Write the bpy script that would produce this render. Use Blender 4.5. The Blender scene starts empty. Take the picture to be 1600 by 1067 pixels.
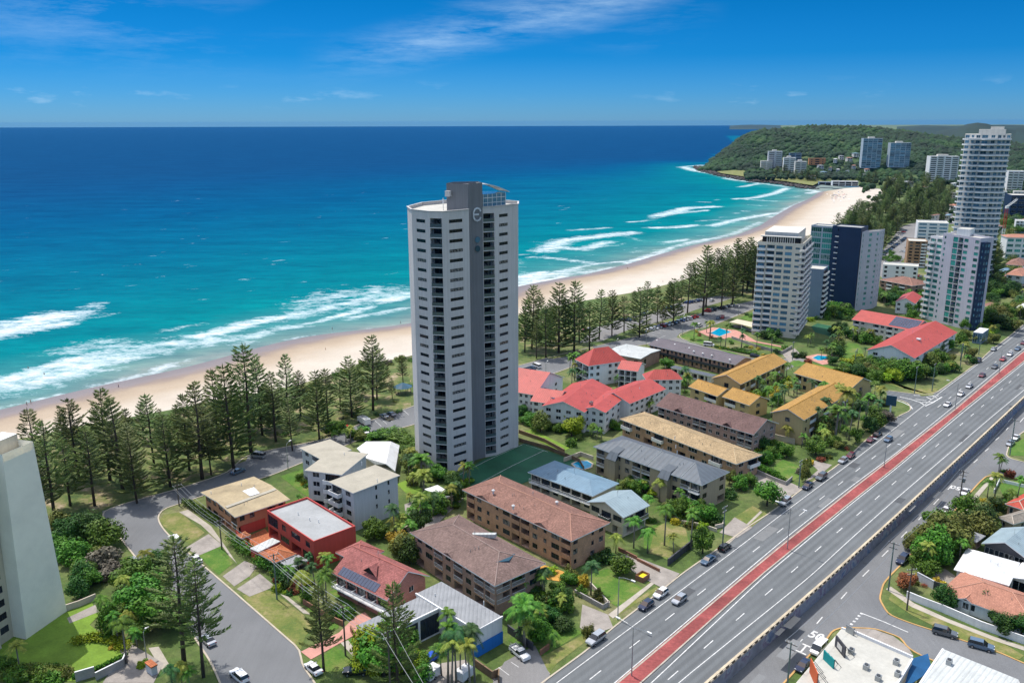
import bpy, math, random
import numpy as np
from math import sin, cos, pi, radians, atan2, hypot, sqrt
from mathutils import Vector, Matrix
R = random.Random(11)
scene = bpy.context.scene
COL = scene.collection
# ------------------------------------------------------------- camera
F, CH, HY = 1330.0, 100.0, 190.0
ROLL, PITCH = radians(0.16), math.atan((533.5-HY)/F)
FW = Vector((0, cos(PITCH), -sin(PITCH))); U0 = Vector((0, sin(PITCH), cos(PITCH))); R0 = Vector((1, 0, 0))
RT = R0*cos(ROLL)-U0*sin(ROLL); UP = U0*cos(ROLL)+R0*sin(ROLL)
cd = bpy.data.cameras.new('camera'); cam = bpy.data.objects.new('camera', cd); COL.objects.link(cam)
cam.matrix_world = Matrix(((RT.x, UP.x, -FW.x, 0), (RT.y, UP.y, -FW.y, 0), (RT.z, UP.z, -FW.z, CH), (0, 0, 0, 1)))
cd.sensor_width = 36; cd.lens = 36*F/1600; cd.clip_start = 1; cd.clip_end = 90000
scene.camera = cam
ZR = dict(a=(0,640,2.5), b=(250,640,2.5), c=(500,640,2.5), d=(750,640,2.5), e=(1000,640,2.5), f=(1200,640,2.5), h=(800,480,3.5575), k=(1000,460,3.5575), l=(0,440,3.5575), m=(350,440,3.557), n=(1150,320,4.447), o=(1350,180,4.444), p=(1350,380,4.104), q=(1000,160,2.667), S=(600,260,4.104), T=(600,500,4.104), u=(450,660,7.62), v=(600,700,7.115), w=(330,820,7.115), x=(640,920,7.26), y=(780,820,7.62), r=(1240,480,8.889), s=(1370,320,6.668), t=(1480,260,5.925), i=(1400,920,7.26), j=(1200,920,6.4), z=(1400,760,6.67), A=(980,400,7.114), B=(1080,480,8.889), D=(1500,430,7.11), E=(1180,210,10), G=(1400,620,6.67), H=(800,420,7.62), J=(300,640,8.889), K=(440,940,8.4), L=(940,780,7.62), M=(150,900,6.388), N=(1160,620,5.93), O=(0,920,7.26), P=(1130,760,7.62))
def Q(s):
    "a survey point: photo coordinates of the site plan"
    if not isinstance(s, str): return s
    if s[0] in ZR:
        x0, y0, k = ZR[s[0]]; X, Y = s[1:].split(','); return x0+float(X)/k, y0+float(Y)/k
    X, Y = s.split(','); return float(X), float(Y)
def g(s, z=0.0):
    px, py = Q(s)
    d = FW*F+RT*(px-800)+UP*(533.5-py); t = (z-CH)/d.z
    return Vector((d.x*t, d.y*t))
def prj(x, y, z):
    v = Vector((x, y, z-CH)); dd = v.dot(FW); return 800+F*v.dot(RT)/dd, 533.5-F*v.dot(UP)/dd
def hgt(b, ty, z0=0):
    p = g(b, z0); lo, hi = z0, z0+150
    for _ in range(40):
        m = (lo+hi)/2
        if prj(p.x, p.y, m)[1] > ty: lo = m
        else: hi = m
    return lo-z0
def pts(s, z=0): return [g(q, z) for q in s.split()]
ZW = -2.5   # level of the land beyond the retaining wall
ZS = -4.0   # sea level
TH = radians(46.7)
# ------------------------------------------------------------- mesh builder
class MB:
    def __init__(s): s.v = []; s.f = []; s.m = []; s.uv = []
    def poly(s, P, m=0, uv=None):
        n = len(s.v); s.v += [tuple(p) for p in P]; s.f.append(tuple(range(n, n+len(P)))); s.m.append(m)
        s.uv.append(uv or [(0, 0)]*len(P))
    def quad(s, a, b, c, d, m=0, uv=None): s.poly((a, b, c, d), m, uv)
    def wallq(s, p, q, z0, z1, m=0):
        L = hypot(q[0]-p[0], q[1]-p[1])
        s.quad((p[0], p[1], z0), (q[0], q[1], z0), (q[0], q[1], z1), (p[0], p[1], z1), m, [(0, z0), (L, z0), (L, z1), (0, z1)])
    def prism(s, P, z0, z1, m=0, mt=None, bottom=True):
        P = [(p[0], p[1]) for p in P]
        if sum(P[i-1][0]*P[i][1]-P[i][0]*P[i-1][1] for i in range(len(P))) < 0: P = P[::-1]
        for i in range(len(P)): s.wallq(P[i-1], P[i], z0, z1, m)
        s.poly([(x, y, z1) for x, y in P], m if mt is None else mt, [(x, y) for x, y in P])
        if bottom: s.poly([(x, y, z0) for x, y in P[::-1]], m)
    def box(s, c, d, rz=0, m=0, mt=None):
        x, y, z = c; hx, hy, hz = d[0]/2, d[1]/2, d[2]/2; ca, sa = cos(rz), sin(rz)
        s.prism([(x+ca*a-sa*b, y+sa*a+ca*b) for a, b in ((-hx, -hy), (hx, -hy), (hx, hy), (-hx, hy))], z-hz, z+hz, m, mt)
    def tube(s, P, r, n=6, m=0, cap=True):
        P = [Vector(p) for p in P]; rr = r if isinstance(r, (list, tuple)) else [r]*len(P); rings = []
        for i, p in enumerate(P):
            t = (P[min(i+1, len(P)-1)]-P[max(i-1, 0)]).normalized()
            a = t.orthogonal().normalized() if abs(t.z) < .95 else Vector((1, 0, 0)); a = (a-t*a.dot(t)).normalized(); b = t.cross(a)
            if abs(t.z) < .95:
                a = t.cross(Vector((0, 0, 1))).normalized(); b = a.cross(t)
            k = len(s.v); s.v += [tuple(p+(a*cos(2*pi*j/n)+b*sin(2*pi*j/n))*rr[i]) for j in range(n)]; rings.append(k)
        for i in range(len(P)-1):
            for j in range(n):
                j2 = (j+1) % n; s.f.append((rings[i]+j, rings[i]+j2, rings[i+1]+j2, rings[i+1]+j)); s.m.append(m); s.uv.append([(0, 0)]*4)
        if cap:
            s.f.append(tuple(rings[-1]+j for j in range(n))); s.m.append(m); s.uv.append([(0, 0)]*n)
            s.f.append(tuple(rings[0]+j for j in reversed(range(n)))); s.m.append(m); s.uv.append([(0, 0)]*n)
    def mesh(s, name, mats, smooth=False):
        me = bpy.data.meshes.new(name); me.from_pydata(s.v, [], s.f)
        for q in (mats if isinstance(mats, (list, tuple)) else [mats]): me.materials.append(q)
        me.polygons.foreach_set('material_index', s.m)
        ul = me.uv_layers.new(name='uv'); flat = [c for f in s.uv for p in f for c in p]; ul.data.foreach_set('uv', flat)
        if smooth: me.polygons.foreach_set('use_smooth', [True]*len(s.f))
        me.update(); return me
    def build(s, name, mats, parent=None, loc=(0, 0, 0), smooth=False):
        return put(name, s.mesh(name, mats, smooth), parent, loc)
def put(name, data, parent=None, loc=(0, 0, 0), rz=0, sc=None):
    o = bpy.data.objects.new(name, data); COL.objects.link(o); o.location = loc
    if rz: o.rotation_euler = (0, 0, rz)
    if sc: o.scale = sc
    if parent: o.parent = parent
    return o
def tag(o, label, cat, group=None, kind=None):
    if label: o['label'] = label
    if cat: o['category'] = cat
    if group: o['group'] = group
    if kind: o['kind'] = kind
    return o
def thing(name, label, cat, loc, rz=0, group=None):
    o = put(name, None, None, loc, rz); o.empty_display_size = .5; return tag(o, label, cat, group)
def struct(name, mb, mats, **k): o = mb.build(name, mats, **k); o['kind'] = 'structure'; return o
# landmark-based labels for repeated things --------------------------------
LM = []      # (px, py, phrase)
REP = []     # (object, kind phrase, world point)
ORD = ['nearest', 'second nearest', 'third nearest', 'fourth nearest', 'fifth nearest', 'sixth nearest', 'seventh nearest', 'eighth nearest', 'ninth nearest', 'tenth nearest', 'eleventh nearest', 'twelfth nearest', 'thirteenth nearest', 'fourteenth nearest', 'fifteenth nearest', 'sixteenth nearest', 'seventeenth nearest', 'eighteenth nearest', 'nineteenth nearest', 'twentieth nearest']
def rep(o, phrase, cat, group): REP.append((o, phrase)); tag(o, None, cat, group); return o
def landmark(s, phrase): LM.append((*Q(s), phrase))
def finish_labels():
    B = {}
    for o, ph in REP:
        l = o.location; x, y = prj(l.x, l.y, l.z+1); best = None
        for L in LM:
            dx, dy = x-L[0], (y-L[1])*1.25; d = hypot(dx, dy)
            if best is None or d < best[0]:
                rel = ('right of' if dx > 0 else 'left of') if abs(dx) > abs(dy) else ('in front of' if dy > 0 else 'behind')
                best = (d, rel, L[2])
        B.setdefault((ph, best[1], best[2]), []).append((best[0], o))
    for (ph, rel, L), li in B.items():
        li.sort(key=lambda t: t[0])
        for i, (d, o) in enumerate(li):
            if len(f'{ph} {rel} {L}'.split()) > 14: ph_ = ph.split(' ', 1)[1] if ph.split()[0] in ('large', 'small') else ph; L = L.replace('the ', '', 1)
            else: ph_ = ph
            o['label'] = f'{ph_} {rel} {L}' + ('' if len(li) == 1 else f'{"" if len(ph.split())+len(L.split())>11 else ","} {ORD[min(i, len(ORD)-1)]}')
# ------------------------------------------------------------- materials
def _nt(name):
    m = bpy.data.materials.new(name); m.use_nodes = True; nt = m.node_tree; b = nt.nodes['Principled BSDF']; return m, nt, b
def N(nt, t, **k):
    n = nt.nodes.new(t)
    for a, v in k.items():
        if a in ('dimensions_',): continue
        setattr(n, a, v)
    return n
def setin(n, **k):
    for a, v in k.items(): n.inputs[a.replace('_', ' ')].default_value = v
def c4(c): return (c[0], c[1], c[2], 1)
def noise(nt, co, scale, detail=4, rough=.6, sx=None):
    n = N(nt, 'ShaderNodeTexNoise'); setin(n, Scale=scale, Detail=detail, Roughness=rough)
    if sx:
        mp = N(nt, 'ShaderNodeMapping'); mp.inputs['Scale'].default_value = sx[:3]
        if len(sx) > 3: mp.inputs['Rotation'].default_value = (0, 0, sx[3])
        nt.links.new(co, mp.inputs['Vector']); co = mp.outputs['Vector']
    nt.links.new(co, n.inputs['Vector']); return n.outputs['Fac']
def ramp(nt, fac, stops, interp='LINEAR'):
    r = N(nt, 'ShaderNodeValToRGB'); r.color_ramp.interpolation = interp
    while len(r.color_ramp.elements) < len(stops): r.color_ramp.elements.new(.5)
    for e, (p, c) in zip(r.color_ramp.elements, stops): e.position = p; e.color = c4(c) if len(c) == 3 else c
    nt.links.new(fac, r.inputs['Fac']); return r.outputs['Color']
def mix(nt, fac, a, b, mode='MIX'):
    m = N(nt, 'ShaderNodeMix', data_type='RGBA', blend_type=mode)
    for sock, v in ((m.inputs[0], fac), (m.inputs[6], a), (m.inputs[7], b)):
        if isinstance(v, (int, float)): sock.default_value = v
        elif isinstance(v, tuple): sock.default_value = c4(v)
        else: nt.links.new(v, sock)
    return m.outputs[2]
def bump(nt, b, h, strength=.3, dist=.1):
    n = N(nt, 'ShaderNodeBump'); setin(n, Strength=strength, Distance=dist); nt.links.new(h, n.inputs['Height']); nt.links.new(n.outputs['Normal'], b.inputs['Normal'])
def coord(nt, k='Object'): return N(nt, 'ShaderNodeTexCoord').outputs[k]
def geo(nt): return N(nt, 'ShaderNodeNewGeometry').outputs['Position']
def math_(nt, op, a, b=None, c=None):
    m = N(nt, 'ShaderNodeMath', operation=op)
    for i, v in enumerate((a, b, c)):
        if v is None: continue
        if isinstance(v, (int, float)): m.inputs[i].default_value = v
        else: nt.links.new(v, m.inputs[i])
    return m.outputs[0]
def scl(c, k): return tuple(min(1, x*k) for x in c)
def mat(name, col, rough=.8, var=.25, scale=.35, fine=4.0, spec=.3, metal=0, bmp=0, col2=None):
    m, nt, b = _nt(name); co = geo(nt)
    n1 = noise(nt, co, scale, 5); n2 = noise(nt, co, fine, 3)
    a = ramp(nt, n1, [(.3, scl(col, 1-var)), (.7, col2 or scl(col, 1+var))])
    k = ramp(nt, n2, [(.3, (1-var*.5,)*3), (.7, (1+var*.4,)*3)])
    nt.links.new(mix(nt, 1.0, a, k, 'MULTIPLY'), b.inputs['Base Color'])
    setin(b, Roughness=rough, Metallic=metal); b.inputs['Specular IOR Level'].default_value = spec
    if bmp: bump(nt, b, n2, bmp, .1)
    return m
def mat_tile(name, col, rough=.75, tile=(.33, .38), var=.3, mortar=.55):
    "roof tiles in courses, laid on the roof's own metres"
    m, nt, b = _nt(name); uv = coord(nt, 'UV'); co = geo(nt)
    br = N(nt, 'ShaderNodeTexBrick'); nt.links.new(uv, br.inputs['Vector'])
    setin(br, Scale=1.0, Mortar_Size=.03, Brick_Width=tile[0], Row_Height=tile[1], Bias=0.0)
    br.inputs['Color1'].default_value = c4(scl(col, 1-var*.6)); br.inputs['Color2'].default_value = c4(scl(col, 1+var*.6)); br.inputs['Mortar'].default_value = c4(scl(col, mortar))
    n1 = noise(nt, co, .25, 5); n2 = noise(nt, co, 1.8, 4)
    k = ramp(nt, n1, [(.3, (1-var*.7,)*3), (.7, (1+var*.5,)*3)]); k2 = ramp(nt, n2, [(.35, (1-var*.6,)*3), (.65, (1+var*.4,)*3)])
    nt.links.new(wear(nt, mix(nt, 1.0, mix(nt, 1.0, br.outputs['Color'], k, 'MULTIPLY'), k2, 'MULTIPLY'), co), b.inputs['Base Color'])
    setin(b, Roughness=rough); b.inputs['Specular IOR Level'].default_value = .2
    w = N(nt, 'ShaderNodeTexWave', wave_type='BANDS', bands_direction='Y', wave_profile='SAW'); setin(w, Scale=.314/tile[1], Distortion=0); nt.links.new(uv, w.inputs['Vector'])
    bump(nt, b, w.outputs['Fac'], .5, .06)
    return m
def wear(nt, v, co, a=.16):
    'lichen, soot and sun-bleached patches'
    return mix(nt, 1.0, v, ramp(nt, noise(nt, co, .8, 6, .75), [(.30, (1-a*1.6,)*3), (.45, (1,)*3), (.62, (1,)*3), (.75, (1+a,)*3)]), 'MULTIPLY')
def mat_corr(name, col, rough=.45, pitch=.6, var=.12, metal=0.0):
    "corrugated or ribbed sheet metal, ribs running down the slope"
    m, nt, b = _nt(name); uv = coord(nt, 'UV'); co = geo(nt)
    w = N(nt, 'ShaderNodeTexWave', wave_type='BANDS', bands_direction='X', wave_profile='SIN'); setin(w, Scale=.314/pitch, Distortion=0); nt.links.new(uv, w.inputs['Vector'])
    n1 = noise(nt, co, .3, 5); k = ramp(nt, n1, [(.3, scl(col, 1-var)), (.7, scl(col, 1+var))])
    k3 = wear(nt, ramp(nt, w.outputs['Fac'], [(0, (.82,)*3), (.35, (1,)*3)]), co)
    n2 = noise(nt, uv, 1.0, 3, .6, (6, .5, 1)); k2 = ramp(nt, n2, [(.3, (1-var,)*3), (.7, (1+var*.7,)*3)])
    nt.links.new(mix(nt, 1.0, mix(nt, 1.0, k, k2, 'MULTIPLY'), k3, 'MULTIPLY'), b.inputs['Base Color'])
    setin(b, Roughness=rough, Metallic=metal); bump(nt, b, w.outputs['Fac'], .4, .08); b.inputs['Specular IOR Level'].default_value = .3
    return m
def mat_brick(name, col, var=.25):
    m, nt, b = _nt(name); uv = coord(nt, 'UV'); co = geo(nt)
    br = N(nt, 'ShaderNodeTexBrick'); nt.links.new(uv, br.inputs['Vector']); setin(br, Scale=1.0, Mortar_Size=.012, Brick_Width=.24, Row_Height=.086)
    br.inputs['Color1'].default_value = c4(scl(col, 1-var)); br.inputs['Color2'].default_value = c4(scl(col, 1+var)); br.inputs['Mortar'].default_value = c4(tuple(min(1, x*.8+.12) for x in col))
    k = ramp(nt, noise(nt, co, .5, 5), [(.3, (.78,)*3), (.7, (1.12,)*3)])
    nt.links.new(mix(nt, 1.0, br.outputs['Color'], k, 'MULTIPLY'), b.inputs['Base Color']); setin(b, Roughness=.9); return m
def mat_render(name, col, rough=.85, streak=.12):
    "painted render with rain streaks and soft patches"
    m, nt, b = _nt(name); co = geo(nt); uv = coord(nt, 'UV')
    n1 = noise(nt, co, .12, 5); n2 = noise(nt, uv, 1.0, 4, .6, (1.6, .06, 1)); n3 = noise(nt, co, 6, 2)
    a = ramp(nt, n1, [(.3, scl(col, 1-streak)), (.7, col)]); k = ramp(nt, n2, [(.35, (1-streak,)*3), (.6, (1,)*3)]); k3 = ramp(nt, n3, [(.3, (.97,)*3), (.7, (1.02,)*3)])
    nt.links.new(mix(nt, 1.0, mix(nt, 1.0, a, k, 'MULTIPLY'), k3, 'MULTIPLY'), b.inputs['Base Color']); setin(b, Roughness=rough); b.inputs['Specular IOR Level'].default_value = .2
    return m
def mat_glass(name, col=(.012, .016, .022), curtain=(.20, .19, .18), pc=.28, rough=.05):
    m, nt, b = _nt(name); oi = N(nt, 'ShaderNodeObjectInfo').outputs['Random']
    f = math_(nt, 'GREATER_THAN', oi, 1-pc); nz = ramp(nt, noise(nt, coord(nt), 1.3, 2, .5, (1.5, 1, .3)), [(.45, (0,)*3), (.52, (1,)*3)])
    f2 = math_(nt, 'MULTIPLY', f, nz); v = math_(nt, 'MULTIPLY', oi, 3.7); v = math_(nt, 'FRACT', v)
    dark = mix(nt, v, scl(col, .5), scl(col, 2.2)); nt.links.new(mix(nt, f2, dark, curtain), b.inputs['Base Color'])
    setin(b, Roughness=rough); b.inputs['Specular IOR Level'].default_value = .22; return m
def mat_leaf(name, col, col2, scale=.9, trans=.0):
    m, nt, b = _nt(name); co = geo(nt); oi = N(nt, 'ShaderNodeObjectInfo').outputs['Random']
    n1 = noise(nt, co, scale, 3, .6); k = ramp(nt, n1, [(.32, col), (.68, col2)])
    hv = N(nt, 'ShaderNodeHueSaturation'); nt.links.new(k, hv.inputs['Color'])
    nt.links.new(math_(nt, 'MULTIPLY_ADD', oi, .05, .475), hv.inputs['Hue']); nt.links.new(math_(nt, 'MULTIPLY_ADD', oi, .5, .75), hv.inputs['Value'])
    n2 = noise(nt, co, 5, 2); k2 = ramp(nt, n2, [(.3, (.7,)*3), (.7, (1.25,)*3)])
    nt.links.new(mix(nt, 1.0, hv.outputs['Color'], k2, 'MULTIPLY'), b.inputs['Base Color']); setin(b, Roughness=.6); b.inputs['Specular IOR Level'].default_value = .25
    return m
M = {}
M['white'] = mat_render('white_render', (.80, .80, .80)); M['offwhite'] = mat_render('off_white_render', (.72, .69, .63)); M['cream'] = mat_render('cream_render', (.60, .54, .42))
M['towergrey'] = mat_render('tower_light_grey', (.60, .575, .565), streak=.12); M['coregrey'] = mat_render('tower_dark_grey', (.20, .205, .22), streak=.12)
M['slab'] = mat('slab_cream', (.86, .83, .71), var=.07, scale=.1, fine=.6)
M['lav'] = mat_render('pale_grey_render', (.60, .61, .63)); M['redwall'] = mat_render('red_render', (.50, .085, .065)); M['sand'] = mat_render('sand_render', (.44, .35, .24)); M['yelwall'] = mat_render('ochre_render', (.56, .43, .22))
M['terwall'] = mat_brick('terracotta_brick', (.46, .24, .13)); M['brnwall'] = mat_brick('brown_brick', (.33, .19, .13)); M['pinkwall'] = mat_brick('pink_brown_brick', (.40, .25, .20)); M['tanwall'] = mat_brick('orange_tan_brick', (.46, .26, .15)); M['redbrick'] = mat_brick('dusty_red_brick', (.40, .15, .11))
M['navy'] = mat_render('navy_cladding', (.022, .045, .10), .5); M['blueblk'] = mat_render('blue_grey_render', (.20, .28, .38)); M['skyblue'] = mat_render('bright_blue_paint', (.03, .20, .60)); M['teal'] = mat_render('teal_paint', (.02, .30, .30)); M['orange'] = mat_render('orange_paint', (.60, .13, .05)); M['ochbrick'] = mat_brick('ochre_brick', (.38, .20, .09)); M['graffiti'] = None
M['tile_brown'] = mat_tile('brown_concrete_tiles', (.215, .145, .125)); M['tile_terra'] = mat_tile('terracotta_tiles', (.28, .15, .115)); M['tile_red'] = mat_tile('red_tiles', (.37, .135, .12)); M['tile_purple'] = mat_tile('plum_brown_tiles', (.175, .105, .095)); M['tile_tan'] = mat_tile('tan_tiles', (.44, .32, .18)); M['tile_ochre'] = mat_tile('ochre_tiles', (.45, .26, .075), var=.2); M['tile_orange'] = mat_tile('orange_clay_tiles', (.48, .16, .07)); M['tile_pink'] = mat_tile('salmon_tiles', (.47, .22, .15), var=.18)
M['sheet_red'] = mat_corr('scarlet_sheet_roof', (.44, .075, .06), pitch=.7); M['sheet_white'] = mat_corr('white_sheet_roof', (.78, .78, .77)); M['sheet_grey'] = mat_corr('grey_sheet_roof', (.27, .28, .29), pitch=.8); M['sheet_bluegrey'] = mat_corr('blue_grey_sheet_roof', (.17, .27, .35), pitch=.8); M['sheet_dark'] = mat_corr('charcoal_sheet_roof', (.10, .11, .125), pitch=1.0); M['sheet_teal'] = mat_corr('pale_teal_sheet_roof', (.28, .36, .39), pitch=.8); M['sheet_mauve'] = mat_corr('mauve_grey_sheet_roof', (.125, .105, .115), pitch=.9); M['sheet_pale'] = mat_corr('pale_grey_sheet_roof', (.52, .54, .52), pitch=.9); M['sheet_tan'] = mat_corr('tan_sheet_roof', (.40, .33, .22), pitch=1.2)
M['membrane_tan'] = mat('tan_membrane_roof', (.36, .29, .18), var=.22, scale=.2, fine=1.5); M['membrane_beige'] = mat('beige_membrane_roof', (.38, .35, .28), var=.12, scale=.25, fine=1.2); M['membrane_grey'] = mat('grey_membrane_roof', (.33, .34, .34), var=.16, scale=.15, fine=1.5); M['membrane_light'] = mat('light_roof_membrane', (.48, .47, .42), var=.12, scale=.2, fine=1.5)
M['trim'] = mat('white_trim', (.74, .74, .73), var=.06); M['dark'] = mat('dark_opening', (.012, .013, .016), .5, var=.2); M['metal'] = mat('galvanised_metal', (.35, .37, .38), .4, var=.1, metal=.6); M['darkmetal'] = mat('dark_steel', (.05, .055, .06), .5, var=.2); M['brownmetal'] = mat('bronze_frame', (.09, .05, .03), .5, var=.2); M['solar'] = mat('solar_cells', (.05, .065, .11), .15, var=.2, fine=.8, spec=.8)
M['glass'] = mat_glass('window_glass'); M['gglass'] = mat_glass('green_tinted_glass', (.03, .17, .15), (.2, .3, .28), .2, .1); M['bglass'] = mat_glass('blue_tinted_glass', (.06, .14, .20), (.15, .25, .3), .2, .1)
M['railglass'] = mat('balustrade_glass', (.07, .10, .11), .15, var=.15, spec=.7); M['pole_wood'] = mat('weathered_pole_timber', (.10, .085, .07), var=.25); M['pole_green'] = mat('grey_green_pole', (.12, .17, .155), .6, var=.2); M['wood'] = mat('timber_paling', (.20, .13, .08), var=.3); M['darkfence'] = mat('charcoal_fence_panels', (.06, .06, .07), .6, var=.2)
M['blockwall'] = mat('grey_block_wall', (.33, .31, .29), var=.2); M['brickwall'] = mat('brown_brick_wall', (.24, .12, .075), var=.25); M['creamwall'] = mat('cream_garden_wall', (.50, .44, .36), var=.15)
M['asphalt'] = None
# pine, palm and broadleaf foliage
M['pine'] = mat_leaf('norfolk_pine_needles', (.050, .092, .018), (.15, .195, .045), .3); M['bark'] = mat('pine_bark', (.075, .058, .046), .95, var=.35, bmp=.4)
M['palmleaf'] = mat_leaf('palm_fronds', (.03, .10, .010), (.14, .27, .025), 1.2); M['palmbark'] = mat('palm_trunk', (.19, .17, .15), .9, var=.25)
LEAF = {'dark': mat_leaf('dark_green_leaves', (.012, .048, .006), (.05, .12, .014)), 'mid': mat_leaf('mid_green_leaves', (.025, .088, .006), (.11, .23, .015)), 'lime': mat_leaf('lime_green_leaves', (.13, .23, .006), (.30, .40, .012)), 'olive': mat_leaf('olive_leaves', (.07, .10, .015), (.18, .20, .035)), 'grey': mat_leaf('grey_brown_foliage', (.09, .085, .06), (.19, .17, .12)), 'gold': mat_leaf('golden_leaves', (.28, .20, .01), (.50, .38, .03)), 'red': mat_leaf('dark_red_leaves', (.12, .03, .02), (.30, .06, .03))}
# ------------------------------------------------------------- light
SUN_EL, SUN_AZ = radians(66), radians(134)      # azimuth measured from +X towards +Y; the sun stands over the sea behind the scene
sd = Vector((cos(SUN_EL)*cos(SUN_AZ), cos(SUN_EL)*sin(SUN_AZ), sin(SUN_EL)))
sl = bpy.data.lights.new('sun', 'SUN'); sl.energy = 3.2; sl.angle = radians(.5); sl.color = (1, .96, .9)
so = bpy.data.objects.new('sun', sl); COL.objects.link(so); so.rotation_euler = sd.to_track_quat('Z', 'Y').to_euler(); so.location = (0, 0, 300)
w = bpy.data.worlds.new('World'); scene.world = w; w.use_nodes = True; nt = w.node_tree; bg = nt.nodes['Background']
sky = N(nt, 'ShaderNodeTexSky', sky_type='NISHITA'); sky.sun_disc = False; sky.sun_elevation = SUN_EL; sky.sun_rotation = pi/2-SUN_AZ
sky.altitude = 100; sky.air_density = 1.0; sky.dust_density = .3; sky.ozone_density = 4.0
tc = N(nt, 'ShaderNodeTexCoord').outputs['Generated']; sep = N(nt, 'ShaderNodeSeparateXYZ'); nt.links.new(tc, sep.inputs[0])
zz = sep.outputs['Z']
tint = ramp(nt, zz, [(0, (.13, .33, .68)), (.03, (.070, .28, .63)), (.07, (.014, .22, .52)), (.15, (.0008, .19, .39)), (.30, (.5, .7, .8)), (.5, (3.0, 2.1, 1.4)), (1, (3.8, 2.5, 1.6))])  # top stops brighten the unseen sky above the view, added fill for shaded faces
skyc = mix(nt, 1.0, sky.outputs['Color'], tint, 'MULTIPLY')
zc = math_(nt, 'MAXIMUM', zz, .01)
cx = math_(nt, 'DIVIDE', sep.outputs['X'], sep.outputs['Y']); cmb = N(nt, 'ShaderNodeCombineXYZ'); nt.links.new(cx, cmb.inputs[0]); nt.links.new(zz, cmb.inputs[1])
cv = cmb.outputs[0]
# high wispy cirrus near the top, with a few low flat puffs over the horizon
n1 = noise(nt, cv, 1.0, 10, .7, (3.4, 24, 1, .2)); n2 = noise(nt, cv, 1.0, 3, .5, (1.6, 7, 1))
wis = math_(nt, 'MULTIPLY', ramp(nt, n1, [(.47, (0,)*3), (.74, (1,)*3)]), ramp(nt, n2, [(.46, (0,)*3), (.60, (1,)*3)]))
wis = math_(nt, 'MULTIPLY', wis, ramp(nt, zz, [(.04, (0,)*3), (.13, (1,)*3)]))
cxm = ramp(nt, math_(nt, 'MULTIPLY_ADD', cx, .5, .5), [(.16, (.35,)*3), (.30, (1,)*3), (.56, (1,)*3), (.62, (0,)*3)])
wis = math_(nt, 'MULTIPLY', wis, cxm)
ln_ = math_(nt, 'ABSOLUTE', math_(nt, 'SUBTRACT', zz, math_(nt, 'MULTIPLY_ADD', cx, .21, .106))); bnd = ramp(nt, ln_, [(0, (1,)*3), (.032, (0,)*3)]); n5 = noise(nt, cv, 1.0, 10, .7, (5.0, 34, 1, -.25))
bnd = math_(nt, 'MULTIPLY', math_(nt, 'MULTIPLY', bnd, ramp(nt, n5, [(.40, (0,)*3), (.62, (1,)*3)])), ramp(nt, math_(nt, 'MULTIPLY_ADD', cx, .5, .5), [(.38, (0,)*3), (.45, (1,)*3), (.57, (1,)*3), (.60, (0,)*3)]))
wis = math_(nt, 'ADD', wis, math_(nt, 'MULTIPLY', bnd, .75))
n3 = noise(nt, cv, 1.0, 6, .6, (13, 60, 1)); n4 = noise(nt, cv, 1.0, 2, .5, (5, 3, 1))
puf = math_(nt, 'MULTIPLY', ramp(nt, n3, [(.56, (0,)*3), (.68, (1,)*3)]), ramp(nt, n4, [(.42, (0,)*3), (.55, (1,)*3)]))
puf = math_(nt, 'MULTIPLY', puf, ramp(nt, zz, [(.012, (0,)*3), (.02, (1,)*3), (.032, (1,)*3), (.045, (0,)*3)]))
cl = math_(nt, 'ADD', math_(nt, 'MULTIPLY', wis, .55), math_(nt, 'MULTIPLY', puf, .22)); cl = math_(nt, 'MINIMUM', cl, .8)
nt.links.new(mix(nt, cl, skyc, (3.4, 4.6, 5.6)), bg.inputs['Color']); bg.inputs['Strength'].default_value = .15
scene.view_settings.view_transform = 'Standard'; scene.view_settings.look = 'None'; scene.view_settings.exposure = .38; scene.view_settings.gamma = 1
scene.cycles.max_bounces = 6; scene.cycles.diffuse_bounces = 2; scene.cycles.glossy_bounces = 3; scene.cycles.use_denoising = True; scene.cycles.volume_bounces = 0
# ------------------------------------------------------------- coast
WL = '-420,735 -200,690 0,640 115,612 149,604 239,585 287,575 426,537 490,524 586,513 640,506 740,477 810,447 839,442 884,433 911,430 980,413 1022,400 1075,385 1150,368 1187,353 1210,338 1240,321 1262,312 1279,301 1270,294 1225,286 1169,280 1127,272 1096,264 1101,257'
wl = [g(q, ZS) for q in WL.split()]
wl = [Vector((-900, 40))+Vector((0, 60))] + wl
BI = '-420,830 -200,760 0,690 60,680 130,664 200,652 266,640 330,628 400,614 457,604 500,590 560,571 640,557 740,520 810,492 900,472 1000,455 1060,440 1100,425 1190,388 1250,372 1300,356 1340,344 1372,328 1376,316 1380,303 1378,296 1350,291'
bi = [g(q, 0) for q in BI.split()]
def dens(P, n):
    L = [0]
    for a, b in zip(P, P[1:]): L.append(L[-1]+(b-a).length)
    out = []
    for i in range(n+1):
        t = L[-1]*(i/n)**1.0
        for j in range(len(L)-1):
            if t <= L[j+1]+1e-6: break
        f = (t-L[j])/max(1e-6, L[j+1]-L[j]); out.append(P[j].lerp(P[j+1], f))
    return out
def smooth(P, k=2):
    for _ in range(k): P = [P[0]]+[(P[i-1]+P[i]*2+P[i+1])/4 for i in range(1, len(P)-1)]+[P[-1]]
    return P
def vcol(me, name, vals):
    at = me.attributes.new(name, 'FLOAT', 'POINT'); at.data.foreach_set('value', list(map(float, vals)))
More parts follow.
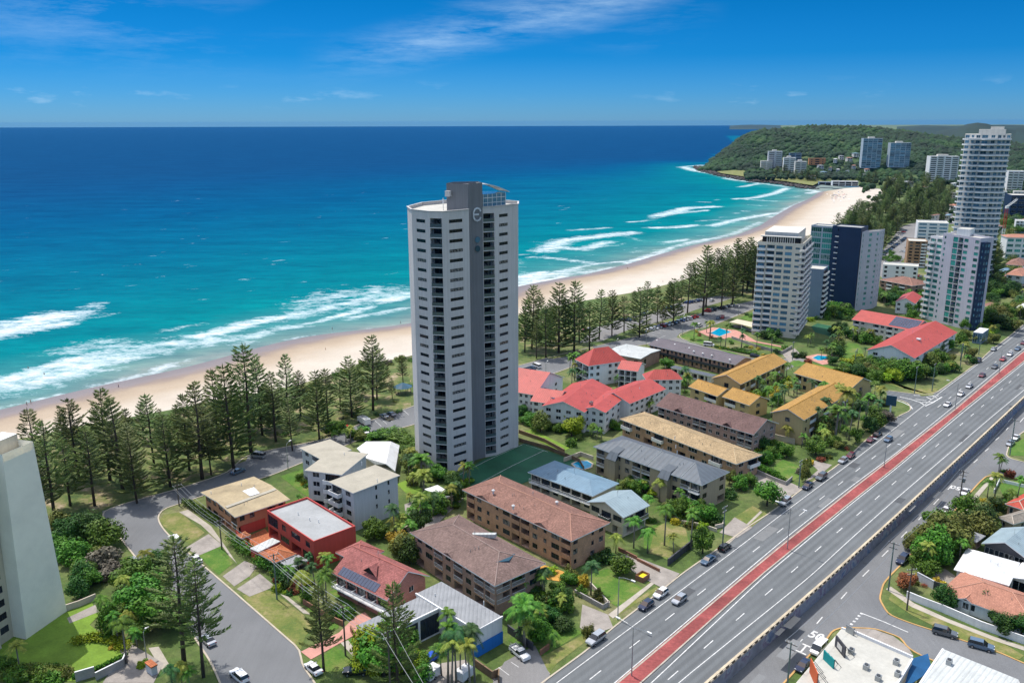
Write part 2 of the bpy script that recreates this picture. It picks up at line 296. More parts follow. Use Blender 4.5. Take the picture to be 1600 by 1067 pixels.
# beach: cross sections between the water's edge and the vegetation line
wb = [g(q, ZS) for q in WL.split()[:25]]; wb2 = smooth(dens(wb, 240), 3); bb = smooth(dens(bi, 240), 3)
me_v, me_t = [], []; K = 16
for A_, B_ in zip(wb2, bb):
    for j in range(-3, K+1):
        t = j/K; p = A_.lerp(B_, t) if t >= 0 else A_+(A_-B_).normalized()*(-j)*9
        z = ZS+(.0-ZS)*(t**.62)*.96 if t > 0 else ZS+j*.5
        if t > 0: z += .12*sin(p.x*.31+p.y*.17)*t
        me_v.append((p.x, p.y, z)); me_t.append(t*(A_-B_).length if t > 0 else j*9)
fs = []; W_ = K+4
for i in range(240):
    for j in range(W_-1): a = i*W_+j; fs.append((a, a+1, a+W_+1, a+W_))
me = bpy.data.meshes.new('beach'); me.from_pydata(me_v, [], fs); me.polygons.foreach_set('use_smooth', [True]*len(fs)); vcol(me, 'inland', me_t)
m, nt, b = _nt('beach_sand'); at = N(nt, 'ShaderNodeAttribute', attribute_name='inland').outputs['Fac']; co = geo(nt)
nn = noise(nt, co, .06, 4); a2 = math_(nt, 'MULTIPLY_ADD', math_(nt, 'SUBTRACT', nn, .5), 16, at); a2 = math_(nt, 'DIVIDE', a2, 120)
col = ramp(nt, a2, [(0, (.185, .15, .14)), (.11, (.215, .17, .155)), (.18, (.36, .28, .20)), (.26, (.43, .345, .25)), (.38, (.51, .445, .36)), (.6, (.56, .505, .43))])
k = ramp(nt, noise(nt, co, 1.2, 5, .7), [(.3, (.90,)*3), (.7, (1.05,)*3)]); k2 = ramp(nt, noise(nt, co, .05, 5, .6, (1, 1, 1)), [(.3, (.92, .90, .88)), (.7, (1.04, 1.04, 1.04))])
nt.links.new(mix(nt, 1.0, mix(nt, 1.0, col, k, 'MULTIPLY'), k2, 'MULTIPLY'), b.inputs['Base Color'])
nt.links.new(ramp(nt, a2, [(0, (.45,)*3), (.09, (.5,)*3), (.13, (.95,)*3)]), b.inputs['Roughness']); bump(nt, b, noise(nt, co, .9, 4), .5, .25)
me.materials.append(m); o = put('beach', me); o['kind'] = 'structure'
# sea: one sheet, finely divided near the coast, 20 km to its horizon
def axis(lo, hi, step, ends):
    a = list(np.arange(lo, hi, step)); d = step; x = a[-1]
    while x < ends[1]: d *= 1.35; x += d; a.append(x)
    d = step; x = a[0]
    while x > ends[0]: d *= 1.35; x -= d; a.insert(0, x)
    a[0], a[-1] = ends; return np.array(a)
X = axis(-420, 640, 6.5, (-16000, 16000)); Y = axis(150, 2120, 6.5, (-300, 20000)); gx, gy = np.meshgrid(X, Y)
def seg_dist(P, x, y):
    d = np.full(x.shape, 1e9); sgn = np.zeros(x.shape)
    for (a, b) in zip(P, P[1:]):
        vx, vy = b.x-a.x, b.y-a.y; L2 = vx*vx+vy*vy+1e-9; t = np.clip(((x-a.x)*vx+(y-a.y)*vy)/L2, 0, 1)
        dd = np.hypot(x-(a.x+vx*t), y-(a.y+vy*t)); s = vx*(y-a.y)-vy*(x-a.x)
        u = dd < d-1e-6; d = np.where(u, dd, d); sgn = np.where(u, s, sgn)
    return d, sgn
wls = smooth(dens(wl, 260), 2)
dd, sg = seg_dist(wls, gx, gy); off = np.where(sg > 0, dd, -dd)
off = off+np.where(off > 0, np.maximum(0, gy-1500)*1.1*np.clip(off/250, 0, 1), 0); off = np.where(gy > 2100, np.maximum(off, 300), off)
foam = np.zeros(gx.shape)
def stroke(s, wd, amp):
    global foam
    P = dens([g(q, ZS) for q in s.split()], 40)
    d, _ = seg_dist(P, gx, gy); foam = np.maximum(foam, amp*(.9 if s[0] == 'q' else 1)*np.clip(1-d/(wd*(.8 if s[0] == 'q' else 1.3 if s[0] in 'lm' else 1.1)), 0, 1)**.7)
# breakers and foam trails, where they lie on the water
for s, wd, a_ in [('l0,585 l150,560 l330,510 l480,470 l560,420', 19, .85), ('l0,550 l200,505 l380,440 l560,415', 9, 1.0), ('l380,380 l560,345 l720,372 l900,370', 15, .66), ('l340,525 l560,455 l730,425', 6, 1.05), ('l700,400 l960,345 l1150,320', 17, .75), ('l1110,300 l1260,270 l1423,228', 7, 1.05), ('l1150,345 l1423,300', 9, .75), ('l530,583 l850,513', 3.5, 1.0), ('l0,708 l410,610', 2.5, .8), ('l860,490 l1020,445', 5, .8),
    ('l0,285 l110,262 l180,225 l280,195 l360,190', 17, 1.08), ('l240,250 l350,235', 10, 1.0), ('l0,235 l60,230', 12, .9), ('l440,205 l500,170 l540,125', 9, .62), ('l570,190 l620,180', 4, .8), ('l930,275 l1020,250', 5, .7), ('l1060,245 l1130,235', 4, .7),
    ('m0,270 m200,215 m380,195', 9, 1.0), ('m110,340 m270,260 m470,240', 7, .75), ('m360,180 m520,158', 8, .8), ('m480,130 m620,75 m760,70 m900,45', 22, .66), ('m560,210 m700,175 m810,140', 5, 1.05), ('m880,110 m1030,80', 8, 1.05), ('m690,205 m1030,145', 5, .85), ('m270,345 m500,298 m840,262 m1030,240', 2.2, .7), ('m500,170 m820,90 m1030,60', 10, .8),
    ('S865,590 S870,860 S960,850 S1067,800', 6, .5), ('S865,720 S1030,682', 6, 1.05), ('S865,770 S1067,700', 7, .9), ('S860,745 S960,740 S1067,690', 6, .8),
    ('H80,110 H250,60 H380,45', 9, 1.0), ('H80,160 H300,95 H540,60', 12, .95), ('H80,190 H300,160 H640,92', 4, 1.0), ('H580,25 H740,10', 7, .95), ('H660,60 H1000,25 H1300,-10', 10, .8), ('A0,80 A100,40 A270,-5', 6, .95),
    ('q40,480 q70,470', 9, .8), ('q75,473 q130,460 q200,440 q310,435', 21, 1.1), ('q130,465 q280,450', 12, 1.0), ('q50,523 q140,522 q225,512', 15, 1.08), ('q110,583 q200,572', 10, 1.05), ('q180,583 q260,587', 5, .7), ('q240,415 q288,417', 9, .8), ('q315,408 q325,405', 7, .7), ('q390,463 q412,462', 7, .9), ('q432,452 q446,455', 9, .8), ('q440,427 q520,432', 9, .8), ('q300,515 q400,490 q560,462', 14, 1.02), ('q240,495 q330,490 q400,500', 10, .75), ('q0,650 q150,600 q320,565 q410,540 q500,500', 9, .8), ('q60,625 q200,585 q400,545', 6, .9), ('q230,556 q262,556', 6, .7), ('q480,470 q560,480 q620,440 q700,410', 12, .8), ('q400,403 q480,398 q560,380 q612,358', 16, 1.05), ('q440,405 q560,412', 12, .9), ('q420,353 q490,340', 14, 1.0), ('q560,368 q700,368', 9, .7), ('q700,380 q740,372 q700,365', 14, 1.05), ('q350,318 q480,335 q610,352', 13, .95), ('q180,270 q230,285 q330,300 q420,325', 30, 1.05), ('q185,268 q260,262', 16, 1.1), ('q0,578 q40,582', 6, .7), ('q330,480 q360,478', 7, .7), ('q640,395 q660,390', 10, .7),
    ('850,392 880,376 930,370 985,364', 17, .95), ('890,360 950,356', 8, .75), ('860,385 910,390 950,378', 12, .9), ('835,378 870,380', 6, .5), ('835,402 870,404 925,411', 8, .85), ('810,398 835,398', 4, .7), ('982,347 1003,346', 6, 1.0), ('1010,345 1030,338', 9, .55), ('960,365 1000,375', 8, .45), ('950,386 975,380', 6, .45), ('985,396 1005,391', 5, .6), ('1025,380 1040,382', 5, .5), ('900,402 1010,385', 5, .35), ('875,424 930,412 990,408 1040,394', 5, .95), ('1090,316 1110,316', 5, .7), ('370,438 395,436', 5, .55), ('430,408 450,405', 5, .5), ('300,470 330,466', 4, .5), ('200,440 215,438', 4, .5)]:
    stroke(s, wd, a_)
rr_ = random.Random(5)
for _ in range(130):
    py = rr_.uniform(300, 470); px = rr_.uniform(-20, 1050); p = g((px, py), ZS); q2 = g((px+rr_.uniform(4, 12), py-rr_.uniform(.5, 2)), ZS)
    d, _s = seg_dist([p, q2], gx, gy); foam = np.maximum(foam, rr_.uniform(.3, .47)*np.clip(1-d/7, 0, 1))
ny, nx = gx.shape; ids = np.arange(ny*nx).reshape(ny, nx)
vs = np.stack([gx.ravel(), gy.ravel(), np.full(gx.size, ZS)], 1)
fa = np.stack([ids[:-1, :-1].ravel(), ids[:-1, 1:].ravel(), ids[1:, 1:].ravel(), ids[1:, :-1].ravel()], 1)
keep = (off.ravel()[fa] > -60).any(1); fa = fa[keep]
me = bpy.data.meshes.new('sea'); me.from_pydata(vs.tolist(), [], fa.tolist()); vcol(me, 'offshore', off.ravel()); vcol(me, 'foam', foam.ravel())
m, nt, b = _nt('sea_water'); co = geo(nt); at = N(nt, 'ShaderNodeAttribute', attribute_name='offshore').outputs['Fac']; fo = N(nt, 'ShaderNodeAttribute', attribute_name='foam').outputs['Fac']
wn = noise(nt, co, 1.0, 5, .6, (.012, .012, 1)); d2 = math_(nt, 'MULTIPLY_ADD', math_(nt, 'SUBTRACT', wn, .5), 60, at); d2 = math_(nt, 'DIVIDE', math_(nt, 'MAXIMUM', d2, 0), 1600)
d2 = math_(nt, 'POWER', d2, .5)
col = ramp(nt, d2, [(0, (.20, .25, .23)), (.09, (.12, .225, .21)), (.15, (.045, .205, .205)), (.22, (.0, .165, .178)), (.34, (.0, .130, .175)), (.47, (.0, .096, .172)), (.62, (.0, .068, .160)), (.80, (.002, .052, .145)), (1, (.003, .046, .132))])
# sandbank and weed patches on the bed, wind ripples
k = ramp(nt, noise(nt, co, 1.0, 4, .6, (.010, .028, 1, -.7)), [(.35, (.80, .82, .86)), (.65, (1.14, 1.12, 1.08))]); k2 = ramp(nt, noise(nt, co, 1.0, 6, .75, (.05, .16, 1, -.85)), [(.32, (.74, .78, .82)), (.5, (1, 1, 1)), (.72, (1.3, 1.22, 1.16))])
wat = mix(nt, 1.0, mix(nt, 1.0, col, k, 'MULTIPLY'), k2, 'MULTIPLY')
fn = noise(nt, co, 1.0, 9, .68, (.10, .17, 1, -.8)); fn2 = noise(nt, co, 1.0, 4, .7, (.55, .8, 1, -.8))
ff = math_(nt, 'ADD', fo, math_(nt, 'MULTIPLY_ADD', fn, 2.1, -1.22)); ff = math_(nt, 'ADD', ff, math_(nt, 'MULTIPLY_ADD', fn2, 1.0, -.5))
fm = ramp(nt, ff, [(.22, (0,)*3), (.42, (.30,)*3), (.62, (.55,)*3), (.95, (1,)*3)]); fm = math_(nt, 'MULTIPLY', fm, ramp(nt, fo, [(.05, (0,)*3), (.3, (1,)*3)]))
nt.links.new(mix(nt, math_(nt, 'MULTIPLY', fm, .92), wat, (.66, .71, .73)), b.inputs['Base Color'])
b.inputs['IOR'].default_value = 1.33; nt.links.new(ramp(nt, fm, [(0, (.22,)*3), (.4, (.8,)*3)]), b.inputs['Roughness']); b.inputs['Specular IOR Level'].default_value = .05; b.inputs['Specular Tint'].default_value = (.05, .6, 1, 1)
bh = math_(nt, 'ADD', noise(nt, co, 1.0, 5, .6, (.06, .16, 1, -.85)), math_(nt, 'MULTIPLY', noise(nt, co, .8, 3), .25)); bump(nt, b, bh, .55, 1.2)
df = N(nt, 'ShaderNodeBsdfDiffuse'); gl = N(nt, 'ShaderNodeBsdfGlossy'); ms_ = N(nt, 'ShaderNodeMixShader'); gl.inputs['Color'].default_value = (.25, .7, 1, 1); nt.links.new(b.inputs['Base Color'].links[0].from_socket, df.inputs['Color']); nt.links.new(b.inputs['Roughness'].links[0].from_socket, gl.inputs['Roughness'])
for q_ in (df, gl): nt.links.new(b.inputs['Normal'].links[0].from_socket, q_.inputs['Normal'])
nt.links.new(math_(nt, 'MULTIPLY_ADD', fm, -.06, .06), ms_.inputs[0]); nt.links.new(df.outputs[0], ms_.inputs[1]); nt.links.new(gl.outputs[0], ms_.inputs[2]); nt.links.new(ms_.outputs[0], nt.nodes['Material Output'].inputs['Surface']); nt.nodes.remove(b)
me.materials.append(m); o = put('sea', me); o['kind'] = 'structure'
# ------------------------------------------------------------- ground
WALL = [g(q) for q in '1050,1120 1110,1067 1200,989 1300,901.5 1400,810 1500,717 1598,625 1700,532'.split()]
dirw = (WALL[-1]-WALL[0]).normalized(); WALL[0] = WALL[0]-dirw*160; WALL[-1] = WALL[-1]+dirw*900
gm = MB()
edge = [Vector((-900, 60))]+[p.copy() for p in bi[:]]
land = edge+[g('1290,286'), g('1200,270'), g('1110,255'), g('1200,225'), Vector((2600, 6500)), Vector((5000, 20000)), Vector((19000, 20000)), Vector((19000, 2500))]+[WALL[-1]]+WALL[-2::-1]+[Vector((-900, WALL[0].y-200))]
gm.poly([(p.x, p.y, -.02) for p in land])
west = [p for p in WALL]+[Vector((19000, 2500)), Vector((19000, -900)), Vector((WALL[0].x, -900))]
gm.poly([(p.x, p.y, ZW-.02) for p in west[::-1]])
m, nt, b = _nt('park_and_garden_ground'); co = geo(nt)
a = ramp(nt, noise(nt, co, .035, 6, .65), [(.30, (.04, .075, .014)), (.46, (.075, .125, .022)), (.58, (.15, .17, .055)), (.72, (.29, .24, .14))])
k = ramp(nt, noise(nt, co, .5, 6, .7), [(.3, (.62,)*3), (.7, (1.25,)*3)]); k2 = ramp(nt, noise(nt, co, 4, 3, .7), [(.3, (.8,)*3), (.7, (1.15,)*3)])
nt.links.new(mix(nt, 1.0, mix(nt, 1.0, a, k, 'MULTIPLY'), k2, 'MULTIPLY'), b.inputs['Base Color']); setin(b, Roughness=.95); bump(nt, b, noise(nt, co, 3, 4), .5, .15)
struct('ground', gm, m)
def asph(name, col, tracks=1):
    m, nt, b = _nt(name); co = geo(nt)
    a = ramp(nt, noise(nt, co, .05, 5), [(.3, scl(col, .86)), (.7, scl(col, 1.12))]); k = ramp(nt, noise(nt, co, 1.0, 5, .7, (.9, .05, 1, -TH)), [(.36, (.95,)*3), (.64, (1.03,)*3)])
    k2 = ramp(nt, noise(nt, co, 7, 3), [(.3, (.85,)*3), (.7, (1.15,)*3)]); k3 = ramp(nt, noise(nt, co, .35, 4, .8), [(.64, (1,)*3), (.74, (.72,)*3)]); sp_ = N(nt, 'ShaderNodeVectorRotate', rotation_type='Z_AXIS'); sp_.inputs['Angle'].default_value = -TH; nt.links.new(co, sp_.inputs['Vector'])
    tw = N(nt, 'ShaderNodeTexWave', wave_type='BANDS', bands_direction='Y', wave_profile='SIN'); setin(tw, Scale=.314/1.75, Distortion=.6, Detail=2, Detail_Scale=.3); nt.links.new(sp_.outputs[0], tw.inputs['Vector'])
    k3 = mix(nt, ramp(nt, noise(nt, co, .03, 3), [(.35, (.25,)*3), (.65, (1,)*3)]), k3, mix(nt, 1.0, k3, ramp(nt, tw.outputs['Fac'], [(.2, (.82,)*3), (.8, (1.06,)*3)]), 'MULTIPLY')) if tracks else k3
    v = mix(nt, 1.0, mix(nt, 1.0, a, k, 'MULTIPLY'), mix(nt, 1.0, k2, k3, 'MULTIPLY'), 'MULTIPLY'); nt.links.new(v, b.inputs['Base Color']); setin(b, Roughness=.9); b.inputs['Specular IOR Level'].default_value = .2
    return m
M['asphalt'] = asph('highway_asphalt', (.145, .155, .16)); M['asphalt2'] = asph('street_asphalt', (.17, .175, .18), 0); M['asphalt3'] = asph('old_car_park_asphalt', (.21, .205, .20), 0)
M['concrete'] = mat('path_concrete', (.40, .36, .30), var=.18, scale=.3); M['kerb'] = mat('kerb_concrete', (.46, .40, .31), var=.15); M['paint'] = mat('road_paint', (.60, .60, .58), var=.3, scale=1.2, fine=5)
def grass(name, stops, s1=.16):
    m, nt, b = _nt(name); co = geo(nt); a = ramp(nt, noise(nt, co, s1, 6, .72), stops); k = ramp(nt, noise(nt, co, 1.6, 5, .75), [(.3, (.72, .76, .7)), (.7, (1.2, 1.15, 1.1))]); w_ = ramp(nt, noise(nt, co, .55, 5, .8), [(.60, (1, 1, 1)), (.70, (1.5, 1.15, 1.4))])
    nt.links.new(mix(nt, 1.0, mix(nt, 1.0, a, k, 'MULTIPLY'), w_, 'MULTIPLY'), b.inputs['Base Color']); setin(b, Roughness=.95); bump(nt, b, noise(nt, co, 5, 4), .6, .12); return m
M['lawn'] = grass('mown_lawn', [(.32, (.045, .13, .010)), (.5, (.08, .17, .016)), (.62, (.16, .20, .045)), (.72, (.25, .21, .10))]); M['lawn_dry'] = grass('dry_verge_grass', [(.32, (.09, .14, .025)), (.48, (.15, .175, .04)), (.6, (.24, .215, .085)), (.72, (.34, .27, .16))])
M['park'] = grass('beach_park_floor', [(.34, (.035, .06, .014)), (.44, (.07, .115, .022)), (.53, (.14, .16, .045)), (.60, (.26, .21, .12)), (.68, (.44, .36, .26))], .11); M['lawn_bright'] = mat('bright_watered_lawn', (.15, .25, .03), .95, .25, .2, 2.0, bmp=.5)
M['pink'] = mat('pink_paving', (.50, .25, .20), var=.15); M['drive'] = mat('grey_paved_drive', (.30, .27, .24), var=.22); M['medred'] = mat('red_median_paving', (.27, .065, .06), var=.38, scale=.15, fine=1.6); M['court'] = mat('green_court_surface', (.02, .10, .05), var=.25, scale=.1); M['pool'] = mat('pool_water', (.0, .30, .50), .08, var=.25, scale=.5, fine=1.5, spec=.6); M['sandpath'] = mat('sandy_track', (.48, .38, .25), var=.2); M['ochpave'] = mat('ochre_paving', (.52, .28, .06), var=.2); M['orangekerb'] = mat('orange_tinted_kerb', (.48, .29, .11), var=.15)
SC = [0]
def sheet(name, s, z, m, lift=0.0, P=None):
    SC[0] += 1; lift += SC[0]*.0004
    b = MB(); P = P or pts(s, z)
    if sum(P[i-1][0]*P[i][1]-P[i][0]*P[i-1][1] for i in range(len(P))) < 0: P = P[::-1]
    b.poly([(p[0], p[1], z+lift) for p in P]); return struct(name, b, m)
def strip(mb, P, wd, z, m=0, h=None):
    n = len(P); L = []
    for i in range(n):
        t = (P[min(i+1, n-1)]-P[max(i-1, 0)]).normalized(); nn = Vector((-t.y, t.x)); L.append((P[i]+nn*wd/2, P[i]-nn*wd/2))
    for i in range(n-1):
        a, b = L[i]; c, d = L[i+1]
        if h: mb.prism([a, b, d, c], z, z+h, m)
        else: mb.quad((b.x, b.y, z), (d.x, d.y, z), (c.x, c.y, z), (a.x, a.y, z), m)
def kerb(s, z=0, wd=.35, h=.13, m='kerb', k=60):
    b = MB(); P = smooth(dens(pts(s, z), k), 1); strip(b, P, wd, z, 0, h); return struct('kerb', b, M[m])
def dashes(mb, p, q, pitch, ln, wd, z, start=0.0):
    d = (q-p); L = d.length; d.normalize(); t = start
    while t < L: strip(mb, [p+d*t, p+d*min(L, t+ln)], wd, z); t += pitch
# --- highway -------------------------------------------------------------
KER = '700,1200 790,1112 846,1067 918,1015 962,977 1030,925 1066,896 1135,848 1173,820 1196,806 1238,776 1252,765 1298,735 1328,712 1350,690 1384,664 1404,650 1424,641 1420,630 1405,624 1388,622'
K2 = '1384,610 1400,612 1440,617 1457,616 1467,611 1496,590 1530,565 1545,550 1579,524 1600,506'
kp = pts(KER); k2 = pts(K2); farp = k2[-1]+(k2[-1]-k2[-3]).normalized()*900
hw = [WALL[0].copy()]+[p.copy() for p in WALL[1:]]
P = kp+k2+[farp]+hw[::-1]
sheet('highway', '', 0, M['asphalt'], .005, P)
kerb(KER, k=90); kerb(K2)
rp = MB()
def line(s, wd=.16, lift=.012, z=0): strip(rp, smooth(dens(pts(s, z), 60), 1), wd, z+lift)
line('760,1150 870,1066 1150,858 1215,808 1278,761 1328,724 1420,652 1478,606 1540,560 1600,512', .18)
line('930,1092 1161,896 1230,838 1327,762 1400,708 1489,636 1594,549 1650,508', .2)
line('958,1121 1016,1068 1193,901 1330,787 1400,732 1506,643 1600,567 1650,527', .2)
line('1010,1112 1060,1066 1266,900 1330,841 1400,779 1545,655 1598,611 1650,568', .18)
lane1 = (g('1135,894'), g('1281,780')); dl = (lane1[1]-lane1[0]).normalized()
dashes(rp, lane1[0]-dl*12.95*6, lane1[0]+dl*460, 12.95, 3.6, .2, .012)
lane2 = (g('1241.5,889'), g('1385,770')); q0 = g('P850,985'); q1 = g('P1385,520'); dl2 = (q1-q0).normalized(); pit = (q1-q0).length/2
dashes(rp, q0-dl2*pit*7-dl2*1.8, q0+dl2*480, pit, 3.6, .2, .012)
# turning bay hatching at the side street mouth
for s in ['p230,985 p300,1000 p360,1020 p400,1045', 'p320,975 p480,978', 'p330,1000 p400,1008', 'p370,1020 p440,1018', 'p400,1040 p440,1022 p500,985', 'p400,985 p430,1000', 'p440,980 p470,992', 'p190,1000 p250,1020 p300,1045 p310,1062']: line(s, .45)
struct('road_marking', rp, M['paint'])
# --- red median with kerbs and lamps ---------------------------------------
ml = pts('900,1118 960,1069 1161,900 1228,845 1327,766.5 1400,710 1491,640 1594,553 1650,512'); mr = pts('945,1118 1006,1064 1189,900 1330,785 1400,730 1506,640 1600,565 1650,524')
b_ = MB(); b_.prism(ml+mr[::-1], 0, .14, 0); o = struct('median', b_, M['medred'])
b_ = MB(); strip(b_, [p+Vector((.2, -.2)) for p in dens(ml, 40)], .35, .0, 0, .16); strip(b_, [p+Vector((-.1, .1)) for p in dens(mr, 40)], .3, .0, 0, .16)
tj = dens(ml, 90); tk = dens(mr, 90)
struct('median_kerb', b_, mat('worn_kerb', (.40, .35, .29), var=.25)); b_ = MB()
for a, c in zip(tj[1:-1], tk[1:-1]): strip(b_, [a, c], .12, .146)
struct('median_joint', b_, mat('dark_paving_joint', (.22, .05, .05)))
# --- retaining wall with rail ------------------------------------------------
m, nt, b = _nt('painted_retaining_wall'); co = geo(nt)
gcol = ramp(nt, noise(nt, co, .22, 3, .5), [(.35, (.15, .16, .20)), (.45, (.22, .24, .29)), (.52, (.15, .12, .19)), (.56, (.27, .30, .34)), (.62, (.08, .13, .24)), (.75, (.22, .24, .28))], 'LINEAR')
nt.links.new(gcol, b.inputs['Base Color']); setin(b, Roughness=.8); M['graffiti'] = m
t = thing('retaining_wall', 'long painted retaining wall with open rail between highway and service road', 'wall', (WALL[3].x, WALL[3].y, ZW))
b_ = MB(); o0 = Vector((WALL[3].x, WALL[3].y))
wv = [p-o0 for p in WALL]; nrm = Vector((dirw.y, -dirw.x))
strip(b_, [p+nrm*.15 for p in wv], .4, -.3, 0, -ZW+.75); b_.build('wall', M['graffiti'], t)
b_ = MB(); strip(b_, [p+nrm*.15 for p in wv], .5, -ZW+1.15, 0, .14); b_.build('top_rail', mat('cream_concrete_rail', (.50, .42, .30)), t)
b_ = MB(); strip(b_, [p+nrm*.15 for p in wv], .46, -ZW+.45, 0, .1); b_.build('lower_rail', M['kerb'], t)
b_ = MB(); d = 0; tot = (WALL[-1]-WALL[0]).length-500
pp = dens(wv, int((WALL[-1]-WALL[0]).length/2.2))
for p in pp[40:300]: b_.box((p.x+nrm.x*.15, p.y+nrm.y*.15, -ZW+.8), (.75, .42, .72), TH)
o = b_.build('baluster', mat('dark_rail_blocks', (.12, .09, .07)), t); o['kind'] = 'stuff'
# writing sprayed on the lower wall face near the camera
# --- service road and side street beyond the wall -----------------------------
SR = '1660,640 1600,674 1578,690 1572,712 1580,717 1600,722 1680,735'; SR2 = '1680,790 1600,752 1562,742 1541,744 1529,755 1505,782 1488,802 1450,838 1410,880 1392,898 1380,912 1374,936 1388,960 1424,974 1456,984 1503,1000 1554,1016 1600,1036 1720,1085'
SR3 = '1150,1140 1222,1070 1262,1026 1294,996 1300,985 1316,980 1368,982 1408,996 1415,1009 1434,1022 1458,1031 1480,1045 1560,1090'
s1, s2, s3 = pts(SR, ZW), pts(SR2, ZW), pts(SR3, ZW)
far2 = s1[0]+(s1[0]-s1[1]).normalized()*900
wr = [p.copy() for p in WALL[::-1]]
sheet('service_road', '', ZW, M['asphalt2'], .005, wr+s3+[Vector((s2[-1].x+15, s2[-1].y-15))]+s2[::-1]+s1[::-1]+[far2])
kerb(SR, ZW, m='kerb'); kerb(SR2, ZW, m='orangekerb', k=120); kerb(SR3, ZW, m='orangekerb')
rp = MB()
d0 = g('f197,830', ZW); d1 = g('f665,350', ZW); dd_ = (d1-d0).normalized()
for s in ['f110,925 f135,895', 'f190,835 f213,808', 'f285,738 f308,712', 'f370,650 f395,625', 'f445,573 f470,548', 'f520,498 f543,475', 'f588,430 f608,408', 'f647,370 f667,348', 'G540,965 G580,920', 'G810,685 G850,650', 'G930,565 G968,535', 'G1038,450 G1075,420', 'G1148,345 G1170,320', 'G1168,258 G1215,212', 'G1293,262 G1334,215', 'j0,770 j0,770']:
    a, c = pts(s, ZW)
    if (a-c).length > .5: strip(rp, [a, c], .22, ZW+.012)
strip(rp, dens(pts('j930,238 j1150,322 j1400,430', ZW), 10), .25, ZW+.012)
for s in ['j835,350', 'j862,322', 'j888,295', 'j910,268', 'j935,243']:
    p = g(s, ZW); rp.box((p.x, p.y, ZW+.01), (.55, .55, .012), TH)
# speed figures painted on the service road, and a bus/merge bar
def road_text(txt, s, z, size, rot, sx=1.0, sy=1.0, m='paint', name='road_marking'):
    cu = bpy.data.curves.new('painted_text', 'FONT'); cu.body = txt; cu.size = size; cu.align_x = 'CENTER'; cu.align_y = 'CENTER'; cu.offset = size*.022
    o = bpy.data.objects.new('painted_text', cu); COL.objects.link(o); bpy.context.view_layer.update()
    me = bpy.data.meshes.new_from_object(o.evaluated_get(bpy.context.evaluated_depsgraph_get())); bpy.data.objects.remove(o); me.materials.clear(); me.materials.append(M[m] if isinstance(m, str) else m)
    p = g(s, z); o = put(name, me, None, (p.x, p.y, z+.014), rot, (sx, sy, 1)); return o
road_text('50', 'G625,945', ZW, 2.9, TH+pi/2, 1.0, 1.25); road_text('50', 'j480,468', ZW, 2.9, TH-pi/2, 1.0, 1.35)
a, c = pts('j325,630 j385,562', ZW); strip(rp, [a, c], .35, ZW+.012); strip(rp, [c+Vector((-.6, .6)), c+Vector((.6, -.6))], .4, ZW+.014); strip(rp, [a+Vector((-.8, .8)), a+Vector((.8, -.8))], .4, ZW+.014)
a, c = pts('j395,690 j410,665', ZW); strip(rp, [a, c], .3, ZW+.012)
struct('road_marking', rp, M['paint'])
# --- streets seaward of the highway ------------------------------------------
ST_R = '530,1130 492,1067 470,1035 470,1016 374,932 302,870 280,852 256,828 248,815 246,806 256,794 282,787 318,774 426,742 474,722 520,704 569,684 645,664 720,640 780,614 811,592 865,584 912,566 957,546 1011,538 1030,533'
ST_L = '330,1160 350,1080 330,1035 290,975 262,930 232,895 205,862 180,830 160,808 160,798 200,785 240,774 280,763 300,757 356,738 372,722 385,712 430,701 470,694 520,683 558,664 600,650 642,636 700,612 760,588 812,571 848,561 900,548 930,541 960,534 994,526'
R1 = '1057,527 1062,521 1078,516 1113,509 1128,503 1177,483 1200,474 1260,452 1330,425'; R2 = '1020,516 1059,505 1087,492 1120,480 1158,474 1184,468 1250,440 1320,412'
sheet('street', '', 0, M['asphalt2'], .006, pts(ST_R)+[g('1057,536')]+pts(R1)+pts(R2)[::-1]+pts(ST_L)[::-1])
sheet('street', '1030,533 1057,527 1100,541 1140,551 1180,560 1205,564 1240,558 1262,562 1225,580 1170,576 1120,566 1060,548', 0, M['asphalt3'], .010)
kerb(ST_R, k=160); kerb('1240,556 1205,562 1180,558 1140,549 1100,539 1066,530 1060,524 1078,516 1113,509 1128,503 1177,483 1200,474', k=80); kerb(ST_L, k=140)
sheet('car_park_road', '905,536 930,512 970,498 1015,490 1064,472 1092,466 1130,462 1150,464 1120,474 1099,480 1059,494 1022,505 980,516 940,533', 0, M['asphalt3'], .006)
sheet('dune_track', '300,700 318,690 345,677 380,667 430,655 440,648 500,634 505,640 440,658 385,676 350,688 322,706 304,715', 0, M['sandpath'], .004)
sheet('dune_track', 'a520,240 a560,300 a600,345 a560,350 a530,290 a505,245', 0, M['sandpath'], .004)
sheet('park_path', '586,600 600,598 640,592 642,596 600,606 588,612', 0, M['pink'], .005)
# worn patches in the highway surface
rpk = random.Random(12); P0_, P1_ = g('1135,894'), g('1530,585'); du_ = (P1_-P0_).normalized(); dv_ = Vector((du_.y, -du_.x)); M['patch'] = asph('newer_asphalt_patch', (.085, .09, .095), 0); M['patch2'] = asph('older_asphalt_patch', (.20, .205, .205), 0)
for i in range(26):
    c = P0_+du_*rpk.uniform(-40, 200)+dv_*rpk.choice([-3.2, 1.4, 4.9, 15.5, 19, 22.5]); l_, w_ = rpk.uniform(1.2, 9), rpk.uniform(.8, 2.6); sheet('road_patch', '', 0, M['patch'] if rpk.random() < .5 else M['patch2'], .0042, [c, c+du_*l_, c+du_*l_+dv_*w_, c+dv_*w_])
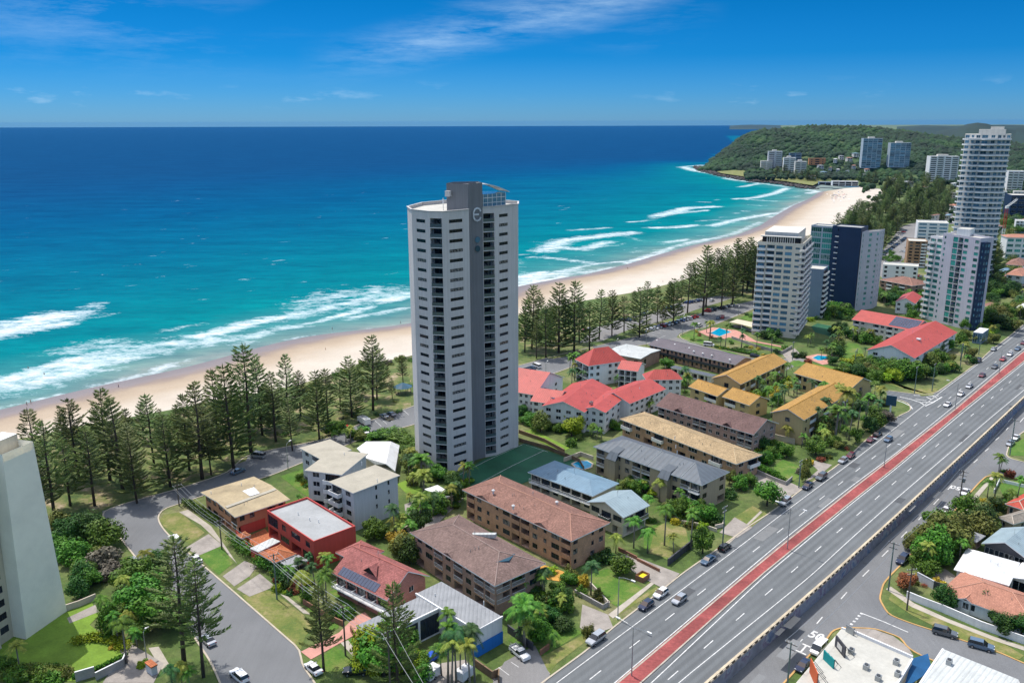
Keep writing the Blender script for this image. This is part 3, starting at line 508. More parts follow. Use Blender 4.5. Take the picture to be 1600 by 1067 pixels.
# park grass
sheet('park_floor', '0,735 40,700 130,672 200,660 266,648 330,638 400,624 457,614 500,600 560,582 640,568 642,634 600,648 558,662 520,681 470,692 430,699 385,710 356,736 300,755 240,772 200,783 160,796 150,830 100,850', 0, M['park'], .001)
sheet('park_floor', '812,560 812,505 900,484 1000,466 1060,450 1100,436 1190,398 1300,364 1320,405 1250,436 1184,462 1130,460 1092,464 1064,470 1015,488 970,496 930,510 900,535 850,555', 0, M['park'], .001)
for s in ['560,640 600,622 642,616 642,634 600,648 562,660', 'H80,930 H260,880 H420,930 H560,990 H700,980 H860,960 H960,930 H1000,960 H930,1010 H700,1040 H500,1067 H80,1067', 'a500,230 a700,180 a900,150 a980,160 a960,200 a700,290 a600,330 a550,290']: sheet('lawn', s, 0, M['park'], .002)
for s in ['a625,430 a640,410 a700,400 a800,480 a740,525 a690,490 a640,455', 'b320,725 b400,700 b440,710 b560,800 b600,850 b570,880 b550,935 b430,840 b350,760', 'e360,425 e440,375 e470,392 e415,455', 'e415,445 e485,400 e500,410 e430,462', 'y1240,1020 d0,0', 'd520,815 d700,700 d690,690 d515,800', 'd130,1010 d250,960 d400,880 d420,900 d300,990 d270,1030', 'p120,870 p370,980 p440,975 p480,930 p400,930 p250,930 p140,900', 'f470,740 f560,800 f700,870 f830,930 f980,975 f1000,960 f900,900 f760,850 f640,800 f560,760 f490,700']:
    z = ZW if s[0] == 'f' else 0
    if s[0] != 'y': sheet('verge', s, z, M['lawn_dry'], .012)
for s in ['b150,570 b240,530 b285,600 b230,645 b180,600', 'b280,680 b345,650 b352,658 b290,685', 'b610,990 b680,920 b750,985 b640,1030', 'b500,715 b540,710 b640,800 b590,790', 'b650,840 b690,825 b700,850 b670,868', 'b725,905 b770,885 b800,940 b770,945', 'c20,1010 c80,930 c120,990 c60,1025', 'c100,900 c140,890 c160,940 c130,930',
          'b470,260 b560,230 b660,300 b640,370 b560,330', 'b660,710 b700,700 b760,760 b770,800 b740,790', 'd430,640 d500,620 d640,700 d540,770 d480,740 d430,700', 'd110,900 d290,800 d400,870 d250,960 d215,950', 'd640,470 d700,440 d800,470 d830,530 d740,590 d640,540', 'L640,340 L750,280 L1000,340 L1050,560 L800,700 L560,640', 'N290,640 N380,580 N520,640 N560,720 N470,780 N300,700',
          'A580,900 A760,830 A880,960 A1000,1010 A1300,1060 A1200,1100 A900,1000 A700,960', 'B480,430 B600,400 B900,500 B1230,560 B1280,610 B1100,610 B700,510', 'r660,560 r760,490 r900,520 r960,620 r980,720 r760,740 r620,720', 'r0,740 r400,800 r700,850 r960,1000 r1240,1067 r900,1067 r400,900 r0,790', 'B1330,750 B1500,740 B1600,800 B1440,830', 'A1260,690 A1330,640 A1460,620 A1460,700 A1340,720', 'f900,290 f1000,270 f1000,330 f920,340', 'f940,150 f1000,110 f1000,180 f950,180']:
    z = ZW if s[0] == 'f' else 0
    sheet('lawn', s, z, M['lawn'] if s[0] not in 'NdL' else M['lawn_dry'] if s[0] == 'L' else M['lawn'], .016)
for s in ['a0,810 a90,905 a240,800 a350,740 a390,800 a350,840 a440,905 a520,935 a300,1060 a0,1060', 'c300,290 c350,270 c420,330 c340,330', 'd160,90 d210,80 d350,150 d320,165', 'h45,690 h120,680 h310,790 h270,800']: sheet('lawn', s, 0, M['lawn_bright'], .02)
for s in ['b75,400 b110,390 b200,455 b260,540 b300,600 b270,570 b235,520 b160,450', 'b470,720 b500,730 b590,800 b560,795', 'c80,910 c110,900 c155,960 c150,985', 'u0,730', 'y1420,1060', 'e300,560 e470,395 e478,400 e420,455 e320,550', 'd500,800 d700,650 d708,656 d520,815', 'a580,930 a620,925 a670,1010 a640,1030', 'f750,395 f870,262 f882,268 f770,405', 'f460,700 f560,770 f700,830 f880,900 f1000,940 f1000,925 f880,885 f700,815 f570,755 f480,690', 'N420,1067']:
    if s.count(' ') > 2: sheet('footpath', s, ZW if s[0] == 'f' else 0, M['concrete'], .024)
for s in ['b100,540 b190,485 b245,530 b150,570', 'b245,650 b330,590 b380,610 b350,650 b290,690', 'b300,700 b390,640 b450,690 b350,730', 'd570,560 d780,640 d720,700 d640,660 d520,580', 'e180,480', 'e310,480 e370,420 e440,460 e380,500', 'd400,760 d500,800 d520,850 d440,880 d390,850', 'e450,240 e600,290 e640,310 e560,350 e450,290', 'N150,760 N300,800 N500,880 N430,930 N330,960', 'N580,570 N830,630 N760,690 N640,760 N560,800 N700,680', 'x880,960 x1290,740 x1450,800 x1597,960 x1300,1150 x1000,1100', 'x100,890 x300,850 x640,800 x700,920 x600,1100 x100,1100', 'a420,860 a640,990 a600,1067 a400,1067 a480,960', 'O760,330 O1080,180 O1120,260 O790,390', 'c330,370 c520,300 c560,350 c400,500 c340,480', 'f620,660 f690,620 f760,670 f700,700', 'k790,330 k860,300 k900,340 k830,380', 'j750,400 j830,390 j1050,400 j1250,470 j1400,580 j1450,660 j900,460']:
    if s.count(' ') > 2: sheet('driveway', s, ZW if s[0] in 'fj' else 0, M['drive'], .028)
sheet('driveway', 'b550,945 b700,870 b760,810 b800,790 b840,830 b760,880 b590,975', 0, M['pink'], .032)
sheet('forecourt', 'd0,1000', 0, M['pink'], 0) if 0 else None
sheet('forecourt_paving', 'c720,985 c840,920 c900,1040 c830,1130 c640,1130', 0, M['asphalt3'], .034)
sheet('ochre_court', 'd200,590 d350,640 d310,670 d240,660 d230,620', .0, M['ochpave'], .04)
sheet('pool_terrace', 'B100,340 B300,280 B620,320 B700,350 B900,470 B1250,540 B1280,600 B1230,550 B900,490 B520,420 B460,440 B220,400', 0, M['pink'], .03)
sheet('pool_terrace', 'r150,690 r330,650 r520,670 r540,720 r470,790 r400,800 r250,740', 0, M['pink'], .03)
sheet('tennis_court', '702,748 760,716 820,692 860,706 905,722 850,742 800,762 760,775', 0, M['court'], .030)
sheet('tennis_court', 'r240,270 r330,225 r520,260 r680,320 r560,420 r300,350', 0, M['court'], .03)
sheet('tennis_court', '1549,468 1556,460 1610,466 1620,484 1580,480', ZW, M['court'], .03)
LN = MB(); P = pts('706,748 762,719 818,694 856,706'); strip(LN, P, .12, .09); strip(LN, pts('740,760 800,728 850,704'), .12, .09); struct('court_line', LN, M['paint'])
# parking bay lines
LN = MB()
for i in range(13):
    a = g((1003+i*7.3, 534-i*3.3)); c = a+Vector((-3.8, 3.4)); strip(LN, [a, c], .12, .014)
for i in range(6):
    a = g((596+i*8.5, 666-i*3.6)); c = g((586+i*8.5, 657-i*3.6)); strip(LN, [a, c], .12, .014)
for s in ['x1010,890 x1130,980', 'x1150,830 x1240,890']: strip(LN, pts(s), .12, .095)
strip(LN, pts('1080,522 1110,508 1170,485'), .12, .014); strip(LN, pts('1010,537 1040,524'), .12, .014)
struct('bay_line', LN, M['paint'])
# pools
def pool(label, s, cat='swimming pool'):
    P = pts(s); c = sum(P, Vector((0, 0)))/len(P); t = thing('swimming_pool', label, cat, (c.x, c.y, 0)); Lp = [p-c for p in P]
    b_ = MB(); b_.prism(Lp, .02, .09, 0); b_.build('water', M['pool'], t)
    b_ = MB(); cl = Lp+[Lp[0]]; strip(b_, cl, .5, .03, 0, .12); b_.build('coping', M['creamwall'], t)
pool('kidney shaped pool with fence behind the blue-grey roofed house', 'd358,212 d385,200 d420,200 d440,212 d435,226 d405,235 d372,226')
pool('large rectangular pool on a pink terrace beside the cream tower', 'B255,365 B385,290 B560,345 B400,408')
pool('shaded free-form pool in the gardens before the red-roofed resort', 'r255,705 r330,670 r500,685 r490,715 r400,740 r330,740')
pool('courtyard pool inside the white red-roofed resort', 'h320,455 h400,438 h470,450 h540,460 h480,478 h380,476')
pool('small resort pool right of the courtyard palms', 'h405,440 h440,432 h470,442 h430,452') if 0 else None
# ------------------------------------------------------------- headland and far hills
def hill(name, cols, m, z0=0):
    "cols: (photo column, crest distance m, crest height m, foot distance m)"
    me_v = []; K = 14; cols2 = []
    for a, b in zip(cols, cols[1:]):
        for k in range(4): cols2.append([a[i]+(b[i]-a[i])*k/4 for i in range(4)])
    cols2.append(list(cols[-1]))
    for px, D, hz, Df in cols2:
        r = (g((px, 400))).normalized()
        for j in range(K+1):
            t = j/10
            if t <= 1: d = Df+(D-Df)*t; z = z0+(hz-z0)*(sin(t*pi/2)**1.05)
            else: d = D+(D-Df)*(t-1)*1.5; z = hz-(hz-z0)*.8*(t-1)
            q = r*d; n_ = sin(q.x*.021)*sin(q.y*.017+1)+.6*sin(q.x*.05+2)*sin(q.y*.043)
            me_v.append((q.x, q.y, z+(n_*hz*.05 if .05 < t < .97 else 0)))
    W = K+1; fs = [(i*W+j, (i+1)*W+j, (i+1)*W+j+1, i*W+j+1) for i in range(len(cols2)-1) for j in range(K)]
    me = bpy.data.meshes.new(name); me.from_pydata(me_v, [], fs); me.polygons.foreach_set('use_smooth', [True]*len(fs)); me.materials.append(m)
    o = put(name, me); o['kind'] = 'structure'; return o, me_v, W
def hz_(py, D): return CH-(py-HY)*D/F/cos(PITCH)*1.0 if 0 else CH+D*math.tan(math.atan((533.5-py)/F)-PITCH)
m, nt, b = _nt('hill_scrub'); co = geo(nt)
a = ramp(nt, noise(nt, co, .02, 6, .7), [(.3, (.018, .045, .015)), (.5, (.035, .075, .018)), (.7, (.09, .11, .03))]); nt.links.new(a, b.inputs['Base Color']); setin(b, Roughness=.95)
cs = [(1088, 263.5, 1930), (1094, 258, 1960), (1102, 250, 1990), (1112, 241, 2020), (1124, 231, 2060), (1136, 222, 2100), (1148, 212, 2140), (1162, 206, 2160), (1180, 201, 2180), (1205, 198, 2200), (1250, 195, 2230), (1300, 196, 2250), (1350, 198, 2250), (1390, 202, 2200), (1430, 208, 2150), (1470, 213, 2150), (1500, 217, 2150), (1540, 218, 2200), (1600, 221, 2200), (1700, 224, 2200)]
foot = {1088: 1900, 1180: 1830, 1300: 1760, 1380: 1740, 1500: 1650, 1700: 1600}
def interp(x, d):
    ks = sorted(d)
    for a, b in zip(ks, ks[1:]):
        if a <= x <= b: return d[a]+(d[b]-d[a])*(x-a)/(b-a)
    return d[ks[-1]]
cols = [(px, D, hz_(py+5, D), interp(px, foot)) for px, py, D in cs]
HILL, hv, hW = hill('headland', cols, m)
M['hillscrub'] = m
def hill_z(px, py, base=0):
    "height of the land where the sight line of a survey point meets it"
    r = (g((px, 400))).normalized(); cc = sorted(cols)
    for a, b in zip(cc, cc[1:]):
        if a[0] <= px <= b[0]: k = (px-a[0])/(b[0]-a[0]); D, hz, Df = (a[i]+(b[i]-a[i])*k for i in (1, 2, 3)); break
    else: return base
    for z10 in range(0, 1000):
        z = z10/10; d = g((px, py), z).length; zh = 0 if d < Df else hz*sin(min(1, (d-Df)/(D-Df))*pi/2)**1.05
        if zh >= z and z > 0: continue
        if z == 0 and zh == 0: return base
        if zh < z: return max(base, z)
    return base
# forest canopy over the headland: far-off wood of individual crowns
def ico(sub=1):
    import bmesh
    bm = bmesh.new(); bmesh.ops.create_icosphere(bm, subdivisions=sub, radius=1); V = [tuple(v.co) for v in bm.verts]; Fc = [tuple(v.index for v in f.verts) for f in bm.faces]; bm.free(); return V, Fc
IV, IF = ico(1); IV2, IF2 = ico(2)
def blobs(name, spots, m, seed=1):
    rr = random.Random(seed); vs, fs = [], []
    for (x, y, z, r, hh) in spots:
        k = len(vs); a = rr.uniform(0, 6.28); ca, sa = cos(a), sin(a)
        for v in IV:
            s_ = r*rr.uniform(.72, 1.2); vs.append((x+(v[0]*ca-v[1]*sa)*s_, y+(v[0]*sa+v[1]*ca)*s_, z+v[2]*hh*rr.uniform(.8, 1.2)))
        fs += [tuple(k+i for i in f) for f in IF]
    me = bpy.data.meshes.new(name); me.from_pydata(vs, [], fs); me.materials.append(m); me.polygons.foreach_set('use_smooth', [True]*len(fs)); o = put(name, me); return o
rr = random.Random(3); spots = []
n_c = len(hv)//hW
GAP = [(E_, w_) for E_, w_ in []]
for i in range(n_c-1):
    for j in range(0, 12):
        a = Vector(hv[i*hW+j]); b2 = Vector(hv[(i+1)*hW+j]); c2 = Vector(hv[i*hW+j+1]); area = ((b2-a).length*(c2-a).length)
        for _ in range(int(area/70)+1):
            u_, v_ = rr.random(), rr.random(); p = a+(b2-a)*u_+(c2-a)*v_; px, py = prj(p.x, p.y, p.z)
            if 1195 < px < 1345 and py > 245 and rr.random() < .6: continue
            if 1110 < px < 1200 and py > 266: continue
            if px > 1350 and py > 262 and rr.random() < .5: continue
            r_ = rr.choice([rr.uniform(3.5, 7), rr.uniform(6, 12)]); spots.append((p.x, p.y, p.z-r_*.2, r_, r_*rr.uniform(.7, 1.05)))
m, nt, b = _nt('forest_canopy'); co = geo(nt)
a = ramp(nt, noise(nt, co, .011, 5, .65), [(.34, (.002, .020, .004)), (.48, (.007, .044, .007)), (.58, (.020, .078, .010)), (.70, (.065, .105, .018))]); k = ramp(nt, noise(nt, co, .12, 3, .7), [(.3, (.55,)*3), (.7, (1.4,)*3)])
nt.links.new(mix(nt, 1.0, a, k, 'MULTIPLY'), b.inputs['Base Color']); setin(b, Roughness=.8); bump(nt, b, noise(nt, co, .45, 4, .7), 1.0, 3.5)
M['canopy'] = m
tag(blobs('forest', spots, m), 'dense green forest covering the headland behind the beach', 'forest', kind='stuff')
# rocks along the foot of the headland
rk = []
P = dens([g(q, ZS) for q in '1092,262 1100,268 1127,275 1169,283 1225,289 1268,296'.split()], 260)
for p in P:
    for _ in range(3): rk.append((p.x+rr.uniform(-9, 14), p.y+rr.uniform(-4, 26), ZS+rr.uniform(0, 2.0), rr.uniform(1.6, 4), rr.uniform(1, 2.4)))
tag(blobs('rocks', rk, mat('dark_shore_rock', (.07, .06, .055), var=.4, scale=.1)), 'band of dark boulders along the foot of the headland', 'rocks', kind='stuff')
sheet('point_grass', '1120,268 1150,266 1200,269 1260,276 1285,283 1270,290 1225,283 1169,277 1127,271', .3, M['lawn_dry'], .1)
b_ = MB(); 
# far hills
fm_ = mat('far_hill_green', (.012, .034, .026), var=.3, scale=.003, fine=.02)
for nm, cc in [('far_hill', [(1440, 206, 3600), (1470, 201, 3600), (1485, 195.5, 3600), (1500, 193.5, 3600), (1515, 195, 3600), (1530, 199, 3600), (1560, 204, 3600)]), ('far_hill', [(1380, 199, 6000), (1420, 197, 6000), (1460, 198, 6000), (1540, 196.5, 6000), (1590, 197.5, 6000), (1700, 196, 6000)]), ('far_hill', [(1128, 197.4, 13000), (1145, 196.4, 13000), (1160, 196, 13000), (1180, 196.2, 13000), (1205, 197, 13000)]), ('far_hill', [(1500, 202, 4500), (1560, 199, 4500), (1600, 200, 4500), (1700, 200, 4500)])]:
    hill(nm, [(px, D, hz_(py, D), D*.86) for px, py, D in cc], fm_, -5)
# ------------------------------------------------------------- building kit
_wc = {}
def q5(x): return round(x/.1)*.1
def window_mesh(w, h, style):
    k = (q5(w), q5(h), style)
    if k in _wc: return _wc[k]
    w, h = k[0], k[1]; fr = {'b': M['brownmetal'], 'd': M['darkmetal']}.get(style[0], M['trim']); gl = {'g': M['gglass'], 'u': M['bglass']}.get(style[1:2], M['glass'])
    b = MB(); b.quad((-w/2, 0, -h/2), (w/2, 0, -h/2), (w/2, 0, h/2), (-w/2, 0, h/2), 0); f = .06
    for x0, x1, z0, z1 in ((-w/2, w/2, h/2-f, h/2), (-w/2, w/2, -h/2, -h/2+f), (-w/2, -w/2+f, -h/2+f, h/2-f), (w/2-f, w/2, -h/2+f, h/2-f)): b.box(((x0+x1)/2, -.02, (z0+z1)/2), (x1-x0, .05, z1-z0), 0, 1)
    n = max(1, int(w/1.1))
    for i in range(1, n+ (1 if w > 1 else 0)):
        b.box((-w/2+w*i/(n+(1 if w > 1 and n == 1 else 0)), -.02, 0), (.05, .045, h-2*f), 0, 1) if n > 1 or w > 1 else None
    _wc[k] = b.mesh('window', [gl, fr]); return _wc[k]
def balcony_mesh(w, dep, out, style):
    "slab, front rail or upstand and side rails; local y<0 is outside"
    k = ('bal', q5(w), q5(dep), q5(out), style)
    if k in _wc: return _wc[k]
    w = k[1]; b = MB(); y0, y1 = -out, dep-.02
    b.box((0, (y0+y1)/2, -.1), (w, y1-y0, .2), 0, 0)
    if style[0] == 's': b.box((0, y0+.06, .45), (w, .12, .9), 0, 0); 
    elif style[0] == 'g': b.box((0, y0+.04, .5), (w, .03, .9), 0, 1); b.box((0, y0+.04, 1.0), (w, .06, .06), 0, 2)
    else:
        b.box((0, y0+.04, 1.0), (w, .06, .07), 0, 2); b.box((0, y0+.04, .12), (w, .05, .05), 0, 2)
        n = int(w/.28)
        for i in range(n+1): b.box((-w/2+.02+(w-.04)*i/n, y0+.04, .55), (.035, .035, .85), 0, 2)
    if out > .3:
        for s in (-1, 1):
            if style[0] == 's': b.box((s*(w/2-.06), -out/2, .45), (.12, out-.1, .9), 0, 0)
            else: b.box((s*(w/2-.03), -out/2, .98), (.05, out, .06), 0, 2); b.box((s*(w/2-.03), -out/2, .5), (.03, out, .8), 0, 1 if style[0] == 'g' else 2) if style[0] == 'g' else None
    cm = {'w': M['trim'], 't': M['terwall'], 'k': M['lav']}.get(style[1:2], M['trim'])
    _wc[k] = b.mesh('balcony', [cm, M['railglass'], M['darkmetal'] if style[2:3] != 'w' else M['trim']]); return _wc[k]
TOK = dict(w=('win', .50, .50, .95, .52), W=('win', .76, .50, .85, .54), n=('win', .30, .42, 1.1, .45), s=('win', .50, .34, 1.0, .34), S=('win', .62, .32, 1.15, .28), v=('win', .22, .6, .7, .6), d=('win', .5, .8, .05, .8), G=('win', .9, .86, .1, .86), g=('dark', .82, .78, .05, .8), b=('bal', .86, 0, 0, 0), B=('pbal', .86, 0, 0, 0), T=('bal', .92, 0, 0, 0), x=('dark', .3, .4, 1.0, .4))
CAPM = {m_.name: mat(m_.name+'_ridge', c_, var=.15) for m_, c_ in ((M['tile_brown'], (.30, .22, .19)), (M['tile_terra'], (.45, .24, .17)), (M['tile_red'], (.45, .15, .12)), (M['tile_purple'], (.27, .18, .16)), (M['tile_tan'], (.52, .40, .24)), (M['tile_ochre'], (.50, .26, .05)), (M['tile_orange'], (.58, .24, .12)), (M['tile_pink'], (.55, .29, .20)))}
class _Cap(dict):
    def __missing__(s, k): return M['creamwall']
CAPM = _Cap(CAPM)
class Bld:
    def __init__(s, name, label, cat, at, z=0, group=None, short=None):
        p = g(at, z) if isinstance(at, str) else Vector(at); s.o = Vector((p.x, p.y)); s.z = z
        s.t = thing(name, label, cat, (p.x, p.y, z), 0, group)
        if short: landmark(at if isinstance(at, str) else prj(p.x, p.y, z+6), short)
    def part(s, mb, name, mats, parent=None): return mb.build(name, mats, parent or s.t)
    def facade(s, mb, P, Qq, z0, fh, rows, win='w_', bal='r', depth=1.6, out=1.1, slim=1.0):
        P, Qq = Vector(P[:2]), Vector(Qq[:2]); L = (Qq-P).length; d = (Qq-P)/L; n = Vector((d.y, -d.x)); ang = atan2(d.y, d.x)
        nf = len(rows)
        for r, pat in enumerate(rows):
            zb = z0+(nf-1-r)*fh[0] if isinstance(fh, tuple) else z0+(nf-1-r)*fh; H_ = fh[0] if isinstance(fh, tuple) else fh; zt = zb+H_
            if not pat: pat = '.'
            bw = L/len(pat)
            for i, ch in enumerate(pat):
                a, c = P+d*bw*i, P+d*bw*(i+1)
                if ch not in TOK: mb.wallq(a, c, zb, zt, 0); continue
                kind, wf, hf, sill, hh = TOK[ch]; ww = min(bw*wf, {'w': 2.0, 'n': 1.0, 'd': 2.2, 'v': .9, 'x': 1.0}.get(ch, 99)); x0, x1 = bw/2-ww/2, bw/2+ww/2
                if kind == 'win' or kind == 'dark':
                    hgt_ = H_*hh; lo = zb+min(sill, H_-hgt_-.12); hi = lo+hgt_; dp = .14 if kind == 'win' else 2.0
                elif kind == 'bal': lo, hi, dp = zb+.02, zt-.28, depth
                else: lo, hi, dp = zb+.1, zb+2.25, .12
                A1, B1 = P+d*(bw*i+x0), P+d*(bw*i+x1)
                mb.wallq(a, A1, zb, zt); mb.wallq(B1, c, zb, zt); mb.wallq(A1, B1, zb, lo); mb.wallq(A1, B1, hi, zt)
                Ai, Bi = A1-n*dp, B1-n*dp
                f3 = lambda p, z: (p.x, p.y, z)
                mb.quad(f3(A1, lo), f3(Ai, lo), f3(Ai, hi), f3(A1, hi)); mb.quad(f3(Bi, lo), f3(B1, lo), f3(B1, hi), f3(Bi, hi))
                mb.quad(f3(A1, lo), f3(B1, lo), f3(Bi, lo), f3(Ai, lo)); mb.quad(f3(Ai, hi), f3(Bi, hi), f3(B1, hi), f3(A1, hi))
                mid = (Ai+Bi)/2; w_ = (B1-A1).length
                if kind == 'dark': mb.quad(f3(Ai, lo), f3(Bi, lo), f3(Bi, hi), f3(Ai, hi), 1); continue
                if kind == 'bal':
                    mb.quad(f3(Ai, lo), f3(Bi, lo), f3(Bi, hi), f3(Ai, hi), 0); h2 = min(2.1, hi-lo-.1)
                    put('sliding_door', window_mesh(w_*.82, h2, 'd'+win[1:2]), s.t, (mid.x+n.x*.04, mid.y+n.y*.04, lo+h2/2+.02), ang)
                    q = (A1+B1)/2; put('balcony', balcony_mesh(w_+.02, .3, .12, bal), s.t, (q.x, q.y, lo), ang)
                elif kind == 'pbal':
                    put('sliding_door', window_mesh(w_*.8, hi-lo, 'd'+win[1:2]), s.t, (mid.x, mid.y, (lo+hi)/2), ang)
                    q = (A1+B1)/2; put('balcony', balcony_mesh(w_+.3, .02, out, bal), s.t, (q.x, q.y, zb+.08), ang)
                else: put('window', window_mesh(w_, hi-lo, win), s.t, (mid.x+n.x*.02, mid.y+n.y*.02, (lo+hi)/2), ang)
    def rect(s, A, B_, C_, z, rel=True):
        "three eave corners as surveyed at height z (left, near, right); squared up"
        zz_ = z+s.z; a, b, c = (g(q, zz_) if isinstance(q, str) else Vector(q) for q in (A, B_, C_))
        if (b-a).length >= (c-b).length:
            e = (b-a).normalized(); pr = Vector((-e.y, e.x)); dpt = (c-b).dot(pr); c = b+pr*dpt; dd_ = a+pr*dpt
        else:
            e = (c-b).normalized(); pr = Vector((-e.y, e.x)); dpt = (a-b).dot(pr); a = b+pr*dpt; dd_ = c+pr*dpt
        return [a-s.o, b-s.o, c-s.o, dd_-s.o]
    def wing(s, Rc, z, rows, fh, wall, roof, over=.6, rows1=None, win='w_', bal='r', z0=0, depth=1.6, out=1.1, far='', rows3=None):
        a, b, c, d = Rc; e = (b-a).normalized(); f = (c-b).normalized(); o = over
        W_ = [a+e*o+f*o, b-e*o+f*o, c-e*o-f*o, d+e*o-f*o]; mb = MB(); nf = len(rows); fh = fh or (z-z0)/nf
        base = z-nf*fh
        s.facade(mb, W_[0], W_[1], base, fh, rows, win, bal, depth, out)
        s.facade(mb, W_[1], W_[2], base, fh, rows1 or ['']*nf, win, bal, depth, out)
        if base > z0+.01: mb.wallq(W_[0], W_[1], z0, base); mb.wallq(W_[1], W_[2], z0, base)
        mb.wallq(W_[2], W_[3], z0, z); mb.wallq(W_[3], W_[0], z0, z)
        k = roof[0]
        if k == 'flat':   # ('flat', mat, parapet height)
            par = roof[2]; mb.wallq(W_[0], W_[1], z, z+par); mb.wallq(W_[1], W_[2], z, z+par); mb.wallq(W_[2], W_[3], z, z+par); mb.wallq(W_[3], W_[0], z, z+par)
            s.part(mb, 'wall', [wall, M['dark']])
            rb = MB()
            if par > .05:
                t_ = .25; I = [W_[0]+e*t_+f*t_, W_[1]-e*t_+f*t_, W_[2]-e*t_-f*t_, W_[3]+e*t_-f*t_]; rb.prism(I, z-.1, z+.04, 0)
                cp = MB(); L4 = W_+[W_[0]]
                for i in range(4):
                    p, q2, p2, q3 = W_[i], W_[(i+1) % 4], I[i], I[(i+1) % 4]; cp.quad((p.x, p.y, z+par), (q2.x, q2.y, z+par), (q3.x, q3.y, z+par), (p2.x, p2.y, z+par)); cp.wallq(q3, p2, z, z+par)
                s.part(cp, 'parapet', [roof[3] if len(roof) > 3 else wall])
            else: rb.prism(Rc, z+.003, z+.22, 1, 0)
            return s.part(rb, 'roof', [roof[1], M['trim']])
        pitch, rm = roof[1], roof[2]; axis_ = roof[3] if len(roof) > 3 else None
        La, Lb = (b-a).length, (c-b).length
        if axis_ is None: axis_ = 0 if La >= Lb else 1
        if axis_ == 1: a, b, c, d = b, c, d, a; La, Lb = Lb, La; e, f = (b-a).normalized(), (c-b).normalized()
        hh = Lb/2*pitch; zr = z+hh+.22; ze = z+.22; sl_ = sqrt((Lb/2)**2+hh**2); rb = MB()
        ins = min(Lb/2, La/2-.01) if k == 'hip' else 0.0
        r1, r2 = (a+d)/2+e*ins, (b+c)/2-e*ins; f3 = lambda p, z: (p.x, p.y, z)
        rb.quad(f3(a, ze), f3(b, ze), f3(r2, zr), f3(r1, zr), 0, [(0, 0), (La, 0), (La-ins, sl_), (ins, sl_)]); rb.quad(f3(c, ze), f3(d, ze), f3(r1, zr), f3(r2, zr), 0, [(0, 0), (La, 0), (La-ins, sl_), (ins, sl_)])
        if k == 'hip':
            rb.poly((f3(b, ze), f3(c, ze), f3(r2, zr)), 0, [(0, 0), (Lb, 0), (Lb/2, sl_)]); rb.poly((f3(d, ze), f3(a, ze), f3(r1, zr)), 0, [(0, 0), (Lb, 0), (Lb/2, sl_)])
        else:
            for p, q2, r in ((b, c, r2), (d, a, r1)):
                sg_ = e if r is r2 else -e; mb.poly((f3(p+ (q2-p).normalized()*o-sg_*o, z), f3(q2-(q2-p).normalized()*o-sg_*o, z), f3(r-sg_*o, zr-.25)), 0, [(0, 0), (Lb, 0), (Lb/2, hh)])
                rb.poly((f3(p, ze), f3(q2, ze), f3(r, zr)), 1) if 0 else None
            # verge undersides
            rb.quad(f3(b, ze), f3(b, z), f3(r2, zr-.22), f3(r2, zr), 1); rb.quad(f3(r2, zr), f3(r2, zr-.22), f3(c, z), f3(c, ze), 1)
            rb.quad(f3(d, ze), f3(d, z), f3(r1, zr-.22), f3(r1, zr), 1); rb.quad(f3(r1, zr), f3(r1, zr-.22), f3(a, z), f3(a, ze), 1)
            rb.quad(f3(a, z), f3(r1, zr-.22), f3(r2, zr-.22), f3(b, z), 1); rb.quad(f3(c, z), f3(r2, zr-.22), f3(r1, zr-.22), f3(d, z), 1)
        for p, q2 in ((a, b), (b, c), (c, d), (d, a)):
            if k == 'hip' or (p is a) or (p is c): rb.quad(f3(p, z), f3(q2, z), f3(q2, ze), f3(p, ze), 1)
        if k == 'hip': rb.quad(f3(d, z), f3(c, z), f3(b, z), f3(a, z), 1)
        s.part(mb, 'wall', [wall, M['dark']]); ro = s.part(rb, 'roof', [rm, roof[4] if len(roof) > 4 else M['trim']])
        if La > 9 and Lb > 6:
            rv = random.Random(int(La*100)); ml_ = MB()
            for _ in range(int(La/7)):
                t_, q_ = rv.uniform(.2, .8), rv.uniform(.25, .75); p = a+e*La*t_+f*Lb/2*q_; zz_ = ze+hh*q_; ml_.tube([(p.x, p.y, zz_-.1), (p.x, p.y, zz_+.55)], .07, 5)
            p = a+e*La*rv.uniform(.3, .7)+f*Lb*.5; ml_.tube([(p.x, p.y, zr-.1), (p.x, p.y, zr+1.6)], .03, 4)
            for k_ in range(4): ml_.box((p.x, p.y, zr+1.0+k_*.18), (.9-.15*k_, .03, .03), rv.uniform(0, .2)+TH)
            ml_.build('vent_pipe', M['metal'], ro)
        # ridge and hip caps
        if 'tile' in rm.name:
            cb = MB(); cb.tube([f3(r1, zr+.02), f3(r2, zr+.02)], .13, 5)
            if k == 'hip':
                for p, r in ((a, r1), (d, r1), (b, r2), (c, r2)): cb.tube([f3(p, ze+.02), f3(r, zr+.02)], .12, 5)
            cb.build('ridge_cap', CAPM[rm.name], ro)
        return ro
    def vent(s, at, z, kind='pipe'):
        p = g(at, z+s.z)-s.o; b = MB()
        if kind == 'whirly': b.tube([(p.x, p.y, z-.2), (p.x, p.y, z+.5)], .22, 8); b.tube([(p.x, p.y, z+.5), (p.x, p.y, z+.75), (p.x, p.y, z+1.0)], [.38, .45, .15], 10); s.part(b, 'vent', M['sheet_white'])
        elif kind == 'pipe': b.tube([(p.x, p.y, z-.2), (p.x, p.y, z+.8)], .1, 6); s.part(b, 'vent_pipe', M['trim'])
        elif kind == 'unit': b.box((p.x, p.y, z+.5), (1.1, .9, 1.0), TH); b.tube([(p.x, p.y, z+1.0), (p.x, p.y, z+1.12)], .35, 10, 1); s.part(b, 'rooftop_unit', [M['metal'], M['darkmetal']])
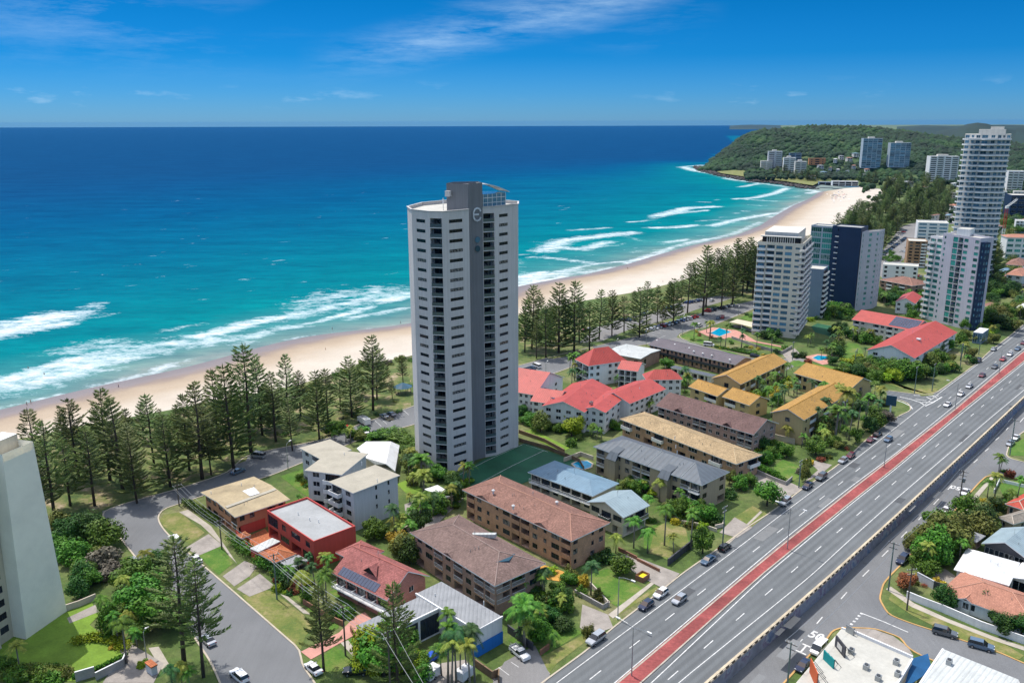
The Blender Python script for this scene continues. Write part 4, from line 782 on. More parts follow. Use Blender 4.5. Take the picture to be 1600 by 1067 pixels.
    def solar2(s, Rc, z, pitch, t0, t1, s0, s1, nu, nv, side=0):
        "array of panels lying on a roof plane above edge AB (side 0) or BC (side 1)"
        a, b_2, c, d = Rc if side == 0 else (Rc[1], Rc[2], Rc[3], Rc[0]); e, f = (b_2-a), (c-b_2)/2; hh = f.length*pitch
        for i in range(nu):
            for j in range(nv):
                ta, tb = t0+(t1-t0)*(i+.04)/nu, t0+(t1-t0)*(i+.94)/nu; sa, sb = s0+(s1-s0)*(j+.04)/nv, s0+(s1-s0)*(j+.94)/nv; C4 = [(ta, sa), (tb, sa), (tb, sb), (ta, sb)]; Pq = [a+e*t_+f*q_ for t_, q_ in C4]; Z4 = [z+.34+hh*q_ for _, q_ in C4]; m_ = MB()
                m_.quad(*[(p.x, p.y, zz_) for p, zz_ in zip(Pq, Z4)], 0)
                for k in range(4): p, q_, za, zb = Pq[k-1], Pq[k], Z4[k-1], Z4[k]; m_.quad((p.x, p.y, za-.08), (q_.x, q_.y, zb-.08), (q_.x, q_.y, zb+.002), (p.x, p.y, za+.002), 1)
                m_.build('solar_panel', [M['solar'], M['metal']], s.t)
    def solar(s, A, B_, C_, z, dz, nu, nv, par=None):
        "solar array on a roof plane: corners A,B along the lower edge at height z, C at the top at z+dz"
        a, b = g(A, z+s.z)-s.o, g(B_, z+s.z)-s.o; c = g(C_, z+dz+s.z)-s.o; u = (b-a)/nu; v = (c-b)/nv
        for i in range(nu):
            for j in range(nv):
                p = a+u*(i+.04)+v*(j+.04); q2 = p+u*.92; r = q2+v*.92; t = p+v*.92; z1 = z+dz*(j+.04)/nv+.12; z2 = z1+dz*.92/nv; m_ = MB()
                m_.quad((p.x, p.y, z1), (q2.x, q2.y, z1), (r.x, r.y, z2), (t.x, t.y, z2), 0)
                for x, y, zx, zy in ((p, q2, z1, z1), (q2, r, z1, z2), (r, t, z2, z2), (t, p, z2, z1)): m_.quad((x.x, x.y, zx-.05), (y.x, y.y, zy-.05), (y.x, y.y, zy+.003), (x.x, x.y, zx+.003), 1)
                m_.build('solar_panel', [M['solar'], M['metal']], s.t)
# ============================================================= main tower
b = Bld('apartment_tower', 'tall pale grey apartment tower with dark central shaft and white emblem', 'tower', (-10, 245), short=None); landmark('735,715', 'the tall grey tower')
o = b.o; HT = 76.4; FH = 2.735
T1, T2, T3, T5 = Vector((-27.8, 238.3)), Vector((-22.4, 233.0)), Vector((-18.9, 232.2)), Vector((-11.9, 238.2))
C1, C2 = Vector((-11.5, 242.6)), Vector((-8.3, 244.9)); T7, T8, T9 = Vector((-4.9, 246.4)), Vector((.1, 252.2)), Vector((1.9, 253.5))
back = [Vector((2.0, 262)), Vector((-4, 268)), Vector((-18, 269)), Vector((-27, 259)), Vector((-30.0, 246.6))]
nF = 27; z0_ = HT-1.6-nF*FH; mb = MB(); body = [T1, T2, T3, T5, C1, C2, T7, T8, T9]+back; L_ = [p-o for p in body]
b.facade(mb, L_[0], L_[1], z0_, FH, ['s']*nF, 'dd'); b.facade(mb, L_[1], L_[2], z0_, FH, ['T']*nF, 'dd', 'gk', depth=2.3)
b.facade(mb, L_[2], L_[3], z0_, FH, ['s']*nF, 'dd')
b.facade(mb, L_[5], L_[6], z0_, FH, ['T']*nF, 'dd', 'gk', depth=2.3); b.facade(mb, L_[6], L_[7], z0_, FH, ['s']*nF, 'dd')
for i in list(range(len(L_))):
    p, q2 = L_[i], L_[(i+1) % len(L_)]
    if i in (0, 1, 2, 5, 6): mb.wallq(p, q2, 0, z0_, 0); mb.wallq(p, q2, z0_+nF*FH, HT)
    elif i in (3, 4): continue
    else: mb.wallq(p, q2, 0, HT)
b.part(mb, 'wall', [M['towergrey'], M['dark']])
core = [T5+Vector((0, .2)), C1, C2, C2+Vector((-1.5, 9)), Vector((-19, 250)), Vector((-20.5, 244)), Vector((-17.5, 241.2))]; cb = MB()
for i in (0, 1): cb.wallq(core[i]-o, core[i+1]-o, 0, HT)
core_top = [p-o for p in [Vector((-12.1, 239.6)), C1+Vector((.02, -.15)), C2, Vector((-9.8, 251)), Vector((-16.8, 249)), Vector((-18.4, 243.6))]]
for i in range(len(core_top)): cb.wallq(core_top[i-1], core_top[i], HT-1.2, HT+6.8)
cb.poly([(p.x, p.y, HT+6.2) for p in core_top]); b.part(cb, 'lift_shaft', [M['coregrey'], M['dark']])
rb = MB(); rb.poly([(p.x, p.y, HT-.9) for p in L_]); b.part(rb, 'roof', [M['membrane_light']])
cp = MB(); strip(cp, L_[0:4], .5, HT, 0, .12); strip(cp, L_[5:]+[L_[0]], .5, HT, 0, .12); b.part(cp, 'parapet', [M['towergrey']])
# glazed rooftop room with a curved white roof
gm_ = MB(); pr = [p-o for p in [Vector((-8.2, 246.5)), Vector((-1.8, 252.5)), Vector((-5, 258)), Vector((-12, 256))]]; gm_.prism(pr, HT-.9, HT+3.4, 0)
rf_ = b.part(gm_, 'rooftop_room', [M['bglass']]); fm2 = MB()
for i in range(4):
    p, q2 = pr[i], pr[(i+1) % 4]
    for k in range(5): x_ = p.lerp(q2, k/5); fm2.box((x_.x, x_.y, HT+1.2), (.14, .14, 4.4), TH)
    for z_ in (HT+.9, HT+2.3): fm2.tube([(p.x, p.y, z_), (q2.x, q2.y, z_)], .08, 4)
fm2.build('frame', M['trim'], rf_)
rc = MB(); n_ = 7; pv = None
for k in range(n_+1):
    t = k/n_; zc_ = HT+3.5+2.9*cos(t*pi/2*.95); A_ = (pr[0]+Vector((-.6, -.2))).lerp(pr[1]+Vector((1.2, .3)), t); B2 = (pr[3]+Vector((-.6, .6))).lerp(pr[2]+Vector((1.2, .6)), t)
    cur = ((A_.x, A_.y, zc_), (B2.x, B2.y, zc_))
    if pv: rc.quad(pv[0], cur[0], cur[1], pv[1], 0); rc.quad((pv[0][0], pv[0][1], pv[0][2]-.25), (cur[0][0], cur[0][1], cur[0][2]-.25), cur[0], pv[0], 0); rc.quad(pv[1], cur[1], (cur[1][0], cur[1][1], cur[1][2]-.25), (pv[1][0], pv[1][1], pv[1][2]-.25))
    pv = cur
rc.quad(pv[0], pv[1], (pv[1][0], pv[1][1], pv[1][2]-.25), (pv[0][0], pv[0][1], pv[0][2]-.25)); rc.build('curved_roof', M['sheet_white'], rf_)
for s_, z_ in (('S440,250', 0), ('S380,262', 1)):
    p = g(s_, HT)-o; a_ = MB(); a_.tube([(p.x, p.y, HT-.9), (p.x, p.y, HT+2.6)], .09, 5); a_.box((p.x, p.y, HT+1.6), (.5, .25, 1.2)); b.part(a_, 'antenna', M['sheet_white'])
p = (Vector((-18.4, 243.6))+Vector((-12.1, 239.6)))/2-o; a_ = MB(); a_.box((p.x-2.6, p.y+.6, HT+4), (1.6, .9, 1.6), -.6); b.part(a_, 'vent_hood', M['towergrey'])
# emblem: a looped letter-like ring sign, built from bent bars on the shaft
nd = (C2-C1).normalized(); nn = Vector((nd.y, -nd.x)); ec = (C1+C2)/2-o+nn*.14; em = MB()
def bar2(P2, wd=.55):
    for (x1, y1), (x2, y2) in zip(P2, P2[1:]):
        L = hypot(x2-x1, y2-y1); tx, ty = (x2-x1)/L, (y2-y1)/L; nx_, ny_ = -ty*wd/2, tx*wd/2; pl = [(x1+nx_-tx*wd*.2, y1+ny_-ty*wd*.2), (x1-nx_-tx*wd*.2, y1-ny_-ty*wd*.2), (x2-nx_+tx*wd*.2, y2-ny_+ty*wd*.2), (x2+nx_+tx*wd*.2, y2+ny_+ty*wd*.2)]
        f3 = lambda q, t: (ec.x+nd.x*q[0]*.78+nn.x*t, ec.y+nd.y*q[0]*.78+nn.y*t, 74.4+q[1]*.76)
        em.poly([f3(q, .12) for q in pl]); 
        for i in range(4): em.quad(f3(pl[i], 0), f3(pl[(i+1) % 4], 0), f3(pl[(i+1) % 4], .12), f3(pl[i], .12))
bar2([(1.45, 1.2), (1.0, 2.0), (0, 2.35), (-1.0, 2.0), (-1.6, .9), (-1.6, -.9), (-1.0, -2.0), (0, -2.35), (1.0, -2.0), (1.45, -1.2)], .62); bar2([(-1.5, 0), (.55, 0)], .6)
em.build('emblem', mat('emblem_grey', (.62, .65, .70)), b.t)
for z_ in (64.6, 67.2): 
    f2 = MB(); f2.tube([(ec.x+nn.x*.02, ec.y+nn.y*.02, z_), (ec.x+nn.x*.1, ec.y+nn.y*.1, z_)], .9, 12); f2.build('shaft_vent', M['bglass'], b.t)
V = Vector
def n_(rows, n): return [rows]*n
# ---- cream slab tower, lower left ----
b = Bld('apartment_tower', 'cream tower at the left edge with a wide blank slab wall tapering upward', 'tower', 'O310,565'); landmark('60,900', 'the cream slab tower')
o = b.o; zt = 39.0
A0, B0 = g('O300,570')-o, g('O760,250')-o
def on_wall(px):
    lo, hi = -.5, 1.5
    for _ in range(40):
        m_ = (lo+hi)/2; p = A0.lerp(B0, m_)+o
        if prj(p.x, p.y, zt)[0] < px: lo = m_
        else: hi = m_
    return A0.lerp(B0, lo)
A1, B1 = on_wall(3.5), on_wall(51.5); ew = (B0-A0).normalized(); dn = V((-ew.y, ew.x)); dp = dn*7.5; mb = MB(); f3 = lambda p, z: (p.x, p.y, z)
C0, D0 = B0+dn*9, A0+dn*9; nseg = 10
def ring(t):
    a, c = A0.lerp(A1, t), B0.lerp(B1, t); return [a, c, c+dn*(9+(dp.length-9)*t), a+dn*(9+(dp.length-9)*t)]
for i in range(nseg):
    t0, t1 = i/nseg, (i+1)/nseg; r0_, r1_ = ring(t0), ring(t1)
    for j in range(4): k = (j+1) % 4; mb.quad(f3(r0_[j], zt*t0), f3(r0_[k], zt*t0), f3(r1_[k], zt*t1), f3(r1_[j], zt*t1), 0, [(0, zt*t0), (9, zt*t0), (9, zt*t1), (0, zt*t1)])
top = ring(1); mb.poly([f3(p, zt-1.6) for p in top]); [mb.quad(f3(top[j], zt), f3(top[j-1], zt), f3(top[j-1], zt-1.6), f3(top[j], zt-1.6)) for j in range(4)]; b.part(mb, 'slab_wall', [M['slab'], M['dark']], None)
mb = MB(); q_ = [top[1].lerp(top[2], .5), top[2], top[3], top[0].lerp(top[3], .5)]; mb.prism(q_, zt-1.6, zt+1.2, 0, 1); b.part(mb, 'rooftop_room', [M['cream'], M['sheet_white']])
e = (A0-B0).normalized(); f_ = V((-e.y, e.x)); f_ = f_ if f_.dot(dn) > 0 else -f_
p0 = A0+dn*3.2-e*.5; W0 = p0+e*13
b.wing([W0, p0, p0+dn*10, W0+dn*10], 38, n_('Bww', 13), 2.85, M['cream'], ('flat', M['membrane_beige'], .6), 0, n_('.', 13), 'dd', 'sw')
p1 = p0+e*4.3+dn*(-1.0)
b.wing([W0+dn*1-e*1.5, p1, p1+dn*8, W0+dn*8], 36.5, n_('Bb', 12), 2.9, M['cream'], ('flat', M['membrane_beige'], .5), 0, n_('n', 12), 'dd', 'sw')
# ---- tan roofed house ----
b = Bld('flats', 'two storey orange-brown house with low tan roof and white skylight by the street bend', 'house', 'b300,440', short='the tan roofed house'); landmark
Rc = b.rect('b158,325', 'b293,423', 'b497,345', 5.6)
b.wing(Rc, 5.6, ['WwWWb', 'wWggw'], 2.75, mat_render('orange_brown_render', (.52, .26, .15)), ('gable', .07, M['membrane_tan'], 1, M['trim']), .9, ['ww.bw', 'gw.wg'], 'bb', 'rwk')
sk = MB(); P_ = [g(q, 6.3)-b.o for q in ('b322,320', 'b352,340', 'b390,328', 'b368,305')]; sk.prism(P_, 5.9, 6.55); b.part(sk, 'skylight', M['sheet_white'])
sk = MB(); P_ = [g(q, 6.2)-b.o for q in ('b255,380', 'b262,386', 'b455,315', 'b448,309')]; sk.prism(P_, 5.9, 6.45); b.part(sk, 'roof_step', M['membrane_beige'])
b.vent('b318,296', 6.2, 'pipe'); b.vent('b200,330', 6.0, 'pipe')
# ---- red house with walled court ----
b = Bld('red_house', 'bright red flat-roofed house with grey roof and red parapet', 'house', 'b600,560', short='the red flat-roofed house')
b.wing(b.rect('b418,400', 'b600,522', 'b762,460', 6.6), 6.6, ['GwWw', 'gWgG'], 3.0, M['redwall'], ('flat', M['membrane_grey'], .55, mat_render('red_coping', (.55, .09, .08))), 0, ['...', 'n..'], 'dd')
for s_ in ('b540,410', 'b585,432', 'b620,440'): b.vent(s_, 6.7, 'pipe')
yw = thing('courtyard_wall', 'red courtyard wall with terracotta paving beside the red house', 'wall', (*g('b350,520'), 0)); yo = g('b350,520')
mb = MB(); P_ = [p-yo for p in pts('b300,500 b345,560 b400,585')]; strip(mb, P_, .3, 0, 0, 2.1); P_ = [p-yo for p in pts('b318,492 b412,458')]; strip(mb, P_, .3, 0, 0, 2.6); mb.build('wall', M['redwall'], yw)
mb = MB(); mb.prism([p-yo for p in pts('b330,500 b410,465 b440,500 b360,560')], .0, .05); mb.build('paving', M['tile_orange'], yw)
b = Bld('gatehouse', 'tiny terracotta tiled gatehouse at the corner of the red courtyard', 'gatehouse', 'b325,520'); b.wing(b.rect('b297,492', 'b318,506', 'b352,490', 2.6), 2.6, ['.'], 2.5, M['redwall'], ('hip', .5, M['tile_orange']), .3)
b = Bld('garage', 'low garage with orange clay hip roof beside the red house', 'garage', 'b440,620'); Rc = b.rect('b385,562', 'b445,602', 'b532,566', 2.8)
b.wing(Rc, 2.8, ['gg'], 2.7, M['redwall'], ('hip', .42, M['tile_orange']), .4, ['gg'])
b = Bld('carport', 'pale blue-grey flat carport roof between the red courtyard and garage', 'carport', 'b400,560'); b.wing(b.rect('b354,543', 'b384,558', 'b470,516', 2.9), 2.9, ['.'], 2.7, M['redwall'], ('flat', M['sheet_pale'], 0), .1)
b = Bld('carport', 'dark flat carport roof right of the orange tiled garage', 'carport', 'b520,620'); b.wing(b.rect('b470,600', 'b510,622', 'b580,590', 2.5), 2.5, ['g'], 2.4, M['brnwall'], ('flat', M['sheet_grey'], 0), .2, ['g'])
# ---- white stepped apartments ----
b = Bld('apartment_block', 'pale grey four storey apartment block with three stepped beige flat roofs', 'apartments', 'b757,480', short='the stepped pale grey apartments')
rf_ = ('flat', M['membrane_beige'], 0)
b.wing(b.rect('u135,310', 'u385,443', 'u745,325', 10.2), 10.2, n_('wb', 3)+['gw'], 2.55, M['lav'], rf_, .5, n_('', 4), 'ww', 'swk', out=1.4)
b.wing(b.rect('u350,463', 'u640,632', 'u955,376', 10.7), 10.7, n_('wB', 3)+['gg'], 2.6, M['lav'], rf_, .5, n_('', 4), 'ww', 'swk', out=1.4)
b.wing(b.rect('u550,688', 'u775,850', 'u1335,635', 10.5), 10.5, n_('Bw', 3)+['gw'], 2.6, M['lav'], rf_, .5, n_('...n.n.', 3)+['.......'], 'dw', 'swk', out=1.4)
for s_ in ('u670,390', 'u880,500', 'u1062,705'): b.vent(s_, 10.8, 'pipe')
# ---- white pavilion ----
b = Bld('pavilion', 'low building with folded bright white sheet roof beside the tall tower', 'pavilion', 'u1100,480', short='the white folded roof')
o = b.o; zz_ = lambda s_, z: (*(g(s_, z)-o), z)
mb = MB(); P1 = [zz_('u820,305', 3.4), zz_('u935,425', 3.4), zz_('u1040,492', 3.4), zz_('u1165,490', 5.4), zz_('u1225,225', 5.4), zz_('u930,225', 3.6)]; mb.poly(P1, 0, [(p[0], p[1]) for p in P1]); P2 = [zz_('u1165,490', 5.4), zz_('u1275,578', 3.4), zz_('u1328,270', 3.4), zz_('u1225,225', 5.4)]; mb.poly(P2, 0, [(p[1], p[0]) for p in P2])
ol = [P1[0], P1[1], P1[2], P1[3], P2[1], P2[2], P1[4], P1[5]]
for i in range(len(ol)):
    p, q2 = ol[i], ol[(i+1) % len(ol)]; mb.quad((p[0], p[1], p[2]-.3), (q2[0], q2[1], q2[2]-.3), q2, p, 0)
b.part(mb, 'roof', [M['sheet_white']]); mb = MB(); c_ = sum((V(p[:2]) for p in ol), V((0, 0)))/len(ol); mb.prism([c_+(V(p[:2])-c_)*.93 for p in ol], 0, 3.3); b.part(mb, 'wall', [M['cream']])
# ---- small garden structures ----
b = Bld('garden_pavilion', 'small square pale roofed pergola among palms below the tall tower', 'pergola', 'v600,560'); b.wing(b.rect('v450,462', 'v640,572', 'v745,500', 3.2), 3.2, ['g'], 3, M['cream'], ('hip', .12, M['sheet_white']), .3, ['g'])
# ---- red tiled house ----
b = Bld('red_tiled_house', 'dusty red brick house with red tiled gable roof and a row of solar panels', 'house', 'c262,800', short='the red tiled house with solar panels')
Rc = b.rect('c45,640', 'c262,748', 'c428,652', 5.0)
ro = b.wing(Rc, 5.0, ['BBBBB', 'gwgwg'], 2.5, M['redbrick'], ('gable', .62, M['tile_red'], 0), .7, ['..w.', '....'], 'ww', 'rww', out=1.6)
a, bb_, c, d = Rc; e = (bb_-a).normalized(); f = (c-bb_).normalized(); W_ = (c-bb_).length; hh = W_/2*.62
def gablet(Rc, ro, t, wd, pitch, zt, m, wallm, fo=.4):
    a, bb_, c, d = Rc; e = (bb_-a).normalized(); f = (c-bb_).normalized(); hW = (c-bb_).length/2; p = a+e*(bb_-a).length*t+f*fo; z0 = zt+.22+fo*pitch; h_ = wd/2*pitch; run = h_/pitch; mb = MB()
    L, R_, T = p-e*wd/2-f*.3, p+e*wd/2-f*.3, p-f*.3; Tb = p+f*(run); f3 = lambda q, z: (q.x, q.y, z)
    mb.poly((f3(L, z0), f3(T, z0+h_), f3(Tb, z0+h_)), 0, [(0, 0), (2, 2), (4, 2)]); mb.poly((f3(T, z0+h_), f3(R_, z0), f3(Tb, z0+h_)), 0, [(0, 0), (2, -2), (4, 2)])
    mb.poly((f3(L+f*.35, z0), f3(R_+f*.35, z0), f3(T+f*.35, z0+h_-.1)), 1); mb.build('gablet', [m, wallm], ro)
gablet(Rc, ro, .55, 4.6, .75, 5.1, M['tile_red'], M['dark'], 2.6); 
b.solar2(Rc, 5.0, .62, .1, .78, .03, .33, 13, 1)
b.wing(b.rect('c60,560', 'c150,605', 'c230,545', 5.0), 5.0, ['ww', 'ww'], 2.5, M['redbrick'], ('hip', .5, M['tile_red']), .6)
# ---- shop with blue wall ----
b = Bld('shop', 'L shaped shop with ribbed grey roof, white walls and bright blue lower band', 'shop', 'c612,960', short='the shop with the blue wall')
RA = b.rect('c215,815', 'c212,902', 'c470,778', 5.3); b.wing(b.rect('c374,722', 'c612,868', 'c718,815', 5.5), 5.5, ['...W'], 5.3, M['white'], ('flat', M['sheet_grey'], 0), .05, ['.'], 'dd')
b.wing(RA, 5.42, ['.'], 5.2, M['white'], ('flat', M['sheet_grey'], 0), .05, ['WGG'], 'dd')
Rb = b.rect('c374,722', 'c612,868', 'c718,815', 5.5); mb = MB(); e = (Rb[2]-Rb[1]).normalized(); nrm_ = V((e.y, -e.x)); mb.prism([Rb[1]+nrm_*.02, Rb[2]+nrm_*.02, Rb[2]+nrm_*.1, Rb[1]+nrm_*.1], 0, 2.6)
e = (Rb[1]-Rb[0]).normalized(); n2 = V((e.y, -e.x)); mb.prism([Rb[1]+n2*.02, Rb[1]+n2*.1, Rb[1]+n2*.1-e*1.8, Rb[1]+n2*.02-e*1.8], 0, 3.2); b.part(mb, 'blue_band', [M['skyblue']])
mb = MB(); strip(mb, [Rb[2], Rb[1], Rb[0]], .3, 5.5, 0, .45); strip(mb, [RA[1], RA[2]], .3, 5.4, 0, .35); b.part(mb, 'parapet', [M['white']])
for s_ in ('c340,800', 'c450,730', 'c640,760'): b.vent(s_, 5.6, 'pipe')
# ---- brown tiled block ----
b = Bld('flats', 'three storey brown brick flats under a hipped dark brown tiled roof', 'flats', 'c683,790', short='the dark brown tiled flats')
Rc = b.rect('c352,483', 'c683,692', 'c862,592', 7.6)
ro = b.wing(Rc, 7.6, ['wWbwbwbb', 'wWbwbwbb', 'g.gwgwgg'], 2.5, M['brnwall'], ('hip', .34, M['tile_brown']), .8, ['bbw', 'bbw', '.gg'], 'db', 'rtw', depth=2.2)
gablet(Rc, ro, .47, 3.2, .34, 7.6, M['tile_brown'], M['brnwall'])
mb = MB(); P_ = [g(q, 9.3)-b.o for q in ('c690,598', 'c708,570', 'c762,565', 'c738,592')]; mb.prism(P_, 8.6, 9.5); mb.build('skylight', M['bglass'], ro)
mb = MB(); P_ = [g(q, 9.6)-b.o for q in ('c590,492', 'c598,484', 'c690,484', 'c685,492')]; mb.prism(P_, 9.0, 9.9); mb.build('roof_step', M['sheet_pale'], ro)
# ---- terracotta block ----
b = Bld('flats', 'long three storey terracotta brick flats with hipped terracotta tiled roof and balconies', 'flats', 'd355,590', short='the terracotta roofed flats')
Rc = b.rect('c555,315', 'c982,517', 'd495,438', 7.8)
ro = b.wing(Rc, 7.8, ['bw.nWbbwnWb', 'bwnnWbbwnWb', 'gwnnWggwnWg'], 2.55, M['terwall'], ('hip', .33, M['tile_terra']), .8, ['w.nw', 'w.nw', 'n.w.'], 'dd', 'stw', depth=2.2)
gablet(Rc, ro, .2, 4.5, .4, 7.7, M['tile_terra'], M['terwall']); gablet(Rc, ro, .74, 4.5, .4, 7.7, M['tile_terra'], M['terwall'])
for s_ in ('c677,325', 'c755,385', 'd300,370'): b.vent(s_, 9.3, 'whirly')
# ---- blue-grey pair ----
b = Bld('flats', 'long two storey flats under a low blue-grey sheet roof, half in tower shade', 'flats', 'd420,380', short='the blue-grey roofed flats')
b.wing(b.rect('d186,246', 'd440,341', 'd575,300', 5.0), 5.0, ['BBBBBB', 'ggwggw'], 2.5, M['cream'], ('hip', .22, M['sheet_bluegrey']), .7, ['.', '.'], 'dd', 'rww')
b = Bld('gabled_house', 'two storey cream house with pale blue-grey gabled roof facing the highway', 'house', 'd550,480', short='the blue-grey gabled house')
b.wing(b.rect('d415,363', 'd560,425', 'd664,376', 5.6), 5.6, ['WBW', 'w.g'], 2.7, M['cream'], ('gable', .36, M['sheet_teal'], 1), .7, ['WB', 'gg'], 'dd', 'gww')
# ---- charcoal roofed flats ----
b = Bld('flats', 'cream three storey flats with charcoal sheet roof and steep roof bays', 'flats', 'd868,380', short='the charcoal roofed flats')
Rc = b.rect('d442,146', 'd866,298', 'd963,240', 8.2); SL = mat_corr('slate_sheet_roof', (.105, .125, .145), pitch=1.6)
ro = b.wing(Rc, 8.2, ['b.wwbb.wwbB', 'b.wwbb.wwbB', 'g.wwgg.wwgg'], 2.7, M['sand'], ('hip', .36, SL), .7, ['w.w', 'w.w', 'w.g'], 'bb', 'rww', depth=2)
a, bb_, c, d = Rc; e = (bb_-a).normalized(); f = (c-bb_).normalized(); L_ = (bb_-a).length
for t_ in (.175, .66):
    p = a+e*L_*t_; mb = MB(); q0 = [p-f*1.0, p+e*2.6-f*1.0, p+e*2.6+f*1, p+f*1]; mb.prism(q0, 0, 7.2, 0, 0); mb.build('bay', M['sand'], b.t)
    mb = MB(); f3 = lambda q, z: (q.x, q.y, z); u0_, u1_ = p-e*.5-f*1.5, p+e*3.1-f*1.5; v0_, v1_ = p-e*.2+f*.2, p+e*2.8+f*.2; w0_, w1_ = v0_+f*3, v1_+f*3
    mb.quad(f3(u0_, 7.0), f3(u1_, 7.0), f3(v1_, 8.9), f3(v0_, 8.9), 0, [(0, 0), (3, 0), (3, 3), (0, 3)]); mb.quad(f3(v0_, 8.9), f3(v1_, 8.9), f3(w1_, 9.6), f3(w0_, 9.6)); mb.poly((f3(u0_, 7.0), f3(v0_, 8.9), f3(v0_, 7.0))); mb.poly((f3(u1_, 7.0), f3(v1_, 7.0), f3(v1_, 8.9))); mb.build('bay_roof', SL, ro)
for t_ in (.34, .52, .82):
    mb = MB(); p = a+e*L_*t_+f*.2; q2 = a+e*L_*t_+f*(c-bb_).length/2; k = (c-bb_).length/2*.36; mb.tube([(p.x, p.y, 8.55), (q2.x, q2.y, 8.5+k)], .12, 4); mb.build('roof_seam', M['sheet_pale'], ro)
for s_ in ('d770,170', 'h905,730', 'h910,780'): b.vent(s_, 9.8, 'pipe')
# ---- tan roof ----
b = Bld('flats', 'long low brick flats with hipped tan tiled roof and curved white balconies', 'flats', 'e392,280', short='the tan tiled flats')
b.wing(b.rect('h597,623', 'h1247,876', 'h1358,812', 5.8), 5.8, ['BwwBwwWnBw', 'wwgwwgwwgw'], 2.6, M['tanwall'], ('hip', .30, M['tile_tan']), .8, ['wB', 'ww'], 'ww', 'sww')
# ---- plum roof ----
b = Bld('flats', 'three storey pinkish brick flats under a plum-brown gabled roof', 'flats', 'k632,850', short='the plum roofed flats')
Rc = b.rect('k85,622', 'k632,783', 'k745,712', 6.8)
ro = b.wing(Rc, 6.8, ['bwwwwbbwwwWbb', 'bwwwwbbwwwWbb', 'gwww.ggwwwwgg'], 2.35, M['pinkwall'], ('gable', .42, M['tile_purple'], 0), .7, ['wnw', 'wnw', 'w.w'], 'ww', 'rww')
gablet(Rc, ro, .24, 3.5, .6, 6.8, M['tile_purple'], M['tile_purple']); gablet(Rc, ro, .74, 3.5, .6, 6.8, M['tile_purple'], M['tile_purple'])
# ---- ochre complex ----
for (A_, B__, C__, z, r0, r1, ax, lab) in [('k412,460', 'k560,503', 'k820,378', 6.6, ['.w.', '...'], ['bwbwbwwbw', 'gwgwgwwgw'], 1, 'ochre roofed block farthest left, its long side facing the palm court'),
    ('k268,515', 'k430,570', 'k492,530', 5.2, ['wb', 'ww'], ['', ''], 0, 'short ochre roofed block, the left half of the low stepped pair'), ('k455,570', 'k608,620', 'k676,572', 5.2, ['bw', 'ww'], ['w', 'w'], 0, 'short ochre roofed block, the right half of the low stepped pair'),
    ('k742,648', 'k912,702', 'k1172,548', 8.4, ['.w.', '.w.', '...'], ['nbnbnwb', 'nbnbnwb', 'nwnwnww'], 1, 'tallest ochre roofed block with its yellow gable wall near the highway'),
    ('k852,440', 'k1170,530', 'k1250,478', 6.2, ['bw.bwbwb', 'gw.gwgwg'], ['w', 'w'], 0, 'ochre roofed block along the back of the complex by the side lawn')]:
    b = Bld('resort_block', lab, 'apartments', B__, group='ochre roofed resort blocks'); b.wing(b.rect(A_, B__, C__, z), z, r0, z/len(r0), M['yelwall'], ('gable', .42, M['tile_ochre'], ax), .6, r1, 'dd', 'sww')
landmark('k740,600', 'the ochre roofed resort'); landmark('k560,420', 'the left ochre roofed block')
# ---- white resort with red roofs ----
b = Bld('resort', 'white resort of joined wings with bright red sheet roofs around a pool court', 'resort', 'h410,700', short='the white resort with red roofs')
RR = lambda p, ax: ('gable', p, M['sheet_red'], ax)
b.wing(b.rect('h-120,470', 'h128,492', 'h292,392', 7.4), 7.4, n_('wwwwwww', 3), 2.4, M['white'], RR(.42, 0), .5, n_('ww', 3), 'ww')
b.wing(b.rect('h133,500', 'h250,545', 'h330,480', 6.8), 6.8, n_('www', 2)+['www'], 2.3, M['white'], RR(.4, 0), .5, n_('', 3), 'ww')
b.wing(b.rect('h252,487', 'h404,588', 'h560,455', 7.4), 7.4, n_('wwww', 3), 2.4, M['white'], RR(.35, 1), .5, n_('wn', 3), 'ww')
b.wing(b.rect('h395,560', 'h520,590', 'h648,488', 7.4), 7.4, n_('www', 3), 2.4, M['white'], RR(.3, 1), .5, n_('wwww', 3), 'ww')
b.wing(b.rect('h560,460', 'h655,540', 'h858,457', 6.8), 6.8, n_('w', 3), 2.25, M['white'], RR(.35, 1), .5, n_('wwwwwww', 3), 'ww')
b.wing(b.rect('h690,375', 'h745,408', 'h950,405', 7.4), 7.4, n_('wb', 3), 2.4, M['white'], ('hip', .75, M['sheet_red']), .5, n_('.wwww', 3), 'ww')
b.wing(b.rect('h400,285', 'h425,330', 'h640,300', 8.4), 8.4, n_('bb', 3), 2.7, M['white'], ('hip', .95, M['sheet_red']), .5, n_('ww.ww.', 3), 'ww')
b.wing(b.rect('h585,345', 'h700,360', 'h745,320', 7.2), 7.2, n_('bbb', 3), 2.3, M['white'], RR(.4, 0), .5, n_('', 3), 'ww')
mb = MB(); P_ = [g(q, 7.9)-b.o for q in ('h150,480', 'h235,515', 'h262,470', 'h180,452')]; mb.prism(P_, 7.55, 8.3); b.part(mb, 'solar_heater', [M['solar']])
b.vent('h440,540', 8.6, 'unit'); b.vent('h708,458', 8.3, 'pipe')
